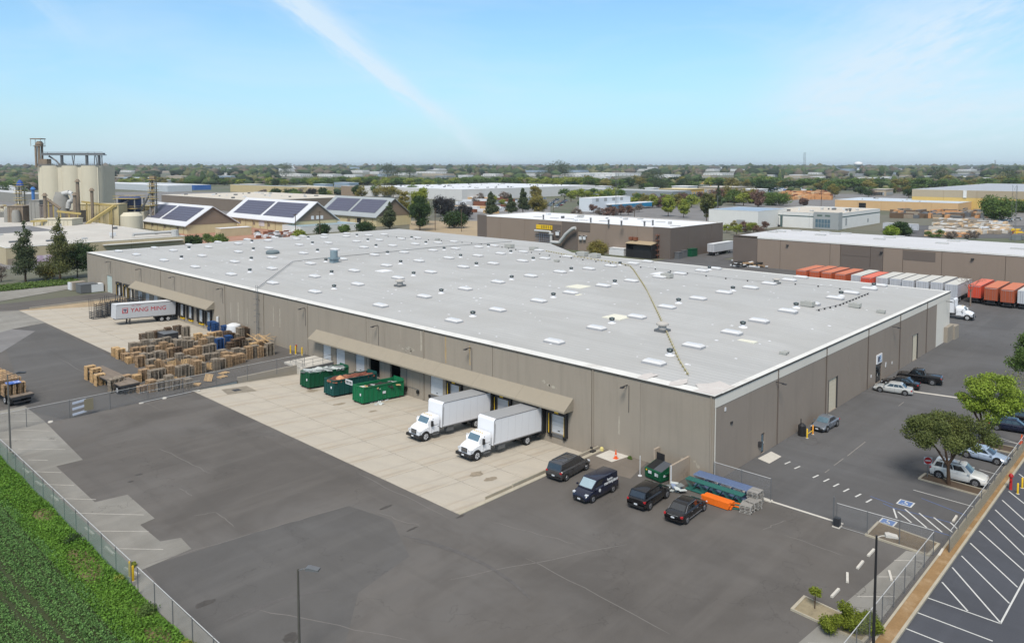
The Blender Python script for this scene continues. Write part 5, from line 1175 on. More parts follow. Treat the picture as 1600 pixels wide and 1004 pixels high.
b = MB(); b.box(-.3, .3, -.2, .2, 0, .18); b.cyl((.4, .5, .1), (.4, .5, .3), .15, n=10); tagp(obj('litter', b, mJunkK, None, (-1.7, 13.0, .02)), 'small dark litter left of the concrete pad at the wall', 'litter'); b = MB(); b.lathe([(.22, 0), (.2, .3), (.05, .4)], n=10); tagp(obj('yellow_bag', b, M('bag_yellow', D(214, 200, 130))), 'small yellow bag beside the concrete pad at the wall', 'bag').location = (-.7, 12.6, .02)

# ---- dismantled pallet racking
def frames(label, x, y, L, w_, m, m2, n, h, rz, top=True, nm='rack_frames'):
    t = thing(nm, label, 'rack frames', 'dismantled pallet racking', (x, y, .02), rz); b = None
    for k in range(n):
        b = MB(); y_ = -w_ / 2 + w_ * k / n
        b.box(-L / 2, L / 2, y_, y_ + .07, 0.05, .13); b.box(-L / 2, L / 2, y_, y_ + .07, h - .08, h)
        nn = int(L / .6)
        for i in range(nn):
            x0, x1 = -L / 2 + L * i / nn, -L / 2 + L * (i + 1) / nn
            b.cyl((x0, y_ + .035, .12), (x1, y_ + .035, h - .07), .018, n=4) if i % 2 else b.cyl((x0, y_ + .035, h - .07), (x1, y_ + .035, .12), .018, n=4)
        obj('upright_frame', b, m if k % 2 == 0 else m2, t)
    b = MB(); b.box(-L / 2 + .4, -L / 2 + .55, -w_ / 2, w_ / 2, -.015, .045); b.box(L / 2 - .55, L / 2 - .4, -w_ / 2, w_ / 2, -.015, .045); obj('timber', b, mWoodD, t)
    return t
frames('bundle of blue rack frames standing on edge behind the green ones', -1.35, -1.9, 5.9, 1.25, mRackBl, mRackB, 12, 1.15, R(-90))
frames('bundle of green rack frames standing on edge in front of the blue ones', -2.75, -1.6, 5.6, .75, mRackG, mRackG, 7, 1.05, R(-90))
t = thing('rack_beams', 'stack of bright orange rack beams lying by the black sedan', 'rack beams', None, (-4.0, -2.55, .02), R(-90))
for r_ in range(4):
    for c_ in range(5):
        b = MB(); sh = rnd.uniform(-.12, .12); b.box(-1.35 + sh, 1.35 + sh, -.45 + c_ * .18, -.45 + c_ * .18 + .15, .05 + r_ * .15, .05 + r_ * .15 + .13); obj('beam', b, mOrange, t)
t = thing('rack_beams', 'few loose orange and grey beams beyond the orange stack', 'rack beams', None, (-3.35, -4.4, .02), R(-75))
for k in range(6): b = MB(); b.box(-.9, .9, -.05, .05, 0, .1); obj('beam', b, mOrange if k % 2 else mRackG, t, (0, -.3 + k * .13, .03 + (k % 3) * .1), (0, 0, rnd.uniform(-.2, .2)))
for i, (x, y, n, lb) in enumerate(((-3.35, -5.0, 5, 'low pile of grey slatted decks nearest the camera beside the racking'), (-1.6, -4.95, 10, 'tall pile of grey slatted decks at the gate post'), (-2.5, -5.2, 6, 'middle pile of grey slatted decks between the low one and the tall one'))):
    o = link('deck_pile', pallet_mesh(n, M('deck_grey', D(158, 154, 148), rough=.8, var=.15, island=.2), 50 + i, .03, 1.15, 1.0), None, (x, y, .01), (0, 0, R(rnd.uniform(-12, 12)))); tagp(o, lb, 'pile of decks')
b = MB()
for i in range(16): s = len(b.v); b.box(-.35, .35, -.25, .25, 0, .06, i % 3); b.xf(Matrix.Translation((-3.9 + rnd.gauss(0, .4), 1.75 + rnd.gauss(0, .3), .02 + i * .03)) @ Matrix.Rotation(rnd.uniform(0, 3), 4, 'Z') @ Matrix.Rotation(rnd.uniform(-.3, .3), 4, 'X'), s)
tagp(obj('scrap_heap', b, [mJunkW, mRackBl, mJunkG]), 'white and blue scrap heap between the dumpster wall and the blue racking', 'scrap', kind='stuff')
# black wire racks behind the YANG MING trailer
for i, (px, py, n, w_) in enumerate(((152, 497, 3, 1.0), (160, 494, 3, 1.0), (168, 492, 3, 1.0), (176, 489, 3, 1.0), (184, 486, 3, 1), (192, 484, 3, 1), (200, 482, 3, 1), (208, 480, 3, 1), (216, 478, 3, 1), (224, 476, 3, 1))):
    x, y = gp(px, py, -.5); b = MB(); hh = 3.0
    for sx in (-1, 1):
        for sy in (-.9, 0, .9): b.box(sx * 1.1 - .03, sx * 1.1 + .03, sy - .03, sy + .03, 0, hh + 1.0 * (i % 3 == 0))
    for k in range(7 if i else 4):
        z_ = .12 + k * .38; b.box(-1.15, 1.15, -.95, -.87, z_, z_ + .09); b.box(-1.15, 1.15, .87, .95, z_, z_ + .09); b.box(-1.15, -1.07, -.87, .87, z_, z_ + .09); b.box(1.07, 1.15, -.87, .87, z_, z_ + .09)
    tagp(obj('steel_rack', b, M('rack_black', D(66, 68, 72), rough=.6), None, (x, y, zs(x) + .01), (0, 0, R(6))), ['outermost black steel rack, with tall bare posts, left of the YANG MING trailer', 'black steel rack in the row behind the YANG MING trailer'][i > 0], 'steel rack', 'black steel racks' if i else None)
# grey bins by the far corner
for px, py, s, m, lb in ((116, 452, 1.0, mWhiteM, 'small white cabinet left of the grey bins at the far corner'), (122, 452, 1.3, mWallL, 'beige bin beside the white cabinet at the far corner'), (136, 456, 1.7, mGalvD, 'large dark grey bin at the far corner of the warehouse'), (150, 455, 1.2, mWhiteM, 'white wire cage next to the large grey bin')):
    x, y = gp(px, py); b = MB(); b.box(-s * 1.1, s * 1.1, -s, s, .05, 1.7 * s ** .3); b.box(-s * 1.12, s * 1.12, -s * 1.02, s * 1.02, 1.7 * s ** .3, 1.7 * s ** .3 + .08); b.box(-s, -s + .1, -s, s, 0, .05); b.box(s - .1, s, -s, s, 0, .05); tagp(obj('bin', b, m, None, (x, y, 0)), lb, 'bin')
# barbecue-like black drum and the fire riser
b = MB(); b.cyl((0, 0, .05), (0, 0, 1.15), .42, n=16); b.cyl((0, 0, 1.15), (0, 0, 1.4), .42, .15, n=16); b.cyl((-.1, .1, 1.3), (-.1, .1, 1.9), .05, n=6); tagp(obj('black_drum', b, mBlackP, None, (*gp(1253, 680), 0), smooth=40), 'black drum with a short pipe against the brown wall by the yellow bollards', 'drum')
def bollard(x, y, label, group=None, h=1.05, m=mYellow, r=.08, nm='bollard'):
    t = thing(nm, label, 'bollard', group, (x, y, 0)); b = MB(); b.lathe([(r, 0), (r, h - .05), (r * .6, h), (.01, h + .02)], n=12); obj('post', b, m, t, smooth=40); b = MB(); b.lathe([(r + .07, 0), (r + .06, .03)], n=12); obj('footing', b, mConcL, t)
bollard(*gp(1261, 684), 'yellow bollard left of the dark silver coupe'); bollard(*gp(1270, 678), 'orange bollard right beside the dark silver coupe', m=M('bollard_orange', D(236, 160, 60)))
b = MB(); x0, y0 = gp(1261, 684); x1, y1 = gp(1270, 678); b.cyl((x0, y0, .45), (x1, y1, .45), .04, n=6)
tagp(obj('barrier_rail', b, mYellow), 'short yellow rail joining the two bollards beside the dark silver coupe', 'rail')
for i, (px, py) in enumerate(((454, 552), (462, 553), (472, 555))): bollard(*gp(px, py), ['leftmost', 'middle', 'rightmost'][i] + ' of the three yellow bollards at the wall above the dock platform', 'yellow bollards at the dock platform', 1.3, r=.11)
bollard(*gp(203, 900), 'tall yellow bollard beside the gap in the field fence, left one of two', None, 1.15, r=.09); bollard(*gp(208, 907), 'tall yellow bollard beside the gap in the field fence, right one of two', None, 1.15, r=.09)
bollard(*gp(1590, 771), 'yellow bollard left of its twin by the red standpipe', None, 1.0); bollard(*gp(1597, 762), 'yellow bollard nearest the right edge of the photo by the red standpipe', None, 1.0)
for x in (-.5, .4, -1.2): pass
b = MB(); b.lathe([(.16, 0), (.12, .1), (.12, 1.15), (.2, 1.2), (.2, 1.35), (.08, 1.5)], n=12); b.cyl((-.25, 0, .9), (.25, 0, .9), .09, n=10); tagp(obj('red_standpipe', b, mRedP, None, (*gp(1579, 764), 0), smooth=40), 'red fire standpipe on the kerb strip at the right', 'standpipe')
for px, py, lb in ((463, 549, 'left'), (472, 551, 'right')):
    x, y = gp(px, py); b = MB(); b.cyl((x, y, .8), (x, y, 1.1), .12, n=8); b.cyl((x, y, 0), (x, y, .8), .04, n=6); tagp(obj('fire_connection', b, mRedP), 'small red hose connection at the wall, %s of the two by the dock bollards' % lb, 'hose connection')
# wheel stops
def stop(px, py, rz, lab, sz=1.5, m=mConcL):
    x, y = gp(px, py); b = MB(); b.prism([(-.10, 0), (-.08, .13), (.08, .13), (.10, 0)], -sz / 2, sz / 2, 'y'); tagp(obj('wheel_stop', b, m, None, (x, y, .01), (0, 0, rz)), lab, 'wheel stop', None)
for px, py, a, lb in ((1361, 864, -82, 'concrete wheel stop nearest the sign light, first of the loose line'), (1344, 883, -80, 'second loose concrete wheel stop in the line left of the black pole'), (1324, 903, -62, 'chipped third concrete wheel stop in the loose line'), (1305, 927, -82, 'concrete wheel stop nearest the planter with the green bush'), (1391, 900, -58, 'concrete wheel stop right of the black pole on the old pavement'), (1492, 811, -80, 'concrete wheel stop in the stall beside the striped bay'), (1470, 864, -80, 'concrete wheel stop by the fence corner')): stop(px, py, R(a + 90 + 82), lb, 1.35)
for i, (y, lb) in enumerate(((24.6, 'bottom'), (29, 'second'), (33.6, 'third'), (42.6, 'fourth'), (47.1, 'fifth'), (51.6, 'top'))):
    b = MB(); b.prism([(-.10, 0), (-.08, .13), (.08, .13), (.10, 0)], -.9, .9, 'y'); tagp(obj('wheel_stop', b, mConcL, None, (-43.95, y - 1.2, .01), (0, 0, R(rnd.uniform(-12, 12)))), 'pale wheel stop on the old pavement along the field fence, %s one in the photo' % lb, 'wheel stop', 'wheel stops along the field fence')

# ================================================================ FENCES
def mesh_mat(name, col, dens, cell=.075):
    m = bpy.data.materials.new(name); m.use_nodes = True; t = m.node_tree; b = t.nodes['Principled BSDF']; b.inputs['Base Color'].default_value = (*col, 1); b.inputs['Roughness'].default_value = .5; b.inputs['Metallic'].default_value = .2
    a = t.nodes.new('ShaderNodeTexCoord'); s = t.nodes.new('ShaderNodeSeparateXYZ'); t.links.new(a.outputs['Object'], s.inputs[0])
    p = tmath(t, 'ADD', s.outputs[0], s.outputs[2]); q = tmath(t, 'SUBTRACT', s.outputs[0], s.outputs[2])
    def line(v):
        f = tmath(t, 'ABSOLUTE', tmath(t, 'SUBTRACT', tmath(t, 'FRACT', tmath(t, 'MULTIPLY', v, 1 / cell)), .5)); return tmath(t, 'LESS_THAN', f, dens / 2)
    k = tmath(t, 'MAXIMUM', line(p), line(q)); tr_ = t.nodes.new('ShaderNodeBsdfTransparent'); mx = t.nodes.new('ShaderNodeMixShader')
    t.links.new(k, mx.inputs[0]); t.links.new(tr_.outputs[0], mx.inputs[1]); t.links.new(b.outputs[0], mx.inputs[2]); t.links.new(mx.outputs[0], t.nodes['Material Output'].inputs[0]); return m
mMesh = mesh_mat('chain_link', D(150, 152, 154), .10); mMeshG = mesh_mat('green_windscreen', D(140, 166, 152), .24, .05); mMeshT = mesh_mat('tan_screen', D(176, 168, 148), .62, .05)
def fence(label, p, q, h, step=3.0, screen=None, rail=True, mats=None, sh=None, lean=0.0, group=None, low=False):
    d = math.hypot(q[0] - p[0], q[1] - p[1]); a = math.atan2(q[1] - p[1], q[0] - p[0]); t = thing('chain_link_fence', label, 'fence', group, (p[0], p[1], 0), a)
    n = max(1, round(d / step)); s = d / n
    pb = MB(); pb.cyl((0, 0, 0), (0, 0, h + .03), .034, n=7); pb.cyl((0, 0, h + .03), (0, 0, h + .07), .045, .01, 7); pm = pb.mesh('post', mGalvD)
    mb = MB(); mb.quad((0, 0, .05), (s, 0, .05), (s, 0, h - .02), (0, 0, h - .02)); mm = mb.mesh('mesh_panel', mMesh)
    if screen: sb = MB(); sb.quad((0, -.05, .03), (s, -.05, .03), (s, -.05, (sh or h)), (0, -.05, (sh or h))); sm = sb.mesh('screen_panel', screen)
    rb = MB(); rb.cyl((0, 0, h), (s, 0, h), .028, n=6); rm_ = rb.mesh('top_rail', mGalv)
    lb = MB(); lb.cyl((0, 0, .08), (s, 0, .08), .015, n=4); lm = lb.mesh('bottom_wire', mGalv)
    for k in range(n + 1):
        link('post', pm, t, (k * s, 0, 0))
        if k < n:
            link('mesh_panel', mm, t, (k * s, .04, 0))
            if rail: link('top_rail', rm_, t, (k * s, 0, 0))
            if low: link('bottom_wire', lm, t, (k * s, 0, 0))
            if screen: link('screen_panel', sm, t, (k * s, 0.0, 0))
    return t
fence('long chain-link fence with a green screen between the crop field and the yard', (-44.75, 80), (-44.75, 21.2), 2.0, 3.0, mMeshG, sh=1.75)
fence('chain-link fence from the yellow bollards down to the bottom edge of the photo', (-44.75, 20.0), (-44.75, -12), 2.0, 3.0)
fence('chain-link fence across the yard in front of the pallet heap', (-44.7, 65.0), (-4.6, 64.2), 2.15, 4.4)
fence('chain-link fence on the tan kerb strip at the right, in front of parked cars', (.6, -19.75), (47, -19.75), 1.75, 2.6, mMeshT, sh=1.1)
fence('chain-link fence beside the black lamp pole, running down to the bottom edge of the photo', (-.6, -18.95), (-22, -19.0), 1.9, 2.5)
fence('chain-link gate fence between the lot post with the black box and the fence corner', (-.9, -11.75), (-.6, -18.95), 2.0, 2.4, low=True)
fence('short chain-link fence from the warehouse corner to the gate post by the grey decks', (-.15, -.1), (-.15, -5.7), 2.1, 2.85)
b = MB(); b.box(-.35, .35, -.3, .3, 0, .06, 1); b.box(-.25, .25, -.22, .22, .06, .75, 0); b.cyl((.1, .35, 0), (.1, .35, 2.4), .06, n=8, m=2); tagp(obj('gate_motor', b, [M('box_black', D(52, 54, 58), rough=.5), mConcL, mGalvD], None, (*gp(1308, 822), 0)), 'black gate motor box on a pad at the post of the lot fence', 'gate motor')
# rolling gate frame leaning at the mid fence
t = thing('sliding_gate', 'low sliding gate frame standing on the asphalt along the mid-yard fence', 'gate', None, (-33, 64.6, 0))
b = MB(); b.cyl((5.2, -.2, .12), (12.5, -.2, .12), .04, n=6); b.cyl((5.2, .5, 1.2), (13, .4, 1.2), .035, n=6); obj('rail', b, mGalv, t)
for x in (5.2, 12.5): b = MB(); b.box(x - .22, x + .22, -.4, 0, 0, .1); obj('footing', b, mConcL, t)
for px, py in ((79, 659), (257, 622)): 
    x, y = gp(px, py); b = MB(); b.lathe([(.3, 0), (.25, .12)], n=10); tagp(obj('post_footing', b, mConcL, None, (x, y, 0)), 'pale concrete foot of the mid-yard fence, %s' % ('left of the striped boards' if px < 100 else 'in front of the pallet heap'), 'footing')
for i, (px, py) in enumerate(((124, 650),)):
    x, y = gp(px, py); t = thing('sign_frame', 'frame with three slanting white boards on the mid-yard fence', 'sign', None, (x, y - .1, 0)); 
    for k in range(3): b = MB(); b.box(-.75, .75, -.03, .03, -.13, .13); obj('board', b, M('board_bluewhite', D(190, 198, 212), rough=.5), t, (0, 0, .45 + k * .68), (0, R(-6), 0))
x, y = gp(139, 647); b = MB(); b.box(-.5, .5, -.03, .03, .55, 1.95); tagp(obj('board', b, M('board_olive', D(136, 128, 106), rough=.8), None, (x, y - .05, 0)), 'tan board hung on the mid-yard fence right of the striped boards', 'board')

# ---- lamp poles
def lamp_pole(label, x, y, h, arm, m, name='lamp_pole', head=(.45, .2), base=True, mh=None):
    t = thing(name, label, 'lamp pole', None, (x, y, 0)); b = MB(); b.cyl((0, 0, .0), (0, 0, h), .095, .06, 12); obj('pole', b, m, t, smooth=40)
    b = MB(); b.tube([(0, 0, h - .12), (arm[0] * .5, arm[1] * .5, h + .02), (arm[0], arm[1], h + .05)], .035, 6); obj('arm', b, mh or m, t)
    a = math.atan2(arm[1], arm[0]); b = MB(); b.prism([(-.1, -.02), (head[0] * 1.6, -.02), (head[0] * 1.6, .07), (.1, .16), (-.1, .12)], -head[1], head[1], 'y'); obj('lamp_head', b, mh or m, t, (arm[0], arm[1], h + .05), (0, 0, a))
    if base: b = MB(); b.cyl((0, 0, 0), (0, 0, .75), .3, n=14); obj('base', b, mConc, t, smooth=40)
    return t
def top_at(px, py, x, y): return hgt((x, y), py)
x, y = gp(468, 1030); h = top_at(464, 888, x, y); lamp_pole('slim grey lamp pole standing alone at the bottom of the yard', x, y, h, (.35, -.55), M('pole_bronze', D(88, 86, 80), rough=.5), mh=mGalvD)
x, y = gp(1363.5, 1045); h = top_at(1365, 836, x, y); lamp_pole('tall black lamp pole in front of the planter with the green bush', x, y, h, (.25, -.5), mBlackP, mh=M('lamp_white', D(196, 192, 184)), head=(.36, .2))
x, y = gp(17, 716); h = top_at(14, 585, x, y); lamp_pole('grey lamp pole on a concrete base by the field fence at the left edge', x, y, h, (.8, -.4), M('pole_grey2', D(110, 108, 104), rough=.5), mh=mSteelD)
x, y = gp(177, 392); h = 7.2; b = MB(); b.cyl((0, 0, 0), (0, 0, 10), .14, n=8); tagp(obj('utility_pole', b, M('pole_wood', D(90, 76, 62)), None, (*gp(177, 396), 0)), 'dark wooden pole behind the far left corner of the warehouse', 'pole')
b = MB(); b.cyl((0, 0, 0), (0, 0, 2.05), .035, n=8); t = thing('do_not_enter_sign', 'red do-not-enter sign at the tip of the tree planter', 'sign', None, (*gp(1449, 746), 0)); obj('post', b, mGalvD, t)
b = MB(); b.box(-.03, -.02, -.36, .36, 1.35, 2.05, 0); b.cyl((-.03, 0, 1.7), (-.038, 0, 1.7), .34, n=20, m=1); b.box(-.045, -.038, -.24, .24, 1.65, 1.75, 0); o = obj('sign_plate', b, [mPlate, mRedP], t, (0, 0, 0), (0, 0, R(30)))

# ================================================================ PLANTERS AND VEGETATION
def leafcloud(n, cen, rad, size, seed, flat=.0, hollow=.35, up=.0):
    """n leaf quads spread through clumps; cen Nx3, rad N"""
    g = np.random.default_rng(seed); cen = np.asarray(cen, float); rad = np.asarray(rad, float)
    if rad.ndim == 1: rad = np.stack([rad, rad, rad * .8], 1)
    wgt = rad.prod(1) ** (2 / 3); k = g.choice(len(cen), n, p=wgt / wgt.sum())
    d = g.normal(size=(n, 3)); d /= np.linalg.norm(d, axis=1)[:, None]; r_ = (hollow + (1 - hollow) * g.random(n) ** .5)[:, None]
    c = cen[k] + d * (r_ * (1 + np.abs(g.normal(size=(n, 1))) * .28)) * rad[k]
    nrm = d + g.normal(size=(n, 3)) * .7; nrm[:, 2] += up; nrm /= np.linalg.norm(nrm, axis=1)[:, None]
    a = np.cross(nrm, g.normal(size=(n, 3))); a /= np.linalg.norm(a, axis=1)[:, None] + 1e-9; b = np.cross(nrm, a)
    s = (size * (.6 + .8 * g.random(n)))[:, None]; a = a * s; b = b * s * .62
    V = np.stack([c - a, c - b * 1.0, c + a, c + b * 1.0], 1).reshape(-1, 3)
    return V, np.arange(4 * n).reshape(n, 4)
def foliage(name, col, col2=None, isl=.55):
    m = M(name, col, rough=.75, var=.14, s1=.35, s2=2.5, spec=.25, col2=col2, s3=.5, island=isl)
    t, b = nodes_of(m); b.inputs['Subsurface Weight'].default_value = 0
    tr_ = t.nodes.new('ShaderNodeBsdfTranslucent'); mx = t.nodes.new('ShaderNodeMixShader'); mx.inputs[0].default_value = .28
    t.links.new(base_src(m), tr_.inputs['Color']); t.links.new(b.outputs[0], mx.inputs[1]); t.links.new(tr_.outputs[0], mx.inputs[2]); t.links.new(mx.outputs[0], t.nodes['Material Output'].inputs[0]); return m
fPine = foliage('foliage_pine', D(98, 108, 58), D(122, 130, 68)); fLime = foliage('foliage_lime', D(138, 160, 58), D(160, 178, 78)); fBush = foliage('foliage_bush', D(128, 140, 48), D(96, 112, 42))
fCed = foliage('foliage_cedar', D(84, 96, 66), D(96, 100, 66)); fCedG = foliage('foliage_cedar_olive', D(104, 108, 62), D(84, 94, 58)); fDark = foliage('foliage_dark', D(60, 82, 46), D(80, 100, 50)); fPur = foliage('foliage_purple_grey', D(66, 64, 66), D(52, 60, 56))
fOlive = foliage('foliage_olive', D(140, 132, 70), D(160, 142, 78)); fGreen = foliage('foliage_green', D(98, 122, 62), D(122, 140, 72)); fSpring = foliage('foliage_spring', D(150, 160, 70), D(128, 144, 66)); fRed = foliage('foliage_reddish', D(128, 100, 88), D(110, 92, 76)); fGrey = foliage('foliage_bare', D(140, 128, 118), D(120, 110, 104))
mBark = M('bark', D(84, 66, 52), rough=.95, var=.25, s1=2, s2=12)
def tree_from(name, label, cat, loc, clumps, rads, n, size, mf, trunk, limbs=(), seed=1, group=None, hollow=.35, r0=.2, up=0.0):
    t = thing(name, label, cat, group, loc)
    b = MB(); k = len(trunk)
    for i in range(k - 1): b.cyl(trunk[i], trunk[i + 1], r0 * (1 - .6 * i / k), r0 * (1 - .6 * (i + 1) / k), 10)
    for a, c_, r_ in limbs: b.cyl(a, c_, r_, r_ * .45, 7)
    obj('trunk', b, mBark, t, smooth=50)
    V_, F_ = leafcloud(n, clumps, rads, size, seed, hollow=hollow, up=up); link('crown', np_mesh('crown', V_, F_, mf), t); return t
# dark spreading tree over the white SUV
def crownpts(n, cx, cy, cz, rx, ry, rz, seed, flat=0.0):
    g = random.Random(seed); out_ = []
    while len(out_) < n:
        x, y, z = g.uniform(-1, 1), g.uniform(-1, 1), g.uniform(-1, 1)
        d = x * x + y * y + z * z
        if .25 < d < 1 and z > -flat: out_.append((cx + x * rx, cy + y * ry, cz + z * rz))
    return out_
Xa, Ya = gp(1482, 757)
# view-plane directions for spreading crown: along camera right
def rv(a, b_): return (a * _rt[0], a * _rt[1], b_)
cl = crownpts(40, -.5 * _rt[0], -.5 * _rt[1], 4.75, 3.9, 3.9, 1.45, 5, .5)
tree_from('dark_tree', 'dark green spreading tree with a forked trunk over the white sport utility vehicle', 'tree', (Xa, Ya, .1), cl, [rnd.uniform(.45, .85) for _ in cl], 24000, .085, fPine,
          [(0, 0, 0), (.05, .05, 1.0), (-.05, .1, 1.9)], [((-.05, .1, 1.7), rv(-1.6, 3.9), .12), ((-.05, .1, 1.8), rv(1.4, 4.2), .15), ((-.05, .1, 1.8), (.6, .8, 4.6), .12), (rv(.9, 3.2), rv(2.6, 4.2), .08), (rv(-.9, 3.0), rv(-2.4, 4.6), .08), (rv(.2, 2.4), rv(.2, 5.2), .09)], 3, r0=.2)
Xb, Yb = gp(1535, 700)
cl = crownpts(38, .9 * _rt[0], .9 * _rt[1], 5.5, 3.1, 3.1, 2.3, 8, .8)
tree_from('lime_tree', 'bright lime green tree behind the dark one near the right edge', 'tree', (Xb, Yb, .1), cl, [rnd.uniform(.45, .85) for _ in cl], 20000, .095, fLime,
          [(0, 0, 0), (.1, 0, 1.3), (0, .1, 2.6)], [((0, .1, 2.2), rv(-1.6, 4.8), .14), ((0, .1, 2.4), rv(1.8, 5.2), .14), ((0, .1, 2.5), (.8, .9, 5.5), .12), (rv(-.8, 3.6), rv(-2.3, 5.6), .07)], 4, r0=.26)
for (px, py, sc_, nm, lb, mf, nn) in ((1612, 640, 1.15, 'street_tree', 'green tree cut by the right edge of the photo, above the lime green one', fGreen, 16000),):
    x, y = gp(px, py); cl = crownpts(34, 0, 0, 6.6, 2.4, 2.4, 2.3, 21, .9); tree_from(nm, lb, 'tree', (x, y, .1), cl, [rnd.uniform(.6, 1.0) for _ in cl], nn, .11, mf, [(0, 0, 0), (0, 0, 3.5)], [((0, 0, 3), (1, 1, 6), .1), ((0, 0, 3), (-1, .5, 6), .1)], 6, r0=.2)
# thin young tree between
x, y = gp(1582, 640); t = thing('young_tree', 'thin almost bare young tree left of the edge tree', 'tree', None, (x, y, 0)); b = MB(); b.cyl((0, 0, 0), (0, 0, 4.2), .05, .02, 6)
for k in range(26):
    a = rnd.uniform(0, 6.28); z = rnd.uniform(1.5, 3.8); l = rnd.uniform(.5, 1.3); b.cyl((0, 0, z), (l * math.cos(a), l * math.sin(a), z + l * .9), .014, .006, 4)
obj('trunk', b, mBark, t); V_, F_ = leafcloud(500, [(0, 0, 3.6)], [1.4], .07, 9); link('crown', np_mesh('crown', V_, F_, fSpring), t)
# bare tree near the trailers
x, y = gp(1516, 478); t = thing('bare_tree', 'leafless grey tree beside the white box truck on the back lot', 'tree', None, (x, y, 0)); b = MB(); b.cyl((0, 0, 0), (0, 0, 3.5), .18, .12, 8)
def branch(p, d, l, r, k):
    q = p + d * l; b.cyl(tuple(p), tuple(q), r, r * .6, 5 if k < 2 else 3)
    if k < 4:
        for _ in range(3): dd = (d + Vector((rnd.gauss(0, .5), rnd.gauss(0, .5), rnd.gauss(.1, .3)))).normalized(); branch(q, dd, l * .72, r * .55, k + 1)
for _ in range(4): branch(Vector((0, 0, 3.0)), Vector((rnd.gauss(0, .6), rnd.gauss(0, .6), 1)).normalized(), 1.5, .08, 0)
obj('trunk', b, M('bark_grey', D(130, 116, 104)), t)
# planters
def planter(pts, name, label, soil=mSoil, hgt_=.15):
    t = thing(name, label, 'planter'); n = len(pts); cx = sum(p[0] for p in pts) / n; cy = sum(p[1] for p in pts) / n
    b = MB(); ins = [(cx + (p[0] - cx) * (1 - .22 / max(.5, math.hypot(p[0] - cx, p[1] - cy))), cy + (p[1] - cy) * (1 - .22 / max(.5, math.hypot(p[0] - cx, p[1] - cy)))) for p in pts]
    for i in range(n):
        j = (i + 1) % n; a, c_, d_, e_ = pts[i], pts[j], ins[j], ins[i]; k = len(b.v)
        b.v += [(a[0], a[1], -.02), (c_[0], c_[1], -.02), (d_[0], d_[1], -.02), (e_[0], e_[1], -.02), (a[0], a[1], hgt_), (c_[0], c_[1], hgt_), (d_[0], d_[1], hgt_), (e_[0], e_[1], hgt_)]
        for q in ((0, 3, 2, 1), (4, 5, 6, 7), (0, 1, 5, 4), (2, 3, 7, 6)): b.f.append(tuple(k + u_ for u_ in q)); b.m.append(0)
    obj('kerb', b, mCurb, t); b = MB(); b.v = [(p[0], p[1], hgt_ - .06) for p in ins]; b.f = [tuple(range(n))]; b.m = [0]; obj('soil', b, soil, t); return t
planter([(-15.2, -14.0), (-15.6, -18.9), (-13.6, -19.0), (-13.0, -14.0)], 'planter', 'kerbed planter with a round shrub and a large yellow green bush at the bottom right', M('leaf_litter', D(150, 138, 112), var=.3, s1=2, s2=12))
planter([(-.9, -14.0), (-1.0, -18.8), (1.6, -18.9), (2.2, -14.0)], 'planter', 'long bare planter just behind the lot fence by the black pole', M('dry_soil', D(112, 98, 78), var=.3, s1=2, s2=12))
planter([(14.2, -13.8), (13.9, -19.1), (15.6, -19.2), (16.0, -13.9)], 'planter', 'dark soil planter under the forked dark tree', mSoil)
planter([(28.0, -15.0), (27.9, -19.1), (30.0, -19.1), (30.0, -15.0)], 'planter', 'dark soil planter under the lime green tree', mSoil)
x, y = gp(1273, 952); cl = crownpts(9, 0, 0, 1.05, .28, .28, .22, 3); tree_from('round_shrub', 'small round clipped shrub on a thin stem at the left end of the planter', 'shrub', (x, y, .1), cl, [.2] * 9, 1500, .05, fBush, [(0, 0, 0), (.05, 0, .8)], [((0, 0, .3), (.2, .1, .9), .02), ((0, 0, .3), (-.15, .1, .9), .02)], 12, r0=.04)
x, y = gp(1330, 985); cl = []
for k in range(34): a, c_ = rnd.uniform(-1.75, 1.55), rnd.uniform(-.55, .55); cl.append((a * _rt[0] + c_ * _fw[0], a * _rt[1] + c_ * _fw[1], .35 + rnd.uniform(0, .55) * (1 if abs(a) < 1.1 else .5)))
cl.append((-.35 * _rt[0], -.35 * _rt[1], 1.3)); cl.append((.5 * _rt[0] * -1, .5 * _rt[1] * -1, 1.55))
tree_from('large_bush', 'large yellow green bush spilling over the planter beside the black lamp pole', 'bush', (x, y, .1), cl, [rnd.uniform(.30, .48) for _ in cl], 20000, .055, fBush, [(0, 0, 0), (0, 0, .5)], (), 13, r0=.05)

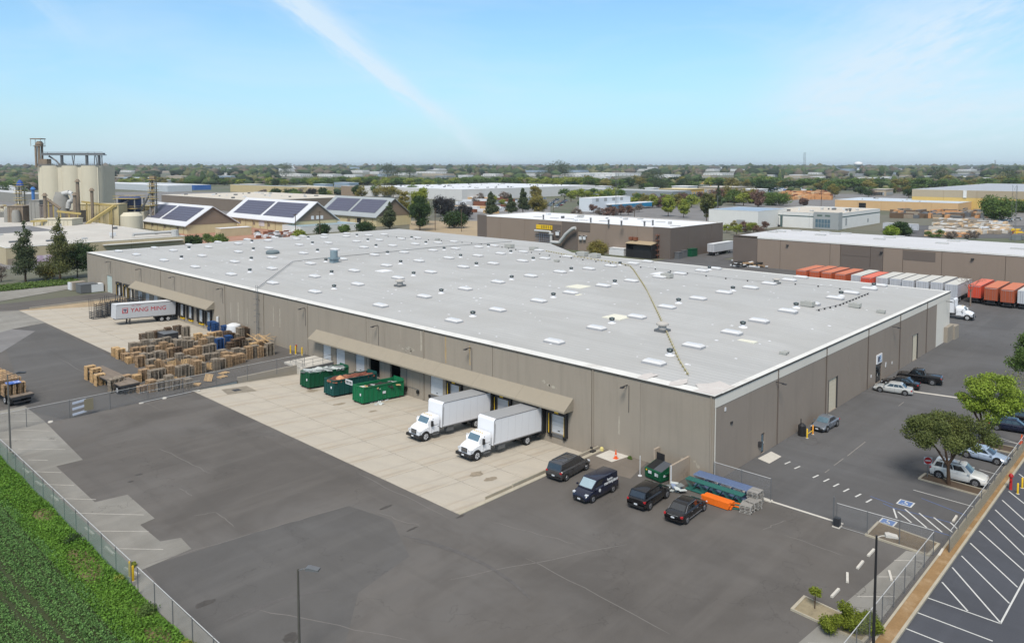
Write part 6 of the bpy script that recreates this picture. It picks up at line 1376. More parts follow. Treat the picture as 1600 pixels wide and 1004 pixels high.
# ---- crop field and grass verge
sheet('crop_field', -400, -47.0, -60, 700, -.03, M('field_soil', D(58, 66, 38), var=.25, s1=.5, s2=5))
sheet('grass_verge', -47.0, -44.8, -60, 178, -.02, M('verge_soil', D(128, 112, 84), var=.35, s1=.8, s2=7, col2=D(96, 100, 56), s3=.6))
def furrow(x, y):
    k = 1.0
    for c_, s_ in ((-50.4, .045), (-51.55, .06), (-56.2, .05), (-57.4, .05)): k = k * (1 - .97 * np.exp(-((x - (c_ + s_ * (30 - y) * .9)) / .27) ** 2))
    return k
def blades(n, x0, x1, y0, y1, size, hmax, seed, rows=None, dens=None):
    g = np.random.default_rng(seed); x = g.uniform(x0, x1, n); y = y0 + (y1 - y0) * g.random(n) ** 1.15
    if dens is not None: k = dens(x, y, g); x, y = x[k], y[k]; n = len(x)
    hh = hmax * (.4 + .6 * g.random(n))
    if rows is not None: hh = hh * rows(x, y)
    z = hh * g.random(n) ** .6
    nrm = g.normal(size=(n, 3)) * .75; nrm[:, 2] += 1.0; nrm /= np.linalg.norm(nrm, axis=1)[:, None]
    a = np.cross(nrm, g.normal(size=(n, 3))); a /= np.linalg.norm(a, axis=1)[:, None]; b = np.cross(nrm, a); s = (size * (.6 + .8 * g.random(n)))[:, None]
    c = np.stack([x, y, z], 1); V = np.stack([c - a * s, c - b * s * .55, c + a * s, c + b * s * .55], 1).reshape(-1, 3); return V, np.arange(4 * n).reshape(n, 4)
def rowsf(x, y):
    ph = (x + 47) / .75; d = np.abs(ph - np.round(ph)); k = .62 + .38 * np.clip(d * 4.0, 0, 1)
    return k * furrow(x, y)
V_, F_ = blades(300000, -66, -46.9, -2, 66, .07, .42, 1, rowsf, lambda x, y, g: ((np.abs((x + 47) / .75 - np.round((x + 47) / .75)) > .10) | (g.random(len(x)) < .3)) & (g.random(len(x)) < furrow(x, y)))
o = link('crop_leaves', np_mesh('crop_leaves', V_, F_, foliage('foliage_crop', D(104, 142, 78), D(88, 126, 64), .8))); tagp(o, 'dense knee-high green crop in rows beyond the field fence', 'crop', kind='stuff')
def vd(x, y, g):
    f = np.sin(x * 2.1 + y * .35) + np.sin(y * .9 + 1.3) * .8 + g.normal(size=len(x)) * .5; hole = (((x + 46.0) / .9) ** 2 + ((y - 27) / 3.2) ** 2 < 1) | (((x + 45.6) / .7) ** 2 + ((y - 38.5) / 1.6) ** 2 < 1) | (((x + 45.8) / .7) ** 2 + ((y - 14) / 1.4) ** 2 < 1); return (f > -1.5) & ~(hole & (g.random(len(x)) < .72))
V_, F_ = blades(95000, -47.6, -44.75, -6, 66, .085, .55, 2, lambda x, y: .35 + .65 * (np.sin(x * 1.7 + y * .7) * .5 + .5), vd)
o = link('verge_grass', np_mesh('verge_grass', V_, F_, foliage('foliage_grass', D(104, 144, 52), D(80, 120, 42), .75))); tagp(o, 'bright green unmown grass verge between the crop and the field fence', 'grass', kind='stuff')
for x, y, r_, lb, mf in ((-45.1, 22.5, .5, 'yellow green weed at the fence by the yellow bollards', fSpring), (-45.2, 11.3, .6, 'leafy weed against the fence near the bottom left', fSpring), (-43.6, 24.2, .28, 'small yellow weed tuft on the old pavement', fSpring), (-45.3, 17.0, .7, 'dark green weed clump in the grass verge', fGreen), (-45.5, 31.5, .6, 'dark weed clump beside the bare earth patch', fDark), (-.5, 9.2, .22, 'small green weed at the foot of the tan wall', fGreen)):
    V_, F_ = leafcloud(700, [(0, 0, r_ * .5), (r_ * .5, .1, r_ * .35), (-r_ * .4, -.2, r_ * .4)], [r_ * .7, r_ * .5, r_ * .5], .07, int(x * 10) % 97); tagp(link('weed', np_mesh('weed', V_, F_, mf), None, (x, y, 0)), lb, 'weed')
# green verge at the far left behind the yard
poly('grass_strip', [(-44, 178), (-44, 187), (.5, 187), (.5, 175), (-6, 174)], -.0, M('strip_grass', D(104, 124, 62), var=.25, s1=.2, s2=3, col2=D(150, 142, 112), s3=.12))
V_, F_ = blades(16000, -44, 1, 177, 187, .22, .55, 7); tagp(link('strip_grass_blades', np_mesh('strip_grass_blades', V_, F_, fGreen)), 'strip of rough green grass behind the far end of the yard', 'grass', kind='stuff')

# ---- individual trees behind the warehouse
def conifer(h, r, n, size, seed, base=.12):
    g = random.Random(seed); cl, rd = [], []
    for k in range(70):
        f = g.random() ** .8; z = h * (base + (1 - base) * f); rr = r * (1 - f) ** .75 * g.uniform(.35, 1.0) * (.6 + .4 * math.sin(f * 19 + seed)) + .15; a = g.uniform(0, 6.28)
        cl.append((rr * math.cos(a), rr * math.sin(a), z)); rd.append(max(.3, r * .38 * (1.15 - f)))
    return leafcloud(n, cl, rd, size, seed)
def ctree(name, label, px, py, top, wpx, mf, n=7000, size=.22, seed=1, shape='con', trunkh=None):
    x, y = gp(px, py); h = hgt((x, y), top); dist = math.hypot(x - CAM[0], y - CAM[1]); r = wpx / 2 * dist / FPX
    t = thing(name, label, 'tree', None, (x, y, 0)); b = MB(); b.cyl((0, 0, 0), (0, 0, h * .8), max(.12, h * .018), .04, 8)
    if shape == 'con': V_, F_ = conifer(h, r, n, size, seed, .2)
    elif shape == 'slim': V_, F_ = conifer(h, r * 1.3, n, size, seed, .15)
    else:
        cl = crownpts(34, 0, 0, h * .56, r * .8, r * .8, h * .40, seed, .95); V_, F_ = leafcloud(n, cl, [rnd.uniform(.2, .42) * r for _ in cl], size, seed, hollow=.1)
        for c_ in cl[::4]: b.cyl((0, 0, h * .3), c_, .06, .03, 5)
    obj('trunk', b, mBark, t); link('crown', np_mesh('crown', V_, F_, mf), t); return t
ctree('cedar_tree', 'leftmost tall ragged dark tree on the grass strip behind the yard', 40, 440, 346, 42, fCed, 8000, .2, 31)
ctree('cedar_tree', 'second tall ragged olive tree on the grass strip, left of the dark round one', 94, 437, 340, 44, fCedG, 8000, .2, 32)
ctree('round_tree', 'dark green round tree at the far left corner of the warehouse', 121, 433, 382, 50, fDark, 8000, .2, 33, 'round')
ctree('grey_bush', 'pale grey green bush between the two tall trees on the grass strip', 73, 436, 416, 30, fOlive, 2500, .2, 34, 'round')
ctree('small_tree', 'small sparse brown tree at the left edge on the grass strip', 2, 440, 414, 18, fGrey, 900, .15, 35, 'round')
ctree('cypress_tree', 'dark conical tree in front of the far gable barn', 609, 358, 316, 30, fCed, 7000, .3, 36)
ctree('evergreen_tree', 'dark dense evergreen standing before the tall olive tree at the back edge of the warehouse', 656, 360, 308, 38, fDark, 9000, .3, 37, 'round')
ctree('olive_tree', 'tall olive green tree rising above the dark evergreen behind the warehouse', 657, 352, 291, 36, fSpring, 8000, .35, 38, 'round')
ctree('olive_tree', 'smaller olive tree between the last gable barn and the tall olive tree', 632, 342, 296, 18, fOlive, 3500, .35, 39, 'round')
ctree('purple_tree', 'blackish purple round tree right of the tall olive tree', 693, 338, 307, 38, fPur, 7000, .35, 40, 'round')
ctree('purple_tree', 'lower reddish grey tree right of the blackish purple one', 724, 342, 320, 30, fPur, 4000, .35, 41, 'round')
ctree('green_tree', 'mid green low tree below the blackish purple tree', 710, 356, 332, 40, fDark, 5000, .32, 42, 'round')
ctree('conifer_tree', 'dark conifer left of the twin conifers above the centre brown warehouse', 767, 338, 299, 28, fCed, 6000, .4, 43)
ctree('conifer_tree', 'shorter of the twin dark conifers above the centre brown warehouse', 798, 336, 304, 22, fCed, 4000, .4, 44)
ctree('conifer_tree', 'taller of the twin dark conifers above the centre brown warehouse', 817, 336, 292, 24, fCed, 6000, .4, 45)
ctree('palm_like_tree', 'rounded olive crown on a bare trunk before the long white warehouse', 837, 316, 287, 18, fOlive, 2500, .5, 46, 'round')
ctree('spring_tree', 'yellow green tree between the twin conifers and the parked cars', 841, 334, 307, 32, fOlive, 4500, .4, 47, 'round')
ctree('spring_tree', 'yellow green tree right of the white building with the blue stripe', 1044, 338, 306, 22, fSpring, 4500, .4, 48, 'round')
ctree('green_tree', 'fresh green tree standing above the red leaved hedge', 1068, 340, 310, 18, fSpring, 3000, .4, 49, 'round')
ctree('dark_tree', 'tall dark tree left of the white and grey warehouse', 1104, 348, 300, 24, fCedG, 5000, .4, 50, 'round')
ctree('dark_conifer', 'dark conifer by the lamp post above the white and grey warehouse', 1122, 326, 290, 14, fCed, 3000, .5, 51)
ctree('green_tree', 'rounded olive tree at the left of the lumber yard', 1212, 321, 301, 42, fGreen, 5000, .5, 52, 'round')
ctree('red_shrub_tree', 'dark red tree at the near edge of the lumber yard', 1255, 321, 310, 14, fRed, 1800, .5, 53, 'round')
ctree('rounded_tree', 'dark rounded tree right of the white trailer by the grey warehouse', 1408, 370, 346, 28, fDark, 5500, .3, 54, 'round')
ctree('bright_tree', 'bright green low tree left of the dark rounded one by the white trailer', 1392, 372, 353, 22, fLime, 3500, .3, 55, 'round')
ctree('big_green_tree', 'big olive green tree right of the peach warehouse', 1558, 346, 309, 42, fGreen, 8000, .5, 56, 'round')
ctree('green_tree', 'green tree at the right edge behind the steel mast', 1594, 332, 312, 28, fGreen, 4000, .5, 57, 'round')
ctree('bush_tree', 'olive bush against the front of the centre brown warehouse', 935, 401, 377, 34, fOlive, 5000, .18, 58, 'round')
for i, (px, py, top, wpx, mf, lb) in enumerate(((302, 388, 369, 26, fDark, 'dark bush row behind the back edge of the roof, leftmost'), (342, 382, 369, 30, fGreen, 'bright bush behind the back edge of the roof beside the shed'), (505, 366, 351, 28, fDark, 'dark bush in front of the middle gable barn'), (538, 364, 352, 18, fGreen, 'light green bush between the middle and last gable barns'), (570, 364, 346, 32, fDark, 'dark bush in front of the last gable barn'), (468, 372, 360, 22, fSpring, 'yellow green bush at the corner of the middle gable barn'), (425, 310, 298, 16, fSpring, 'yellow green tree left of centre behind the middle gable barn'), (462, 312, 300, 26, fGreen, 'olive green tree behind the ridge of the middle gable barn'), (487, 312, 295, 22, fPur, 'dark leafless tree behind the middle gable barn'), (504, 308, 293, 16, fDark, 'dark tree left of the beige office block'), (556, 308, 288, 14, fDark, 'dark tree at the left end of the long white warehouse'), (600, 308, 292, 30, fOlive, 'olive tree before the left end of the long white warehouse'), (1340, 372, 362, 0, fRed, ''), (1175, 392, 372, 0, fRed, ''))):
    if wpx: ctree('bush' if top > 340 else 'broadleaf_tree', lb, px, py, top, wpx, mf, 3000, .28 if top > 340 else .4, 60 + i, 'round')
# shared crowns for trees nobody can tell apart up close
PT = {}
def ptree(kind):
    if kind in PT: return PT[kind]
    mf = {'g': fGreen, 'd': fDark, 's': fSpring, 'o': fOlive, 'c': fCed, 'r': fRed, 'b': fGrey, 'p': fPur}[kind[0]]; sd_ = ord(kind[0]) + int(kind[1])
    if kind[0] == 'c': V_, F_ = conifer(1.0, .20, 900, .035, sd_, .1)
    else:
        cl = crownpts(18, 0, 0, .50, .34, .34, .40, sd_, .95); V_, F_ = leafcloud(1100, cl, [random.Random(sd_ + i).uniform(.10, .19) for i in range(18)], .042, sd_, hollow=.1)
    cm = np_mesh('crown', V_, F_, mf); b = MB(); b.cyl((0, 0, 0), (0, 0, .6), .025, .012, 5); tm = b.mesh('trunk', mBark); PT[kind] = (cm, tm); return PT[kind]
LBL = {'g': 'mid green broadleaf tree', 'd': 'dark green broadleaf tree', 's': 'yellow green spring tree', 'o': 'olive brown tree', 'c': 'dark pointed conifer', 'r': 'reddish budding tree', 'b': 'grey leafless tree', 'p': 'blackish purple tree'}
def bgtree(x, y, h, kind, where, wf=1.0):
    cm, tm = ptree(kind + str(rnd.randint(0, 2))); t = thing('background_tree' if kind != 'c' else 'background_conifer', LBL[kind] + ' ' + where, 'tree', 'trees ' + where, (x, y, -.05), rnd.uniform(0, 6.28)); t.scale = (h * wf, h * wf, h)
    link('crown', cm, t); link('trunk', tm, t)

# ================================================================ BUILDINGS BEHIND
def bld(name, label, cat, P, top, xl, xr, wm, rm, panel=None, h=None, par=.35, trim=None, group=None, vents=0, xy=None, ext=None, wm2=None, bandz=None):
    """near corner at pixel P, roof line at pixel row top; xl / xr = pixel columns where the two visible faces end"""
    x0, y0 = xy or gp(*P); H_ = h or hgt((x0, y0), top)
    if ext: x1, y1 = x0 + ext[0], y0 + ext[1]
    else: x1 = ony(xr, 300, y0)[0]; y1 = onx(xl, 300, x0)[0]
    t = thing(name, label, cat, group, (x0, y0, 0)); w_, d_ = x1 - x0, y1 - y0
    def face(axis, L_):
        n = max(1, round(L_ / panel)) if panel else 1
        for k in range(n):
            a, c_ = L_ * k / n + (.04 if n > 1 else 0), L_ * (k + 1) / n - (.04 if n > 1 else 0); b = MB()
            zt = H_ - .12
            if axis == 'y': b.box(0, .25, a, c_, -.05, zt)
            else: b.box(max(a, .26), c_, 0, .25, -.05, zt)
            if bandz:
                z0, z1 = bandz
                if axis == 'y': b.box(-.05, 0, a, c_, H_ - z1, H_ - z0, 1)
                else: b.box(max(a, 0), c_, -.05, 0, H_ - z1, H_ - z0, 1)
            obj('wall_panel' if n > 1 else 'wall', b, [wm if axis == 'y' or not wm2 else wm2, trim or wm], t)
    face('y', d_); face('x', w_)
    b = MB(); b.box(w_ - .25, w_, .26, d_, -.05, H_ - .12); b.box(.26, w_ - .26, d_ - .25, d_, -.05, H_ - .12); b.box(.4, w_ - .4, .4, d_ - .4, .5, 1.0); obj('wall', b, wm, t)
    b = MB(); b.box(.2, w_ - .2, .2, d_ - .2, H_ - par - .1, H_ - par); obj('roof', b, rm, t)
    b = MB(); b.box(-.06, .26, -.06, d_, H_ - .12, H_); b.box(.26, w_, -.06, .26, H_ - .12, H_); b.box(w_ - .26, w_, .26, d_, H_ - .12, H_); b.box(.26, w_ - .26, d_ - .26, d_, H_ - .12, H_); obj('parapet_cap', b, mRoofEdge, t)
    r_ = random.Random(int(abs(x0) * 7 + abs(y0)))
    for k in range(vents):
        vx, vy = r_.uniform(.06, .94) * w_, r_.uniform(.06, .94) * d_; b = MB(); a = r_.uniform(.4, 1.3); b.box(vx - a, vx + a, vy - a * .6, vy + a * .6, H_ - par, H_ - par + r_.uniform(.3, 1.2)); obj('roof_unit', b, r_.choice([mGalvD, mGalv, mWhiteM]), t)
    t['_w'] = 1
    return t, w_, d_, H_
def addbox(t, name, m, x0, x1, y0, y1, z0, z1, m2=None):
    b = MB(); b.box(x0, x1, y0, y1, z0, z1); return obj(name, b, m, t)

# centre brown warehouse
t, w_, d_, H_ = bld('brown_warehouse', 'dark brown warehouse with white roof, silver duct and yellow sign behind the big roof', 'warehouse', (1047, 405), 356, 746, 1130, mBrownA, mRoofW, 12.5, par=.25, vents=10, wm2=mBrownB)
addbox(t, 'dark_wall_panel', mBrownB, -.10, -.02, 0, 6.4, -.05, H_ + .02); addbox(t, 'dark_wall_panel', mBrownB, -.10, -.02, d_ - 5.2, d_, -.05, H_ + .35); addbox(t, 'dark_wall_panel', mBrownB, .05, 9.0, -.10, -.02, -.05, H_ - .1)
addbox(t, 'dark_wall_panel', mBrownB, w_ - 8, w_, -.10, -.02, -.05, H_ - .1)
def ypos(t, px, py=372): return onx(px, py, t.location[0])[0] - t.location[1]
def zpos(t, px, py): return onx(px, py, t.location[0])[1]
for a, c_, z0, z1 in ((842, 877, 357, 999), (878, 903, 355, 999),): 
    y1_, y0_ = ypos(t, a), ypos(t, c_); addbox(t, 'dark_wall_panel', mBrownB, -.12, -.02, y0_, y1_, -.05, H_ - (1.5 if a == 842 else 0.2))
addbox(t, 'dark_wall_panel', mBrownB, -.14, -.02, ypos(t, 922), ypos(t, 903.5), H_ - 3.2, H_ - .15)
ya, yb = ypos(t, 839), ypos(t, 864); zt = zpos(t, 852, 352.5)
b = MB(); b.box(-.5, -.3, yb, ya, zt - 1.3, zt + .3, 0); obj('yellow_sign', b, mYellow, t)
try:
    b = MB(); [b.box(-.56, -.5, yb + (ya - yb) * f, yb + (ya - yb) * f + .35, zt - 1.0, zt + .1) for f in (.06, .2, .32, .42, .52, .62)]; obj('dark_bars', b, M('olive_bar', D(140, 124, 50)), t)
except Exception as e: print('text', e)
b = MB(); zz = zpos(t, 855, 361); b.tube([(-1.2, ya, zz), (-1.2, yb + .6, zz), (-1.2, yb, zz - .5), (-1.2, yb - .2, 1)], .42, 10); obj('duct', b, mGalv, t)
P_ = [(861, 378), (874, 379), (884, 366), (894, 357.5), (899, 356)]; b = MB(); pts = []
for px, py in P_: y, z = onx(px, py, t.location[0] - 1.8); pts.append((-1.8, y - t.location[1], z))
b.tube(pts, .62, 12); y, z = onx(861, 366, t.location[0] - 1.8); b.cyl((-1.8, y - t.location[1], 1), (-1.8, y - t.location[1], z), .5, n=12); b.cyl((-1.8, y - t.location[1], z), (-1.8, y - t.location[1], z + .4), .9, n=12); obj('duct', b, mGalv, t, smooth=40)
b = MB()
y_, z_ = onx(846, 372, t.location[0] - 1)
for k in range(6): b.box(-1.1, -1.0, yb + 1 + k * .9, yb + 1.06 + k * .9, 2, zz - .6)
for k in range(5): b.box(-1.12, -1.02, yb + .8, ya, 2.2 + k * .9, 2.26 + k * .9)
obj('pipe_grid', b, M('pipe_bluegrey', D(140, 150, 170), rough=.5), t)
for px, py, wd, hh in ((873, 364, 1.6, 1.6), (909, 371, 1.2, 1.4), (915, 371, 1.2, 1.4)):
    y, z = onx(px, py, t.location[0]); b = MB(); b.box(-.9, 0, y - t.location[1] - wd / 2, y - t.location[1] + wd / 2, z + hh / 2 - .3, z + hh / 2); b.box(-.9, -.7, y - t.location[1] - wd / 2, y - t.location[1] + wd / 2, z - hh / 2, z + hh / 2); obj('vent_hood', b, mWhiteM, t)
for px, py in ((923, 345), (971, 350), (1007, 351), (1020, 349), (951, 348), (849, 340)):
    x, y = gp(px, py + 2, H_); b = MB(); b.cyl((x - t.location[0], y - t.location[1], H_ - .4), (x - t.location[0], y - t.location[1], H_ + 1.3), .3, n=10); b.cyl((x - t.location[0], y - t.location[1], H_ + 1.3), (x - t.location[0], y - t.location[1], H_ + 1.6), .5, .2, n=10); obj('roof_stack', b, mGalvD, t)
for px, py in ((840, 338), (866, 340), (890, 341), (912, 343.5), (943, 344.5), (905, 339), (1032, 346), (1055, 352), (1010, 345)):
    x, y = gp(px, py, H_); b = MB(); b.box(x - t.location[0] - .8, x - t.location[0] + .8, y - t.location[1] - 1.6, y - t.location[1] + 1.6, H_ - .3, H_ - .02); obj('skylight', b, mGalv, t)
for px in (988, 995):
    y = ypos(t, px, 373); addbox(t, 'red_hoist', mRust, -1.3, -.1, y - .6, y + .6, 5.3, 6.3)
b = MB(); y = ypos(t, 1029, 390)
for k in range(5): b.box(-1.4, -.2, y - .5, y + .5, 1 + k * 1.6, 1.08 + k * 1.6)
for s in (-.5, .45): b.box(-1.4, -1.34, y + s, y + s + .06, 0, 8); b.box(-.3, -.24, y + s, y + s + .06, 0, 8)
obj('stair_tower', b, mRust, t)
# lean-to shed and small kit between the roofs
x, y = gp(1002, 402); sh = thing('lean_to_shed', 'open black shed with a tan sloping roof against the centre brown warehouse', 'shed', None, (x, y, 0)); b = MB(); b.v = [(-2, -5.0, 4.6), (5.5, -5.0, 5.6), (5.5, 5, 5.6), (-2, 5, 4.6), (-2, -5, 4.4), (5.5, -5, 5.4), (5.5, 5, 5.4), (-2, 5, 4.4)]; b.f = [(0, 1, 2, 3), (7, 6, 5, 4), (0, 4, 5, 1), (1, 5, 6, 2), (2, 6, 7, 3), (3, 7, 4, 0)]; b.m = [0] * 6; obj('roof', b, mBrownT, sh)
b = MB(); b.box(5.2, 5.4, -4.8, 4.8, 0, 5.2); b.box(-1.8, 5.2, -5.0, -4.8, 0, 4.4); b.box(-1.8, 5.2, 4.6, 4.8, 0, 4.4); b.box(-1.8, -1.7, -4.8, 4.6, 0, 2.6); obj('walls', b, mBlackP, sh)
for px, py, m, lb, sz in ((967, 398, mWhiteM, 'white striped unit left of the black shed', (1.5, 6, 2.2)), (1060, 404, mGalvD, 'small grey tank at the corner of the centre brown warehouse', (1.2, 1.5, 2)), (1068, 402, mGalvD, 'second small grey tank by the corner of the centre brown warehouse', (1.2, 1.5, 2.2)), (1080, 400, mGreenK, 'dark green dumpster between the centre brown warehouse and the white trailer', (1.8, 2.5, 2.4)), (1385 - 260, 410, mJunkB, 'junk pile on the drive, right part', (0, 0, 0))):
    if sz[0]: x, y = gp(px, py); b = MB(); b.box(-sz[0], sz[0], -sz[1] / 2, sz[1] / 2, 0, sz[2]); b.box(-sz[0] - .1, sz[0] + .1, -sz[1] / 2 - .1, sz[1] / 2 + .1, sz[2], sz[2] + .15); tagp(obj('yard_unit', b, m, None, (x, y, 0)), lb, 'unit')
b = MB(); r_ = random.Random(4)
for i in range(90):
    x, y = gp(r_.uniform(1148, 1215), r_.uniform(409, 418)); s = len(b.v); b.box(-1.6, 1.6, -.3, .3, 0, .35, r_.randint(0, 2)); b.xf(Matrix.Translation((x, y, r_.uniform(0, 1.2))) @ Matrix.Rotation(r_.uniform(0, 3), 4, 'Z') @ Matrix.Rotation(r_.uniform(-.3, .3), 4, 'X'), s)
tagp(obj('scrap_heap', b, [mWhiteM, mJunkK, mWood]), 'scattered white and dark scrap in front of the right brown warehouse', 'scrap', kind='stuff')
b = MB(); b.box(0, 1, -12, 12, 0, 2.4); x, y = gp(1100, 398); tagp(obj('screen_fence', b, M('screen_green', D(96, 104, 96)), None, (x + 8, y + 8, 0)), 'grey green screen fence behind the white trailer between the brown warehouses', 'fence')

# right brown warehouse
xx0 = 148.5; y0 = onx(1700, 400, xx0)[0]; y1 = onx(1145, 370, xx0)[0]
H_ = hgt((xx0, onx(1400, 380, xx0)[0]), 384.5)
t = thing('brown_warehouse', 'long brown warehouse with a grey white roof on the right behind the row of trailers', 'warehouse', None, (xx0, y0, 0)); D_ = y1 - y0
ed = [onx(px, 390, xx0)[0] - y0 for px in (1700, 1572, 1472, 1411, 1380, 1360, 1313, 1297, 1219, 1183, 1145)]
for i in range(len(ed) - 1):
    a, c_ = ed[i], ed[i + 1]; dk = i in (4, 5, 9); b = MB(); b.box(0, .3, a + .05, c_ - .05, -.05, H_ - .5 if i != 9 else H_ + .1)
    obj('wall_panel', b, mBrownB if dk else mBrownA, t)
for a, c_, zf in ((1462, 1411, .30), (1360, 1314, .30)):
    ya, yb = onx(a, 390, xx0)[0] - y0, onx(c_, 390, xx0)[0] - y0; addbox(t, 'dark_wall_panel', mBrownB, -.05, -.0, ya, yb, H_ * .62, H_ - .9)
addbox(t, 'wall_panel', mBrownB, .3, 30, D_ - .3, D_, 0, H_); addbox(t, 'roof', mRoofG if 0 else M('roof_offwhite', D(206, 206, 208), rough=.7, var=.08, s1=.1), 0, 33, 0, D_ - .4, H_ - .45, H_ - .2); addbox(t, 'roof_edge', mRoofEdge, -.1, .3, 0, ed[9], H_ - .5, H_ - .12); addbox(t, 'wall', mBrownA, 32.7, 33, 0, D_ - .4, 0, H_ - .5)
r_ = random.Random(9)
for px, py in ((1207, 362), (1220, 361), (1282, 366.5), (1305, 365), (1322, 364), (1374, 373), (1390, 370.5), (1405, 369), (1472, 379.5), (1490, 376), (1502, 375), (1590, 388), (1289, 362), (1245, 360)):
    x, y = gp(px, py, H_); b = MB(); b.box(x - xx0 - .7, x - xx0 + .7, y - y0 - 1.5, y - y0 + 1.5, H_ - .3, H_ + .15); obj('skylight', b, mGalv, t)
for px in (1231, 1378, 1521): y = onx(px, 380, xx0)[0] - y0; addbox(t, 'wall_lamp', mSteelD, -.6, 0, y - .3, y + .3, H_ * .78, H_ * .81)
# white and grey warehouse with the glazed corner
mWG = M('white_wall', D(222, 222, 218), var=.05); mGG = M('grey_wall', D(160, 164, 164), var=.05); mTeal = M('teal_band', D(84, 104, 104), var=.05)
t, w_, d_, H_ = bld('white_warehouse', 'white warehouse with dark teal stripe and grey glazed corner block on the right', 'warehouse', (1308, 359), 334, 1184, 1376, mWG, mRoofB, 14, par=.5, trim=mTeal, vents=16, bandz=(1.6, 2.1))
yy = ypos(t, 1272, 345); addbox(t, 'corner_block', mGG, -.8, -.1, -.8, yy, 0, H_ + .5); addbox(t, 'corner_block', mGG, -.1, 4, -.8, -.1, 0, H_ + .5)
for k in range(5):
    for j in range(2): y0_ = yy * .28 + k * yy * .13; addbox(t, 'window', mGlassB, -.86, -.81, y0_, y0_ + yy * .11, .8 + j * 2.0, 2.6 + j * 2.0)
for k in range(2): y0_ = yy * .28 + k * yy * .34; addbox(t, 'window', M('window_green', D(100, 116, 110), rough=.3), -.86, -.81, y0_, y0_ + yy * .22, H_ - 1.5, H_ - .7)
ya, yb = ypos(t, 1217, 350), ypos(t, 1201, 350); addbox(t, 'roller_door', mGG, -.1, -.0, ya, yb, 0, 4.6)
for px in (1221, 1193): y = ypos(t, px, 350); addbox(t, 'pilaster', mTeal, -.3, 0, y - .5, y + .5, 0, H_ - 2)
for px in (1313, 1322, 1356): x = ony(px, 345, t.location[1])[0] - t.location[0]; addbox(t, 'window', mGG, x - 1, x + 1, -.1, 0, 1.5, 5 if px == 1322 else 3.2)
t, w_, d_, H_ = bld('white_warehouse', 'lower off-white building with a blue grey roof left of the teal-striped warehouse', 'warehouse', (1184, 358), 330, 1108, 1230, mWG, M('roof_bluegrey', D(150, 168, 188), rough=.5, var=.08), None, par=.1)
addbox(t, 'roller_door', mGG, -.1, 0, d_ * .25, d_ * .42, 0, 4)
# peach and yellow warehouses
mPeach = M('wall_peach', D(214, 178, 132), var=.06); mYel = M('wall_yellow', D(212, 180, 108), var=.06); mYT = M('wall_taupe', D(176, 162, 138), var=.05)
t, w_, d_, H_ = bld('peach_warehouse', 'peach coloured warehouse with a pale blue roof behind the lumber piles on the right', 'warehouse', (1497, 333), 317.5, 1305, 1528, mPeach, M('roof_paleblue', D(198, 208, 218), rough=.5, var=.04), 14, par=.1, vents=8)
addbox(t, 'dark_opening', mBlack, -.2, -.05, ypos(t, 1353, 321), ypos(t, 1342, 321), 0, 4.5)
t, w_, d_, H_ = bld('yellow_warehouse', 'long yellow warehouse with a taupe upper band at the right horizon', 'warehouse', (1700, 336), 301, 1425, 1760, mYel, mRoofG, 20, par=.1, trim=mYT, bandz=(.1, 5.0))
b = MB(); y = ypos(t, 1508, 300); b.box(-.6, -.1, y - 1, y + 1, H_ - 5, H_); obj('downpipe', b, mRoofEdge, t)
bld('white_warehouse', 'long white warehouse with panel lines and many roof vents in the middle distance', 'warehouse', (722, 313), 296, 562, 930, M('wall_white2', D(212, 211, 208), var=.05), M('roof_white2', D(222, 224, 228), rough=.6, var=.08, s1=.02), 22, par=.1, vents=70)
t, w_, d_, H_ = bld('white_building', 'white two-storey building with a blue stripe left of the red leafed trees', 'building', (925, 331), 309.5, 905, 985, M('wall_white3', D(216, 222, 228), var=.03), mRoofW, None, par=.1)
for k in range(4): addbox(t, 'window', mGG, 4 + k * 9, 7 + k * 9, -.1, -.01, 6.5, 8.5)
addbox(t, 'blue_stripe', M('stripe_blue', D(40, 130, 172)), w_ * .4, w_ * 1.5, -3.5, -3.3, 1.5, 4.0); addbox(t, 'low_roof', mRoofW, w_ * .35, w_ * 1.7, -3.3, 4, 4.0, 4.4)
t, w_, d_, H_ = bld('grey_building', 'low grey building behind the bright green trees in the centre', 'building', (1050, 310), 299, 885, 1080, M('wall_grey4', D(140, 146, 150)), M('roof_g4', D(170, 174, 176)), None, par=.1)
bld('beige_building', 'beige flat building before the dark trees left of centre', 'building', (553, 306), 291, 533, 560, M('wall_beige5', D(150, 132, 112)), mRoofB, None, par=.1)
bld('tan_building', 'tan shed with pale roof behind the middle gable barn', 'building', (498, 304), 292, 455, 522, M('wall_tan6', D(200, 182, 148)), M('roof_cream6', D(220, 210, 190)), None, par=.1)
bld('tan_building', 'tan industrial shed left of the solar gable barns in the distance', 'building', (470, 305), 292, 360, 480, M('wall_tan7', D(196, 178, 136)), M('roof_blue7', D(160, 178, 196)), 25, par=.1)
bld('blue_warehouse', 'blue walled warehouse with a white roof in the distance above the barns on the left', 'building', (304, 297), 289, 205, 330, M('wall_blue8', D(60, 104, 168)), M('roof_w8', D(205, 210, 214)), 30, par=.1)
bld('white_warehouse', 'low white roofed hall right behind the silos', 'building', (262, 300), 290, 150, 300, M('wall_w9', D(190, 196, 200)), M('roof_w9', D(214, 218, 222)), None, par=.1)
t, w_, d_, H_ = bld('grey_hall', 'very long low hall with a pale beige roof behind the left gable barns', 'building', (392, 333), 313, 252, 560, M('wall_brown10', D(126, 114, 102)), M('roof_beige10', D(206, 198, 184), var=.06), None, par=.1, vents=26)
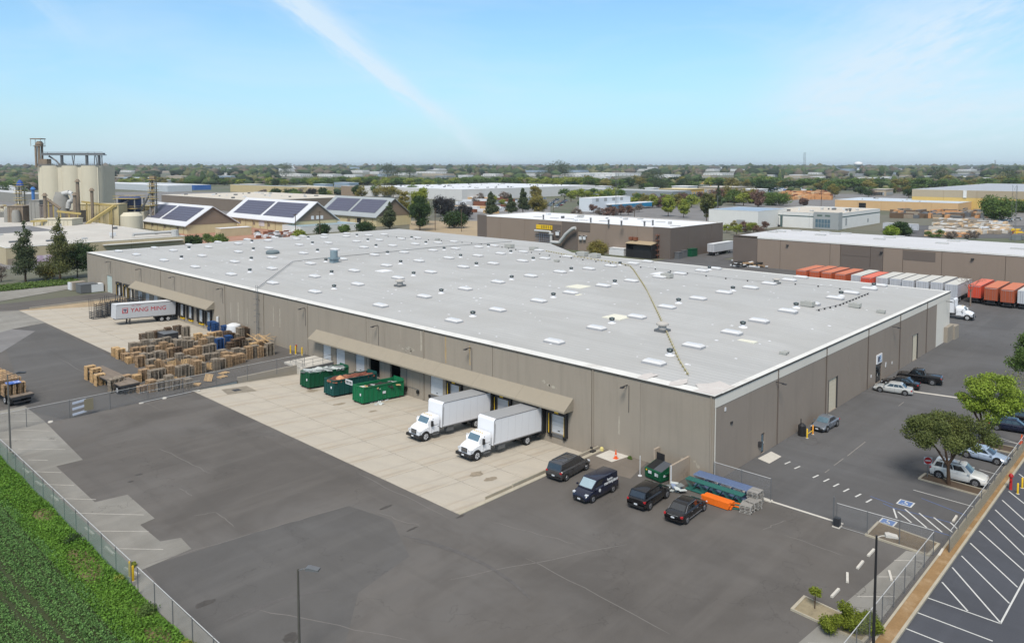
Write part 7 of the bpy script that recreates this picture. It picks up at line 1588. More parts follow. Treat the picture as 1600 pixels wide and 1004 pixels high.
# long low halls at the left foreground
t, w_, d_, H_ = bld('factory_hall', 'long cream factory hall with a white roof behind the trees on the left', 'building', (10, 414), 387, -160, 287, M('wall_cream11', D(188, 174, 144), var=.1, s1=.2), M('roof_white11', D(198, 194, 186), var=.2, s1=.06, s2=.5, col2=D(178, 172, 164), s3=.03), 16, par=.15, vents=26, wm2=None)
addbox(t, 'lower_wall', M('wall_dirty', D(150, 138, 122), var=.15, s1=.4), .3, w_, -.25, -.1, -.05, 1.8); addbox(t, 'roof_patch', M('roof_dark11', D(120, 120, 122), var=.1), w_ * .02, w_ * .55, d_ * .32, d_ * .5, H_ - .14, H_ - .10); addbox(t, 'awning', mRoofEdge, w_ * .5, w_ * .98, -1.6, -.1, H_ - 1.3, H_ - 1.1)
b = MB(); b.tube([(w_ * .72, 6, H_ + .4), (w_ * .72, 6, H_ + 1.2), (w_ * .98, 6, H_ + 1.2), (w_ * 1.02, 6, H_ - 2)], .5, 8); b.cyl((w_ * .96, 3, H_ - 1), (w_ * .96, 3, H_ + 2.0), 1.2, n=10); obj('duct', b, mGalv, t)
mGraf = M('graffiti', D(196, 172, 192), var=.2, s1=.8, col2=D(214, 208, 208), s3=.8); addbox(t, 'graffiti', mGraf, ony(57, 400, t.location[1])[0] - t.location[0], ony(80, 400, t.location[1])[0] - t.location[0], -.3, -.26, .3, 2.2)
bld('factory_hall', 'white roofed hall at the left edge below the silos', 'building', (-60, 352), 338, -400, 70, M('wall_w12', D(196, 192, 184)), M('roof_w12', D(214, 214, 214), var=.08, s1=.05), None, par=.1, vents=8)
bld('factory_hall', 'grey roofed hall at the left edge with an arched ridge line', 'building', (40, 318), 303, -300, 70, M('wall_w13', D(150, 148, 140)), M('roof_w13', D(190, 192, 192), var=.08, s1=.05), None, par=.1, vents=8)
# reddish open yard behind the back edge with the bluish low roof
bld('low_shed', 'long low pale blue roofed shed at the foot of the solar gable barns', 'shed', (470, 366), 354, 440, 560, mWG, M('roof_bluegreen', D(150, 172, 182), rough=.5, var=.08), None, par=.1)
bld('low_shed', 'small tan shed with a white canopy roof between the first two gable barns', 'shed', (345, 370), 357, 335, 392, M('wall_cream14', D(196, 180, 146)), mRoofW, None, par=.1)

# ---- gable barns with solar arrays
mBarn = wall('barn_cream', D(206, 192, 152), 44, .6); mGab = M('barn_gable_shingle', D(136, 120, 104), var=.08, s1=.5, s2=6)
mPV = M('solar_cells', D(90, 91, 108), rough=.5, var=.05, spec=.3); mBarnR = M('barn_roof_white', D(214, 216, 220), rough=.55, var=.05, s1=.2); mBarnR2 = M('barn_roof_grey', D(160, 166, 168), rough=.6, var=.06, s1=.2)
def barn(label, P, eave, xl, xr, ridge, rm, arrays=((.06, .48), (.52, .94))):
    x0, y0 = gp(*P); ze = hgt((x0, y0), eave); x1 = ony(xr, 340, y0)[0]; y1 = onx(xl, 340, x0)[0]; w_, d_ = x1 - x0, y1 - y0; zr = hgt((x0 + w_ / 2, y0), ridge)
    t = thing('gable_barn', label, 'barn', 'gable barns with solar roofs', (x0, y0, 0))
    b = MB(); b.box(0, .3, .3, d_, -.05, ze - .35); b.box(w_ - .3, w_, .3, d_, -.05, ze - .35); b.box(0, w_, d_ - .3, d_, -.05, ze - .35); b.box(0, w_, 0, .3, -.05, ze - .35); obj('wall', b, mBarn, t)
    b = MB(); b.prism([(0.05, ze - .35), (w_ / 2, zr - .35), (w_ - .05, ze - .35)], -.12, .12, 'y'); b.prism([(0.05, ze - .35), (w_ / 2, zr - .35), (w_ - .05, ze - .35)], d_ - .2, d_, 'y'); obj('gable_wall', b, mGab, t)
    b = MB(); o_ = 1.0; sl = (zr - ze) / (w_ / 2)
    for s in (0, 1):
        xa, xb = (-o_, w_ / 2) if s == 0 else (w_ + o_, w_ / 2); za = ze - sl * o_; k = len(b.v)
        b.v += [(xa, -o_, za), (xb, -o_, zr), (xb, d_ + o_, zr), (xa, d_ + o_, za), (xa, -o_, za - .35), (xb, -o_, zr - .34), (xb, d_ + o_, zr - .34), (xa, d_ + o_, za - .35)]
        for q in ((0, 1, 2, 3), (7, 6, 5, 4), (0, 4, 5, 1), (2, 6, 7, 3), (3, 7, 4, 0)): b.f.append(tuple(k + u_ for u_ in q)); b.m.append(0)
    rf = obj('roof', b, rm, t)
    for a, c_ in arrays:
        n = 7
        b = MB()
        for r_ in range(6):
            f0, f1 = .12 + .74 * r_ / 6, .12 + .74 * (r_ + 1) / 6 - .008
            b.quad((w_ / 2 * f0, d_ * a, ze + (zr - ze) * f0 + .22), (w_ / 2 * f1, d_ * a, ze + (zr - ze) * f1 + .22), (w_ / 2 * f1, d_ * c_, ze + (zr - ze) * f1 + .22), (w_ / 2 * f0, d_ * c_, ze + (zr - ze) * f0 + .22))
        obj('solar_array', b, mPV, rf)
    b = MB()
    for k in range(int(d_ / 7)): y_ = 3 + k * 7; b.box(-.25, 0, y_ - .1, y_ + .1, 0, ze - .4)
    obj('buttress', b, mBrownT, t)
    for k in range(0, int(d_ / 14)):
        addbox(t, 'vent_window', mGab, -.06, -.01, 8 + k * 14, 10.5 + k * 14, 1.4, 2.8)
    return t, w_, d_, ze, zr
barn('leftmost gable barn with one dark solar array showing, beside the yellow plant', (292, 366), 350.5, 205, 370, 322, mBarnR)
t, w_, d_, ze, zr = barn('middle gable barn with two solar arrays on a bright white roof', (461, 363), 345, 355, 527, 315, mBarnR)
for k, (f, z) in enumerate(((.40, .3), (.52, .35), (.62, .3))): addbox(t, 'louvre', mWhiteM, w_ * f - .7, w_ * f + .7, -.2, -.12, ze + .2, ze + 1.8)
addbox(t, 'wall_sign', M('sign_pale', D(214, 206, 206)), -.12, -.02, d_ * .42, d_ * .50, 1.2, ze - 1.2)
t, w_, d_, ze, zr = barn('rightmost gable barn with two solar arrays on a grey roof, behind the dark conical tree', (588, 354), 337, 500, 642, 309.5, mBarnR2)
addbox(t, 'doorway', mBlack, -.15, -.02, onx(564, 345, t.location[0])[0] - t.location[1], onx(558, 345, t.location[0])[0] - t.location[1], 0, 3.6)
# ---- grain plant
mSilo = wall('silo_concrete', D(212, 204, 182), 55, .6); mPlantY = M('plant_yellow', D(192, 170, 108), rough=.7, var=.2, s1=.3); mPlantR = M('plant_rust', D(138, 124, 108), rough=.9, var=.3, s1=.6); mPlantG = M('plant_grey', D(150, 148, 142), var=.15, s1=.4)
def at_d(px, dist): return scr(px, dist)
SD = 470.0
t = thing('grain_silo_block', 'tall cream concrete silo block with a rooftop conveyor bridge and headhouse tower at the left', 'silo', None, (*at_d(115, SD), 0))
ux, uy = _rt[0], _rt[1]; vx, vy = math.cos(HEAD), math.sin(HEAD); S_ = SD * math.cos(R(30)) / FPX * 1.0
dep = (np.array(at_d(115, SD)) - _c[:2]) @ np.array([vx, vy]); mpp = dep / FPX
def off(px, back=0.0): a = (px - 115) * mpp; return a * ux + back * vx, a * uy + back * vy
ztop = 29.7
for px, r_, bk in ((64, 9, 3), (84, 17, 0), (115, 17, 0), (145, 17, 0)):
    x, y = off(px, bk); b = MB(); b.cyl((x, y, -.1), (x, y, ztop), r_ * mpp, n=40); obj('silo', b, mSilo, t, smooth=30)
x, y = off(115, 5); b = MB(); b.box(-46 * mpp, 44 * mpp, -8.9, 8, 0, ztop - .2); b.xf(Matrix.Translation((x, y, 0)) @ Matrix.Rotation(math.atan2(uy, ux), 4, 'Z')); obj('infill_wall', b, mSilo, t)
b = MB(); b.box(-48 * mpp, 46 * mpp, -13 * mpp, -12.6 * mpp, ztop - .1, ztop + .5)
for k in range(30): xx = -48 * mpp + k * 94 * mpp / 29; b.box(xx - .06, xx + .06, -13 * mpp, -12.7 * mpp, ztop, ztop + 1.1)
b.box(-48 * mpp, 46 * mpp, -13 * mpp, -12.8 * mpp, ztop + 1.0, ztop + 1.1); b.xf(Matrix.Rotation(math.atan2(uy, ux), 4, 'Z')); obj('roof_railing', b, mGalvD, t)
RZ = Matrix.Rotation(math.atan2(uy, ux), 4, 'Z')
def L0(px): return (px - 115) * mpp
def zq(py): return 30 + (258 - py) * mpp
b = MB(); b.box(L0(68), L0(163), -1.2, 1.2, zq(241.5), zq(239)); b.box(L0(68), L0(165), -1.4, 1.4, zq(243), zq(241.8))
for px in (97, 136, 155): b.box(L0(px) - .3, L0(px) + .3, -1, 1, ztop, zq(242))
for px, dx in ((115, 5), (115, -5), (147, 4), (152, -5), (159, 2), (160, -2)): b.tube([(L0(px + dx * .4), 0, zq(242)), (L0(px), 0, ztop)], .22, 5)
for px in (77, 140, 150): b.box(L0(px) - .1, L0(px) + .1, -1.3, -1.2, zq(241), zq(238))
b.box(L0(70), L0(163), -1.4, -1.3, zq(237.9), zq(237.5)); b.tube([(L0(77), 0, zq(244)), (L0(88), 0, zq(251)), (L0(93), 0, zq(257))], .45, 6); b.xf(RZ); obj('conveyor_bridge', b, mGalvD, t)
b = MB()
for px in (59, 64.5): 
    for yy in (-1.2, 1.2): b.box(L0(px) - .4, L0(px) + .4, yy - .4, yy + .4, ztop - 1, zq(227))
b.box(L0(56), L0(69), -2, 2, zq(229), zq(228)); b.lathe([(1.7, 0), (2.0, 1.0), (1.2, 2.4)], (L0(63), 0, zq(228)), 12)
for px in (53, 68): b.box(L0(px) - .1, L0(px) + .1, -2, -1.9, zq(229), zq(217.5)); b.box(L0(px) - .1, L0(px) + .1, 1.9, 2, zq(229), zq(217.5))
b.box(L0(52), L0(69), -2.2, 2.2, zq(218), zq(216.5)); b.box(L0(66), L0(77), -2, 2, ztop, zq(248.5)); b.xf(RZ); obj('headhouse_tower', b, mPlantR, t)
# lower plant pieces, each a thing of its own
def place(px, py=None, dist=None):
    if dist: return at_d(px, dist)
    return gp(px, py)
def framed(name, label, px, dist, wpx, ytop, ybot, m, floors=4, cat='tower', m2=None, rail=True):
    x, y = at_d(px, dist); dp = (np.array((x, y)) - _c[:2]) @ np.array([vx, vy]); mp = dp / FPX; t = thing(name, label, cat, None, (x, y, 0), math.atan2(uy, ux)); h = 30 + (258 - ytop) * mp; w_ = wpx * mp / 2
    for sx in (-1, 1):
        for sy in (-1, 1): b = MB(); b.box(sx * w_ - .22, sx * w_ + .22, sy * w_ - .22, sy * w_ + .22, 0, h); obj('leg', b, m2 or mPlantG, t)
    for k in range(floors):
        z = h * (.35 + .65 * (k + 1) / floors); b = MB(); b.box(-w_ - .8, w_ + .8, -w_ - .8, w_ + .8, z - .3, z - .1)
        for sx in (-1, 1): b.box(sx * (w_ + .8) - .05, sx * (w_ + .8) + .05, -w_ - .8, w_ + .8, z + .9, z + 1.05)
        for sy in (-1, 1): b.box(-w_ - .8, w_ + .8, sy * (w_ + .8) - .05, sy * (w_ + .8) + .05, z + .9, z + 1.05)
        obj('platform', b, m, t)
    b = MB()
    for k in range(floors * 2): z0, z1 = h * k / (floors * 2), h * (k + 1) / (floors * 2); b.tube([(-w_ if k % 2 else w_, -w_, z0), (w_ if k % 2 else -w_, -w_, z1)], .12, 4)
    obj('bracing', b, mPlantG, t); return t, h, w_, mp
t, h, w_, mp = framed('elevator_tower', 'slender yellow and rust elevator tower right of the silo block', 238, 400, 7, 280, 352, mPlantY, 5); b = MB(); b.box(-w_ * .6, w_ * .6, -w_ * .6, w_ * .6, h * .2, h); b.box(-w_ * 1.1, w_ * 1.1, -1.2, 1.2, h, h + 1.6); obj('elevator_leg', b, mPlantR, t)
b = MB(); b.tube([(-w_, 0, h - 6), (-22 * mp, 0, h - 16)], .5, 6); b.tube([(0, 0, h - 18), (18 * mp, 0, 3)], .25, 6); obj('spout', b, mGalvD, t)
t, h, w_, mp = framed('blue_topped_tower', 'rusty tower with a small blue top at the far left', 30, 430, 8, 290, 340, mPlantY, 4); b = MB(); b.lathe([(w_ * 1.3, 0), (w_ * 1.0, 1.6), (.3, 2.8)], (0, 0, h), 10); obj('cap', b, M('cap_blue', D(60, 90, 160)), t)
t, h, w_, mp = framed('process_deck', 'yellow railed process deck with blue cyclones right of the silo block', 201, 405, 30, 309, 350, mPlantY, 2)
for k in range(4):
    b = MB(); xx = -w_ * .75 + k * w_ * .5; b.lathe([(1.0, 0), (1.9, 3.4), (1.9, 6.5), (1.0, 7.4)], (xx, 0, h - 6.5), 12); obj('cyclone', b, M('cyclone_blue', D(70, 84, 120), var=.2), t, smooth=40)
b = MB(); b.cyl((-w_ * .4, -w_, 0), (-w_ * .4, -w_, 6), 3.6, n=20); obj('tank', b, mSilo, t)
b = MB(); b.box(-w_ * 1.6, w_ * 1.5, -1, w_, 0, h * .55); obj('bin_wall', b, mSilo, t)
for i, (px, dist, r_, ytop, m, lb) in enumerate(((94, 385, 11, 300, mPlantG, 'grey cyclone tank with a curved silver duct in front of the silos'), (203, 375, 16, 332, mSilo, 'squat cream tank in front of the process deck'), (9, 400, 5, 325, mPlantG, 'grey tank at the left edge below the blue-topped tower'), (22, 395, 6, 328, mPlantG, 'second grey tank left of the concrete bins'))):
    x, y = at_d(px, dist); mp = ((np.array((x, y)) - _c[:2]) @ np.array([vx, vy])) / FPX; h = 30 + (258 - ytop) * mp; t = thing('process_tank', lb, 'tank', None, (x, y, 0), math.atan2(uy, ux)); b = MB(); b.lathe([(r_ * mp, 0), (r_ * mp, h * .85), (r_ * mp * .7, h)], n=20); obj('shell', b, m, t, smooth=40)
    if i == 0:
        b = MB(); b.tube([(0, -1, h - 1)] + [(r_ * mp * (1.0 + .9 * math.sin(R(a))) , -1, h - 2.2 + 2.2 * math.cos(R(a)) ) for a in (20, 50, 80, 110, 140, 165)] + [(r_ * mp * 1.1, -1, h - 7)], 1.05, 10); obj('duct', b, mGalv, t, smooth=40)
for i, (xl, xr, yt, dist, m, lb) in enumerate(((120, 190, 319, 400, M('corrugated_cream', D(200, 186, 146), var=.12, s1=.5), 'row of cream corrugated bins below the silos'), (52, 68, 313, 395, mPlantG, 'grey concrete block in front of the silo block, left part'), (68, 92, 320, 390, M('plant_dark', D(116, 108, 104), var=.15), 'darker grey shed in front of the silo block'), (18, 42, 322, 400, mPlantR, 'rust brown bin block left of the silo block'), (100, 124, 330, 385, mPlantR, 'rust stained conveyor housing below the cyclone tank'), (60, 118, 342, 370, mSilo, 'low cream annex in front of the plant'), (176, 240, 322, 420, M('plant_olive', D(150, 138, 100), var=.2, s1=.3), 'olive brown bins behind the process deck'))):
    x, y = at_d((xl + xr) / 2, dist); mp = ((np.array((x, y)) - _c[:2]) @ np.array([vx, vy])) / FPX; h = 30 + (258 - yt) * mp; hw = (xr - xl) / 2 * mp; t = thing('plant_block', lb, 'plant building', None, (x, y, 0), math.atan2(uy, ux)); b = MB(); b.box(-hw, hw, -4, 4, 0, h); obj('shell', b, m, t); b = MB()
    for k in range(int(hw * 2 / 1.6)): xx = -hw + .8 + k * 1.6; b.box(xx - .12, xx + .12, -4.15, -4, 0, h)
    b.box(-hw - .2, hw + .2, -4.3, 4.2, h, h + .3); obj('ribs', b, m, t)
# sloping yellow conveyors
for a, c_, da, dc, r_, lb in (((128, 353), (176, 322), 370, 375, .75, 'sloping yellow conveyor below the silos'), ((125, 315), (180, 322), 392, 392, .6, 'level yellow gantry along the top of the cream bins'), ((86, 330), (124, 334), 372, 372, .6, 'yellow pipe gantry below the cyclone tank'), ((70, 310), (92, 326), 380, 378, .7, 'dark sloping chute left of the cyclone tank'), ((44, 346), (80, 344), 368, 368, .5, 'orange brown conveyor low at the left of the plant')):
    P = []
    for (px, py), ds in ((a, da), (c_, dc)):
        x, y = at_d(px, ds); mp = ((np.array((x, y)) - _c[:2]) @ np.array([vx, vy])) / FPX; P.append((x, y, 30 + (258 - py) * mp))
    t = thing('conveyor', lb, 'conveyor', None, (0, 0, 0)); b = MB(); b.cyl(P[0], P[1], r_, n=4); obj('gallery', b, mPlantY if 'dark' not in lb else mPlantR, t); b = MB()
    for f in (.15, .5, .85): q = Vector(P[0]).lerp(Vector(P[1]), f); b.box(q.x - .2, q.x + .2, q.y - .2, q.y + .2, 0, q.z)
    obj('trestle', b, mPlantY, t)
for px, dist, yt, lb in ((120, 380, 284, 'narrow rust steel stack with a bright cap in front of the silos'), (142, 382, 298, 'short dark vent stack against the third silo'), (68, 372, 306, 'dark steel mast left of the cyclone tank'), (115, 376, 305, 'rust orange post left of the narrow stack'), (50, 420, 296, 'blue stack at the left side of the silo block')):
    x, y = at_d(px, dist); mp = ((np.array((x, y)) - _c[:2]) @ np.array([vx, vy])) / FPX; h = 30 + (258 - yt) * mp; b = MB(); b.cyl((0, 0, 0), (0, 0, h), 1.1 if 'narrow' in lb else .6, .7, 8); b.cyl((0, 0, h), (0, 0, h + 1.2), 1.3, .5, 8); tagp(obj('vent_stack', b, M('stack_blue', D(70, 120, 180)) if 'blue' in lb else mPlantR, None, (x, y, 0)), lb, 'stack')

# ---- masts, water tower
def mast(px, py, top, w_, label, m=mGalvD, dist=None):
    x, y = gp(px, py) if not dist else at_d(px, dist); mp = ((np.array((x, y)) - _c[:2]) @ np.array([vx, vy])) / FPX; h = 30 + (258 - top) * mp if top < 258 else hgt((x, y), top); t = thing('lattice_mast', label, 'mast', None, (x, y, 0)); b = MB(); n = max(6, int(h / 3))
    c3 = [(w_ * math.cos(R(a)), w_ * math.sin(R(a))) for a in (90, 210, 330)]; r_ = max(.05, mp * .13)
    for i in range(3): b.cyl((*c3[i], 0), (*c3[i], h), r_, n=4)
    obj('legs', b, m, t); b = MB()
    for k in range(n):
        for i in range(3): j = (i + 1) % 3; b.cyl((*c3[i], h * k / n), (*c3[j], h * (k + 1) / n), r_ * .6, n=3)
    obj('lattice', b, m, t)
mast(963, 362, 262, .7, 'thin lattice mast standing behind the centre brown warehouse')
mast(1583, 388, 289, .9, 'lattice mast at the right edge behind the long brown warehouse')
mast(1257, 300, 238, 2.6, 'tall radio mast rising above the right horizon', dist=1900)
mast(1555, 300, 250, 1.6, 'faint distant mast near the right edge of the horizon', dist=2200)
x, y = at_d(1341, 2600); t = thing('water_tower', 'pale mushroom shaped water tower on the right horizon', 'water tower', None, (x, y, 0)); b = MB(); b.cyl((0, 0, 0), (0, 0, 26), 5, 3.4, 16); obj('stem', b, mWhiteM, t); b = MB(); b.lathe([(3.4, 24), (13, 31), (13.5, 35), (9, 39), (1, 41)], n=24); obj('tank', b, mWhiteM, t, smooth=60)
for px, py, top, lb in ((1121, 336, 306, 'tall grey lamp post left of the white and grey warehouse'), (865, 333, 318, 'black yard pole right of the twin conifers'), (721, 362, 327, 'dark wooden pole behind the back corner of the big roof'), (680, 360, 325, 'dark slim pole right of the dark evergreen'), (991, 362, 328, 'dark slim pole behind the centre brown warehouse'), (1283, 322, 296, 'dark post in the lumber yard'), (500, 368, 330, 'slim pole in front of the middle gable barn'), (462, 366, 334, 'slim dark pole at the left of the middle gable barn gable')):
    x, y = gp(px, py); h = hgt((x, y), top); b = MB(); b.cyl((0, 0, 0), (0, 0, h), .16, n=6); b.box(-.9, .9, -.08, .08, h - .5, h - .3); tagp(obj('utility_pole', b, mGalvD if 'lamp' in lb else M('pole_wood', D(90, 76, 62)), None, (x, y, 0)), lb, 'pole')

# ---- middle distance: paved lots, lumber, parked vehicles
def lot(px0, px1, py0, py1, m, z=.0, name='paved_lot'):
    P = [gp(px0, py1), gp(px1, py1), gp(px1, py0), gp(px0, py0)]; poly(name, P, z - .03, m)
lot(1380, 1620, 352, 372, mLot); lot(1150, 1420, 303, 328, mRoad); lot(900, 1200, 322, 345, mRoad, .004); lot(690, 860, 318, 350, mRoad, .008); lot(640, 790, 345, 372, M('dry_ground', D(168, 150, 122), var=.2, s1=.05), .012); lot(1500, 1640, 330, 352, mRoad, .002); lot(280, 470, 352, 392, M('red_ground', D(168, 128, 108), var=.2, s1=.1), .006)
lot(-200, 60, 300, 420, mRoad, .001); lot(180, 420, 300, 352, mRoad, -.004)
mRail = M('far_road', D(150, 148, 144), var=.1)
r_ = random.Random(77)
def pile(label, n, x0, x1, y0, y1, mats, sx, sy, sz, zmax, name='lumber_pile', cat='lumber'):
    b = MB()
    for i in range(n):
        x, y = gp(r_.uniform(x0, x1), r_.uniform(y0, y1)); s = len(b.v); h = r_.uniform(.4, 1) * zmax; b.box(-sx, sx, -sy, sy, 0, h, r_.randint(0, len(mats) - 1)); b.xf(Matrix.Translation((x, y, 0)) @ Matrix.Rotation(r_.choice((0, 1.57)) + r_.gauss(0, .05), 4, 'Z'), s)
    tagp(obj(name, b, mats), label, cat, kind='stuff')
mLum = M('lumber_orange', D(206, 152, 104), var=.2); mLum2 = M('lumber_tan', D(214, 184, 146), var=.15)
pile('stacked orange lumber in the yard left of the peach warehouse', 150, 1222, 1296, 302, 312, [mLum, mLum, mLum2, mRust], 4, 1.6, 1, 3.6)
pile('blue wrapped goods in rows behind the orange lumber', 60, 1196, 1270, 295, 300, [M('wrap_blue', D(110, 130, 170)), mWhiteM], 6, 3, 1, 3.5, 'wrapped_goods', 'goods')
pile('log and timber heaps in front of the peach warehouse', 150, 1395, 1545, 331, 341, [mWoodD, mWoodG, mLum, mGalvD], 3.5, .8, 1, 3.0, 'timber_heap', 'timber')
pile('rows of pale pipes and boards at the right above the long brown roof', 170, 1460, 1575, 344, 366, [mWhiteM, mWoodG, mConcL, mLum2], 3.2, .7, 1, 1.6, 'pipe_heap', 'pipes'); pile('orange boards laid out right of the dark lot', 90, 1455, 1510, 362, 370, [mLum, mLum2, mWoodG], 2.6, .6, 1, 1.1)
pile('yellow machines and boards at the right edge behind the mast', 24, 1585, 1600, 362, 376, [mYellow, mRust, mJunkG], 1.6, 1.2, 1, 2.2, 'yard_machines', 'machines')
pile('stacked rail cars and goods left of the big conifers', 60, 722, 800, 308, 333, [mWhiteM, mRust, mJunkG, mPeach], 6, 1.4, 1, 3.2, 'stored_goods', 'goods')
pile('clutter of small tanks and steel in the reddish yard behind the roof edge', 70, 400, 470, 364, 374, [mRust, mWhiteM, mJunkG], 1.0, .5, 1, 1.6, 'yard_clutter', 'clutter')
pile('machinery clutter around the grain plant', 420, -20, 250, 338, 356, [mPlantY, mPlantR, mPlantG, mGalvD, mSilo, mSilo], 1.5, 1.1, 1, 8.5, 'plant_clutter', 'machinery')
pile('white piles and barrels left of the plant', 60, -20, 50, 348, 366, [mWhiteM, mPlantG, mPlantR], 1.6, 1.2, 1, 2.6, 'barrels', 'barrels')
# distant cars
cb = MB(); cb.box(-2.2, 2.2, -.9, .9, .25, .85); cb.loft([[(-1.6, -.82, .85), (1.2, -.82, .85), (1.2, .82, .85), (-1.6, .82, .85)], [(-1.1, -.68, 1.42), (.6, -.68, 1.42), (.6, .68, 1.42), (-1.1, .68, 1.42)]], 1); cb.cyl((-1.35, -.92, .32), (-1.35, .92, .32), .32, n=10, m=2); cb.cyl((1.35, -.92, .32), (1.35, .92, .32), .32, n=10, m=2)
cms = [cb.mesh('distant_car', [p_, mGlass, mTyre]) for p_ in (pWhite, pSilver, pBlack, pGrey, paintm('paint_red', (150, 40, 40)), pIce)]; cn = ['white', 'silver', 'black', 'grey', 'red', 'pale blue']
for (px0, py0, px1, py1, n, where, az_) in ((857, 322, 872, 312, 16, 'in the lot right of the yellow green tree in the centre', 0), (870, 324, 884, 314, 12, 'in the second aisle of the centre lot', 0), (760, 316, 850, 311, 9, 'along the long white warehouse', 1), (1540, 347, 1590, 344, 4, 'in the yard left of the right mast', 1), (985, 321, 1030, 320, 6, 'along the street behind the white two-storey building', 1), (1190, 352, 1240, 355, 3, 'beside the white and grey warehouse', 1)):
    for k in range(n):
        f = k / max(1, n - 1); x, y = gp(px0 + (px1 - px0) * f, py0 + (py1 - py0) * f); i = r_.randint(0, 5); o = link('distant_car', cms[i], None, (x + r_.gauss(0, .5), y + r_.gauss(0, .5), 0), (0, 0, R(90) * az_ + r_.gauss(0, .05))); tagp(o, '%s car %s' % (cn[i], where), 'car', 'cars ' + where)
# ---- distant roofs: (left px, right px, base row, rows high, colour)
FAR = [(430, 470, 268, 6, 'w'), (448, 476, 264, 6, 'w'), (495, 535, 276, 4, 'w'), (537, 566, 277, 5, 'w'), (548, 578, 270, 5, 'w'), (578, 600, 272, 5, 'w'), (590, 612, 276, 3, 'b'), (616, 652, 274, 4, 'w'), (650, 700, 271, 3, 'w'), (590, 622, 268, 3, 'b'), (660, 712, 275, 3, 't'), (716, 740, 278, 3, 'w'), (873, 930, 276, 5, 'w'), (900, 1003, 275, 5, 'w'), (860, 880, 278, 3, 't'), (1019, 1064, 277, 4, 'w'), (1030, 1060, 281, 4, 'w'), (1098, 1148, 274, 4, 'w'), (1095, 1120, 278, 4, 't'), (1196, 1214, 277, 4, 'w'), (1232, 1262, 277, 5, 'w'), (1225, 1270, 279, 3, 't'), (1266, 1296, 281, 4, 'w'), (1316, 1326, 275, 4, 'w'), (1335, 1380, 283, 6, 'w'), (1378, 1395, 281, 4, 'w'), (1434, 1460, 280, 3, 'w'), (1470, 1500, 283, 4, 'w'), (1497, 1520, 281, 3, 'w'), (1530, 1560, 284, 5, 'w'), (1405, 1430, 278, 3, 't'), (180, 260, 284, 6, 'b'), (260, 300, 280, 3, 't'), (175, 205, 277, 4, 't'), (340, 362, 274, 2, 'w'), (0, 40, 300, 5, 'w'), (1050, 1090, 300, 3, 'w'), (1092, 1165, 302, 6, 't'), (1030, 1100, 306, 5, 'o'), (1008, 1030, 303, 6, 'w'), (1160, 1200, 306, 6, 'w'), (1365, 1396, 306, 4, 't'), (375, 415, 296, 5, 't'), (545, 562, 300, 5, 'g'), (1065, 1088, 293, 5, 'o'), (1093, 1122, 292, 5, 'o'), (930, 955, 300, 4, 'w'), (802, 832, 262, 7, 'g'), (490, 520, 296, 4, 'b'), (522, 560, 293, 4, 'b')]
for k in range(64):
    a = r_.uniform(180, 1590); base = r_.choice((263, 265, 267, 269, 272, 275, 279, 283, 287)) + r_.random(); wd = r_.uniform(14, 46) * (1 if base < 275 else 1.3)
    if all(abs(base - f[2]) > 2.2 or a > f[1] + 3 or a + wd < f[0] - 3 for f in FAR): FAR.append((a, a + wd, base, r_.uniform(2.5, 4.5), r_.choice('wwwwtbg')))
fm = {'w': (M('far_wall_white', D(232, 232, 230)), M('far_roof_white', D(240, 240, 240))), 'b': (M('far_wall_blue', D(150, 170, 190)), M('far_roof_blue', D(190, 204, 214))), 't': (M('far_wall_tan', D(190, 174, 150)), M('far_roof_tan', D(196, 190, 180))), 'g': (M('far_wall_grey', D(130, 138, 144)), M('far_roof_grey', D(176, 180, 182))), 'o': (M('far_wall_ochre', D(206, 168, 92)), M('far_roof_ochre', D(214, 196, 150)))}
fc = {'w': 'white', 'b': 'pale blue', 't': 'tan', 'g': 'grey', 'o': 'ochre'}
CLEAR = []
for i, (a, c_, base, hh, k) in enumerate(FAR):
    x0, y0 = gp(a + (c_ - a) * .6, base); mp = ((np.array((x0, y0)) - _c[:2]) @ np.array([vx, vy])) / FPX; H2 = max(6, hh * mp * .75); x1 = ony(c_, 280, y0)[0]; y1 = onx(a, 280, x0)[0]; w_, d_ = x1 - x0, y1 - y0; _d = math.hypot(x0 - _c[0], y0 - _c[1]); CLEAR.append((math.degrees(math.atan((a - 803) / FPX)), math.degrees(math.atan((c_ - 797) / FPX)), _d, min(d_, 200)))
    side = 'left' if a < 533 else 'centre' if a < 1066 else 'right'
    t = thing('distant_building', '%s flat-roofed building far off in the %s distance among the trees' % (fc[k], side), 'building', '%s buildings in the %s distance' % (fc[k], side), (x0, y0, 0)); b = MB(); b.box(0, w_, 0, d_, 0, H2); obj('walls', b, fm[k][0], t); b = MB(); b.box(-.5, w_ + .5, -.5, d_ + .5, H2, H2 + .5); obj('roof', b, fm[k][1], t); b = MB()
    for q in range(6): b.box(w_ * (.1 + q * .15), w_ * (.1 + q * .15) + 3, -.2, -.05, .5, H2 * .6); b.box(-.2, -.05, d_ * (.1 + q * .15), d_ * (.1 + q * .15) + 3, .5, H2 * .6)
    obj('openings', b, mGG, t)['kind'] = 'stuff'

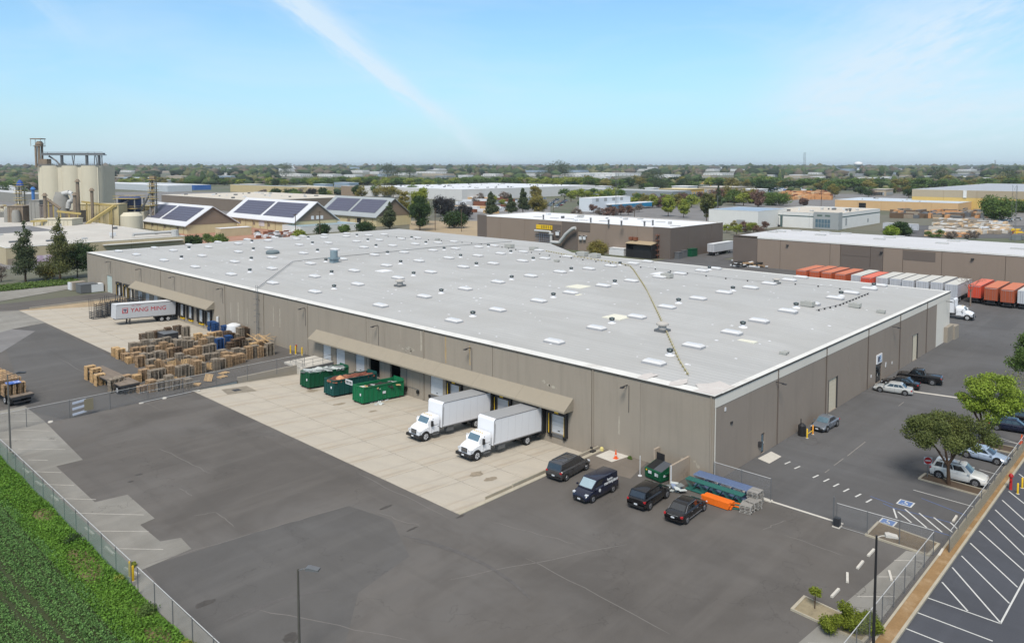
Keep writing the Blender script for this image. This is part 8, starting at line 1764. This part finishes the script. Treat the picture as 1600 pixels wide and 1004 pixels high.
# ---- trees of the middle distance, one by one
def belt(px0, px1, py, n, hh, kinds, where, jit=2.0, wf=(1, 1.5)):
    for k in range(n):
        px = px0 + (px1 - px0) * (k + r_.random()) / n; x, y = gp(px, py + r_.gauss(0, jit)); h = r_.uniform(*hh); bgtree(x, y, h, r_.choice(kinds), where, r_.uniform(*wf))
belt(880, 975, 313, 11, (8, 12), 'gss', 'around the low grey building in the centre', 1.5)
belt(985, 1120, 322, 16, (6, 10), 'rrogs', 'in the red leafed hedge right of the white two-storey building', 4)
belt(900, 1000, 336, 12, (4, 7), 'rrb', 'along the street behind the centre brown warehouse', 4)
belt(1110, 1190, 318, 10, (9, 14), 'osrg', 'behind the white and grey warehouse', 4)
belt(1130, 1200, 362, 7, (4, 6), 'sro', 'beside the gap between the two brown warehouses', 5)
belt(1340, 1420, 306, 8, (7, 10), 'brd', 'behind the peach warehouse', 3)
belt(1440, 1530, 374, 6, (3, 4.5), 'gb', 'behind the ridge of the long brown warehouse', 1)
belt(400, 520, 306, 9, (6, 11), 'sbdg', 'behind the gable barns', 4)
belt(555, 660, 308, 6, (8, 13), 'oog', 'before the long white warehouse', 3)
belt(735, 800, 318, 5, (6, 9), 'bso', 'by the stored goods left of the conifers', 4)
belt(280, 330, 380, 4, (3, 4.5), 'gd', 'behind the back left edge of the big roof', 2)
belt(1010, 1080, 296, 8, (10, 15), 'dgc', 'in front of the ochre rail cars', 3)
belt(1290, 1440, 300, 14, (8, 13), 'gdo', 'around the far lumber yard', 5)
belt(1520, 1640, 322, 6, (8, 12), 'gg', 'behind the big olive green tree at the right', 3)
belt(0, 55, 300, 6, (9, 14), 'dg', 'left of the silo block', 3, (1.2, 1.6))
belt(180, 480, 289, 34, (9, 13), 'gsdo', 'in the long green belt at the left', 1.5, (1.5, 2.1))
belt(480, 900, 290, 58, (11, 14), 'gggss', 'in the long green belt in the centre', 1.5, (1.6, 2.2))
belt(880, 1210, 292, 44, (10, 15), 'ggdso', 'in the long green belt right of centre', 2.5, (1.6, 2.2))
belt(1180, 1640, 296, 52, (11, 16), 'ggdo', 'in the long green belt at the right', 2.5, (1.6, 2.2))
for px, base, top, lb in ((606, 278, 258.5, 'a'), (618, 278, 262, 'b'), (640, 277, 261, 'c'), (447, 276, 258, 'd'), (860, 276, 259, 'e'), (874, 275, 255, 'f'), (883, 276, 258, 'g'), (841, 282, 270, 'h'), (853, 282, 269, 'i'), (1014, 290, 270, 'j'), (1030, 288, 271, 'k'), (1072, 272, 264, 'l'), (1082, 272, 263, 'm'), (1470, 290, 265, 'n'), (1575, 292, 266, 'o'), (538, 266, 256, 'p')):
    x, y = gp(px, base); h = max(12, (hgt((x, y), top) if top > 259 else 30 + (258.5 - top) * ((np.array((x, y)) - _c[:2]) @ np.array([vx, vy])) / FPX)); bgtree(x, y, min(h, 36), 'c', 'standing tall over the distant roofs', 1.0 + .5 * r_.random())

# ---- the forest city to the horizon: tens of thousands of crowns, one mass per distance band
ico = None
def far_forest(name, n, d0, d1, hmin, hmax, seed, cols, gap=0.0, wide=1.0, pw=1.0, avoid=True):
    import bmesh
    g = np.random.default_rng(seed)
    me = bpy.data.meshes.new('t'); bm = bmesh.new(); bmesh.ops.create_icosphere(bm, subdivisions=2 if d0 < 1500 else 1, radius=1); bv = np.array([v.co[:] for v in bm.verts]); bf = np.array([[v.index for v in f.verts] for f in bm.faces]); bm.free(); bpy.data.meshes.remove(me)
    dist = d0 + (d1 - d0) * g.random(n) ** pw; ang = HEAD + (g.random(n) - .5) * R(82); X = _c[0] + dist * np.cos(ang); Y = _c[1] + dist * np.sin(ang)
    cl = np.sin(X * .011 + seed) + np.sin(Y * .013 + X * .004) + np.sin((X - Y) * .006 + 2); keep = (cl > -1.9 + gap) ; X, Y, dist = X[keep], Y[keep], dist[keep]; n = len(X)
    if avoid:
        az_ = np.degrees(HEAD - np.arctan2(Y - _c[1], X - _c[0])); keep = np.ones(len(X), bool)
        for a0, a1, dd, dw in CLEAR: keep &= ~((az_ > a0) & (az_ < a1) & (dist > dd * .52) & (dist < dd + dw))
        X, Y, dist = X[keep], Y[keep], dist[keep]; n = len(X)
    H = hmin + (hmax - hmin) * g.random(n) ** 2.2; W = H * (.38 + .35 * g.random(n)) * wide; con = g.random(n) < .12; W[con] *= .45; H[con] *= 1.35
    V = bv[None] * (1 + g.normal(size=(n, len(bv), 1)) * .17); V = V * np.stack([W, W, H * .42], 1)[:, None]; V[:, :, 2] += (H * .52)[:, None]; V[:, :, 0] += X[:, None]; V[:, :, 1] += Y[:, None]
    F = (bf[None] + (np.arange(n) * len(bv))[:, None, None]).reshape(-1, 3); mi = np.repeat(g.integers(0, len(cols), n), len(bf))
    o = link(name, np_mesh(name, V.reshape(-1, 3), F, cols, mi)); return tagp(o, None, None, None, 'stuff')
def ff(n, c): return M(n, c, rough=.9, var=.25, s1=.12, s2=.9, spec=.1, island=.5)
fcols = [ff('far_crown_green', D(82, 96, 62)), ff('far_crown_dark', D(52, 64, 48)), ff('far_crown_olive', D(104, 104, 74)), ff('far_crown_brown', D(104, 96, 84)), ff('far_crown_green2', D(68, 84, 54))]
def crowns(name, lines, seed, label):
    import bmesh
    g = np.random.default_rng(seed); bm = bmesh.new(); bmesh.ops.create_icosphere(bm, subdivisions=2, radius=1); bv = np.array([v.co[:] for v in bm.verts]); bf = np.array([[v.index for v in f.verts] for f in bm.faces]); bm.free(); P = []
    for px0, px1, py, n, h0, h1, j in lines:
        for _ in range(n): x, y = gp(g.uniform(px0, px1), py + g.normal() * j); P.append((x, y, g.uniform(h0, h1)))
    P = np.array(P); n = len(P); H = P[:, 2]; W = H * g.uniform(.45, .75, n)
    V = bv[None] * (1 + g.normal(size=(n, len(bv), 1)) * .20) * np.stack([W, W, H * .5], 1)[:, None]; V[:, :, 0] += P[:, 0][:, None]; V[:, :, 1] += P[:, 1][:, None]; V[:, :, 2] += (H * .45)[:, None]
    F = (bf[None] + (np.arange(n) * len(bv))[:, None, None]).reshape(-1, 3); o = link(name, np_mesh(name, V.reshape(-1, 3), F, fcols, np.repeat(g.integers(0, 5, n), len(bf)))); tagp(o, label, 'trees', None, 'stuff')
crowns('street_planting', [(-60, 480, 286, 260, 6, 10, 1.2), (480, 900, 287, 260, 7, 11, 1.0), (880, 1210, 288, 190, 7, 11, 1.5), (1180, 1680, 290, 260, 7, 12, 2.0), (1180, 1440, 298, 60, 4, 7, 1.5), (500, 700, 303, 40, 4, 7, 1.0), (990, 1110, 315, 60, 3, 6, 3), (1120, 1200, 312, 40, 3, 6, 3), (-60, 60, 290, 120, 8, 13, 3), (1430, 1680, 286, 120, 7, 12, 1.5), (900, 1030, 318, 40, 3, 5, 2)], 21, 'low mixed planting and street trees filling in between the distant buildings')
for a in (far_forest('tree_belt', 2600, 1150, 1900, 7, 16, 1, fcols, .6, 1.2), far_forest('distant_forest', 15000, 1900, 3600, 9, 24, 2, fcols, .1, 1.4), far_forest('distant_forest', 26000, 3500, 9000, 12, 32, 3, fcols, -3, 2.4, .8)):
    a['label'] = 'tree covered city stretching away to the horizon'; a['category'] = 'trees'
hzb = MB(); hzb.box(-1500, 14000, -9000, 14000, -1.5, 62); hz_ = bpy.data.materials.new('haze'); hz_.use_nodes = True; _t = hz_.node_tree; _t.nodes.remove(_t.nodes['Principled BSDF']); _v = _t.nodes.new('ShaderNodeVolumePrincipled')
_v.inputs['Color'].default_value = (.86, .94, 1, 1); _v.inputs['Density'].default_value = .00007; _v.inputs['Anisotropy'].default_value = .3; _t.links.new(_v.outputs[0], _t.nodes['Material Output'].inputs['Volume'])
tagp(obj('haze', hzb, hz_), 'thin blue air haze over the whole plain', 'haze', kind='stuff')
print('objects', len(bpy.data.objects))
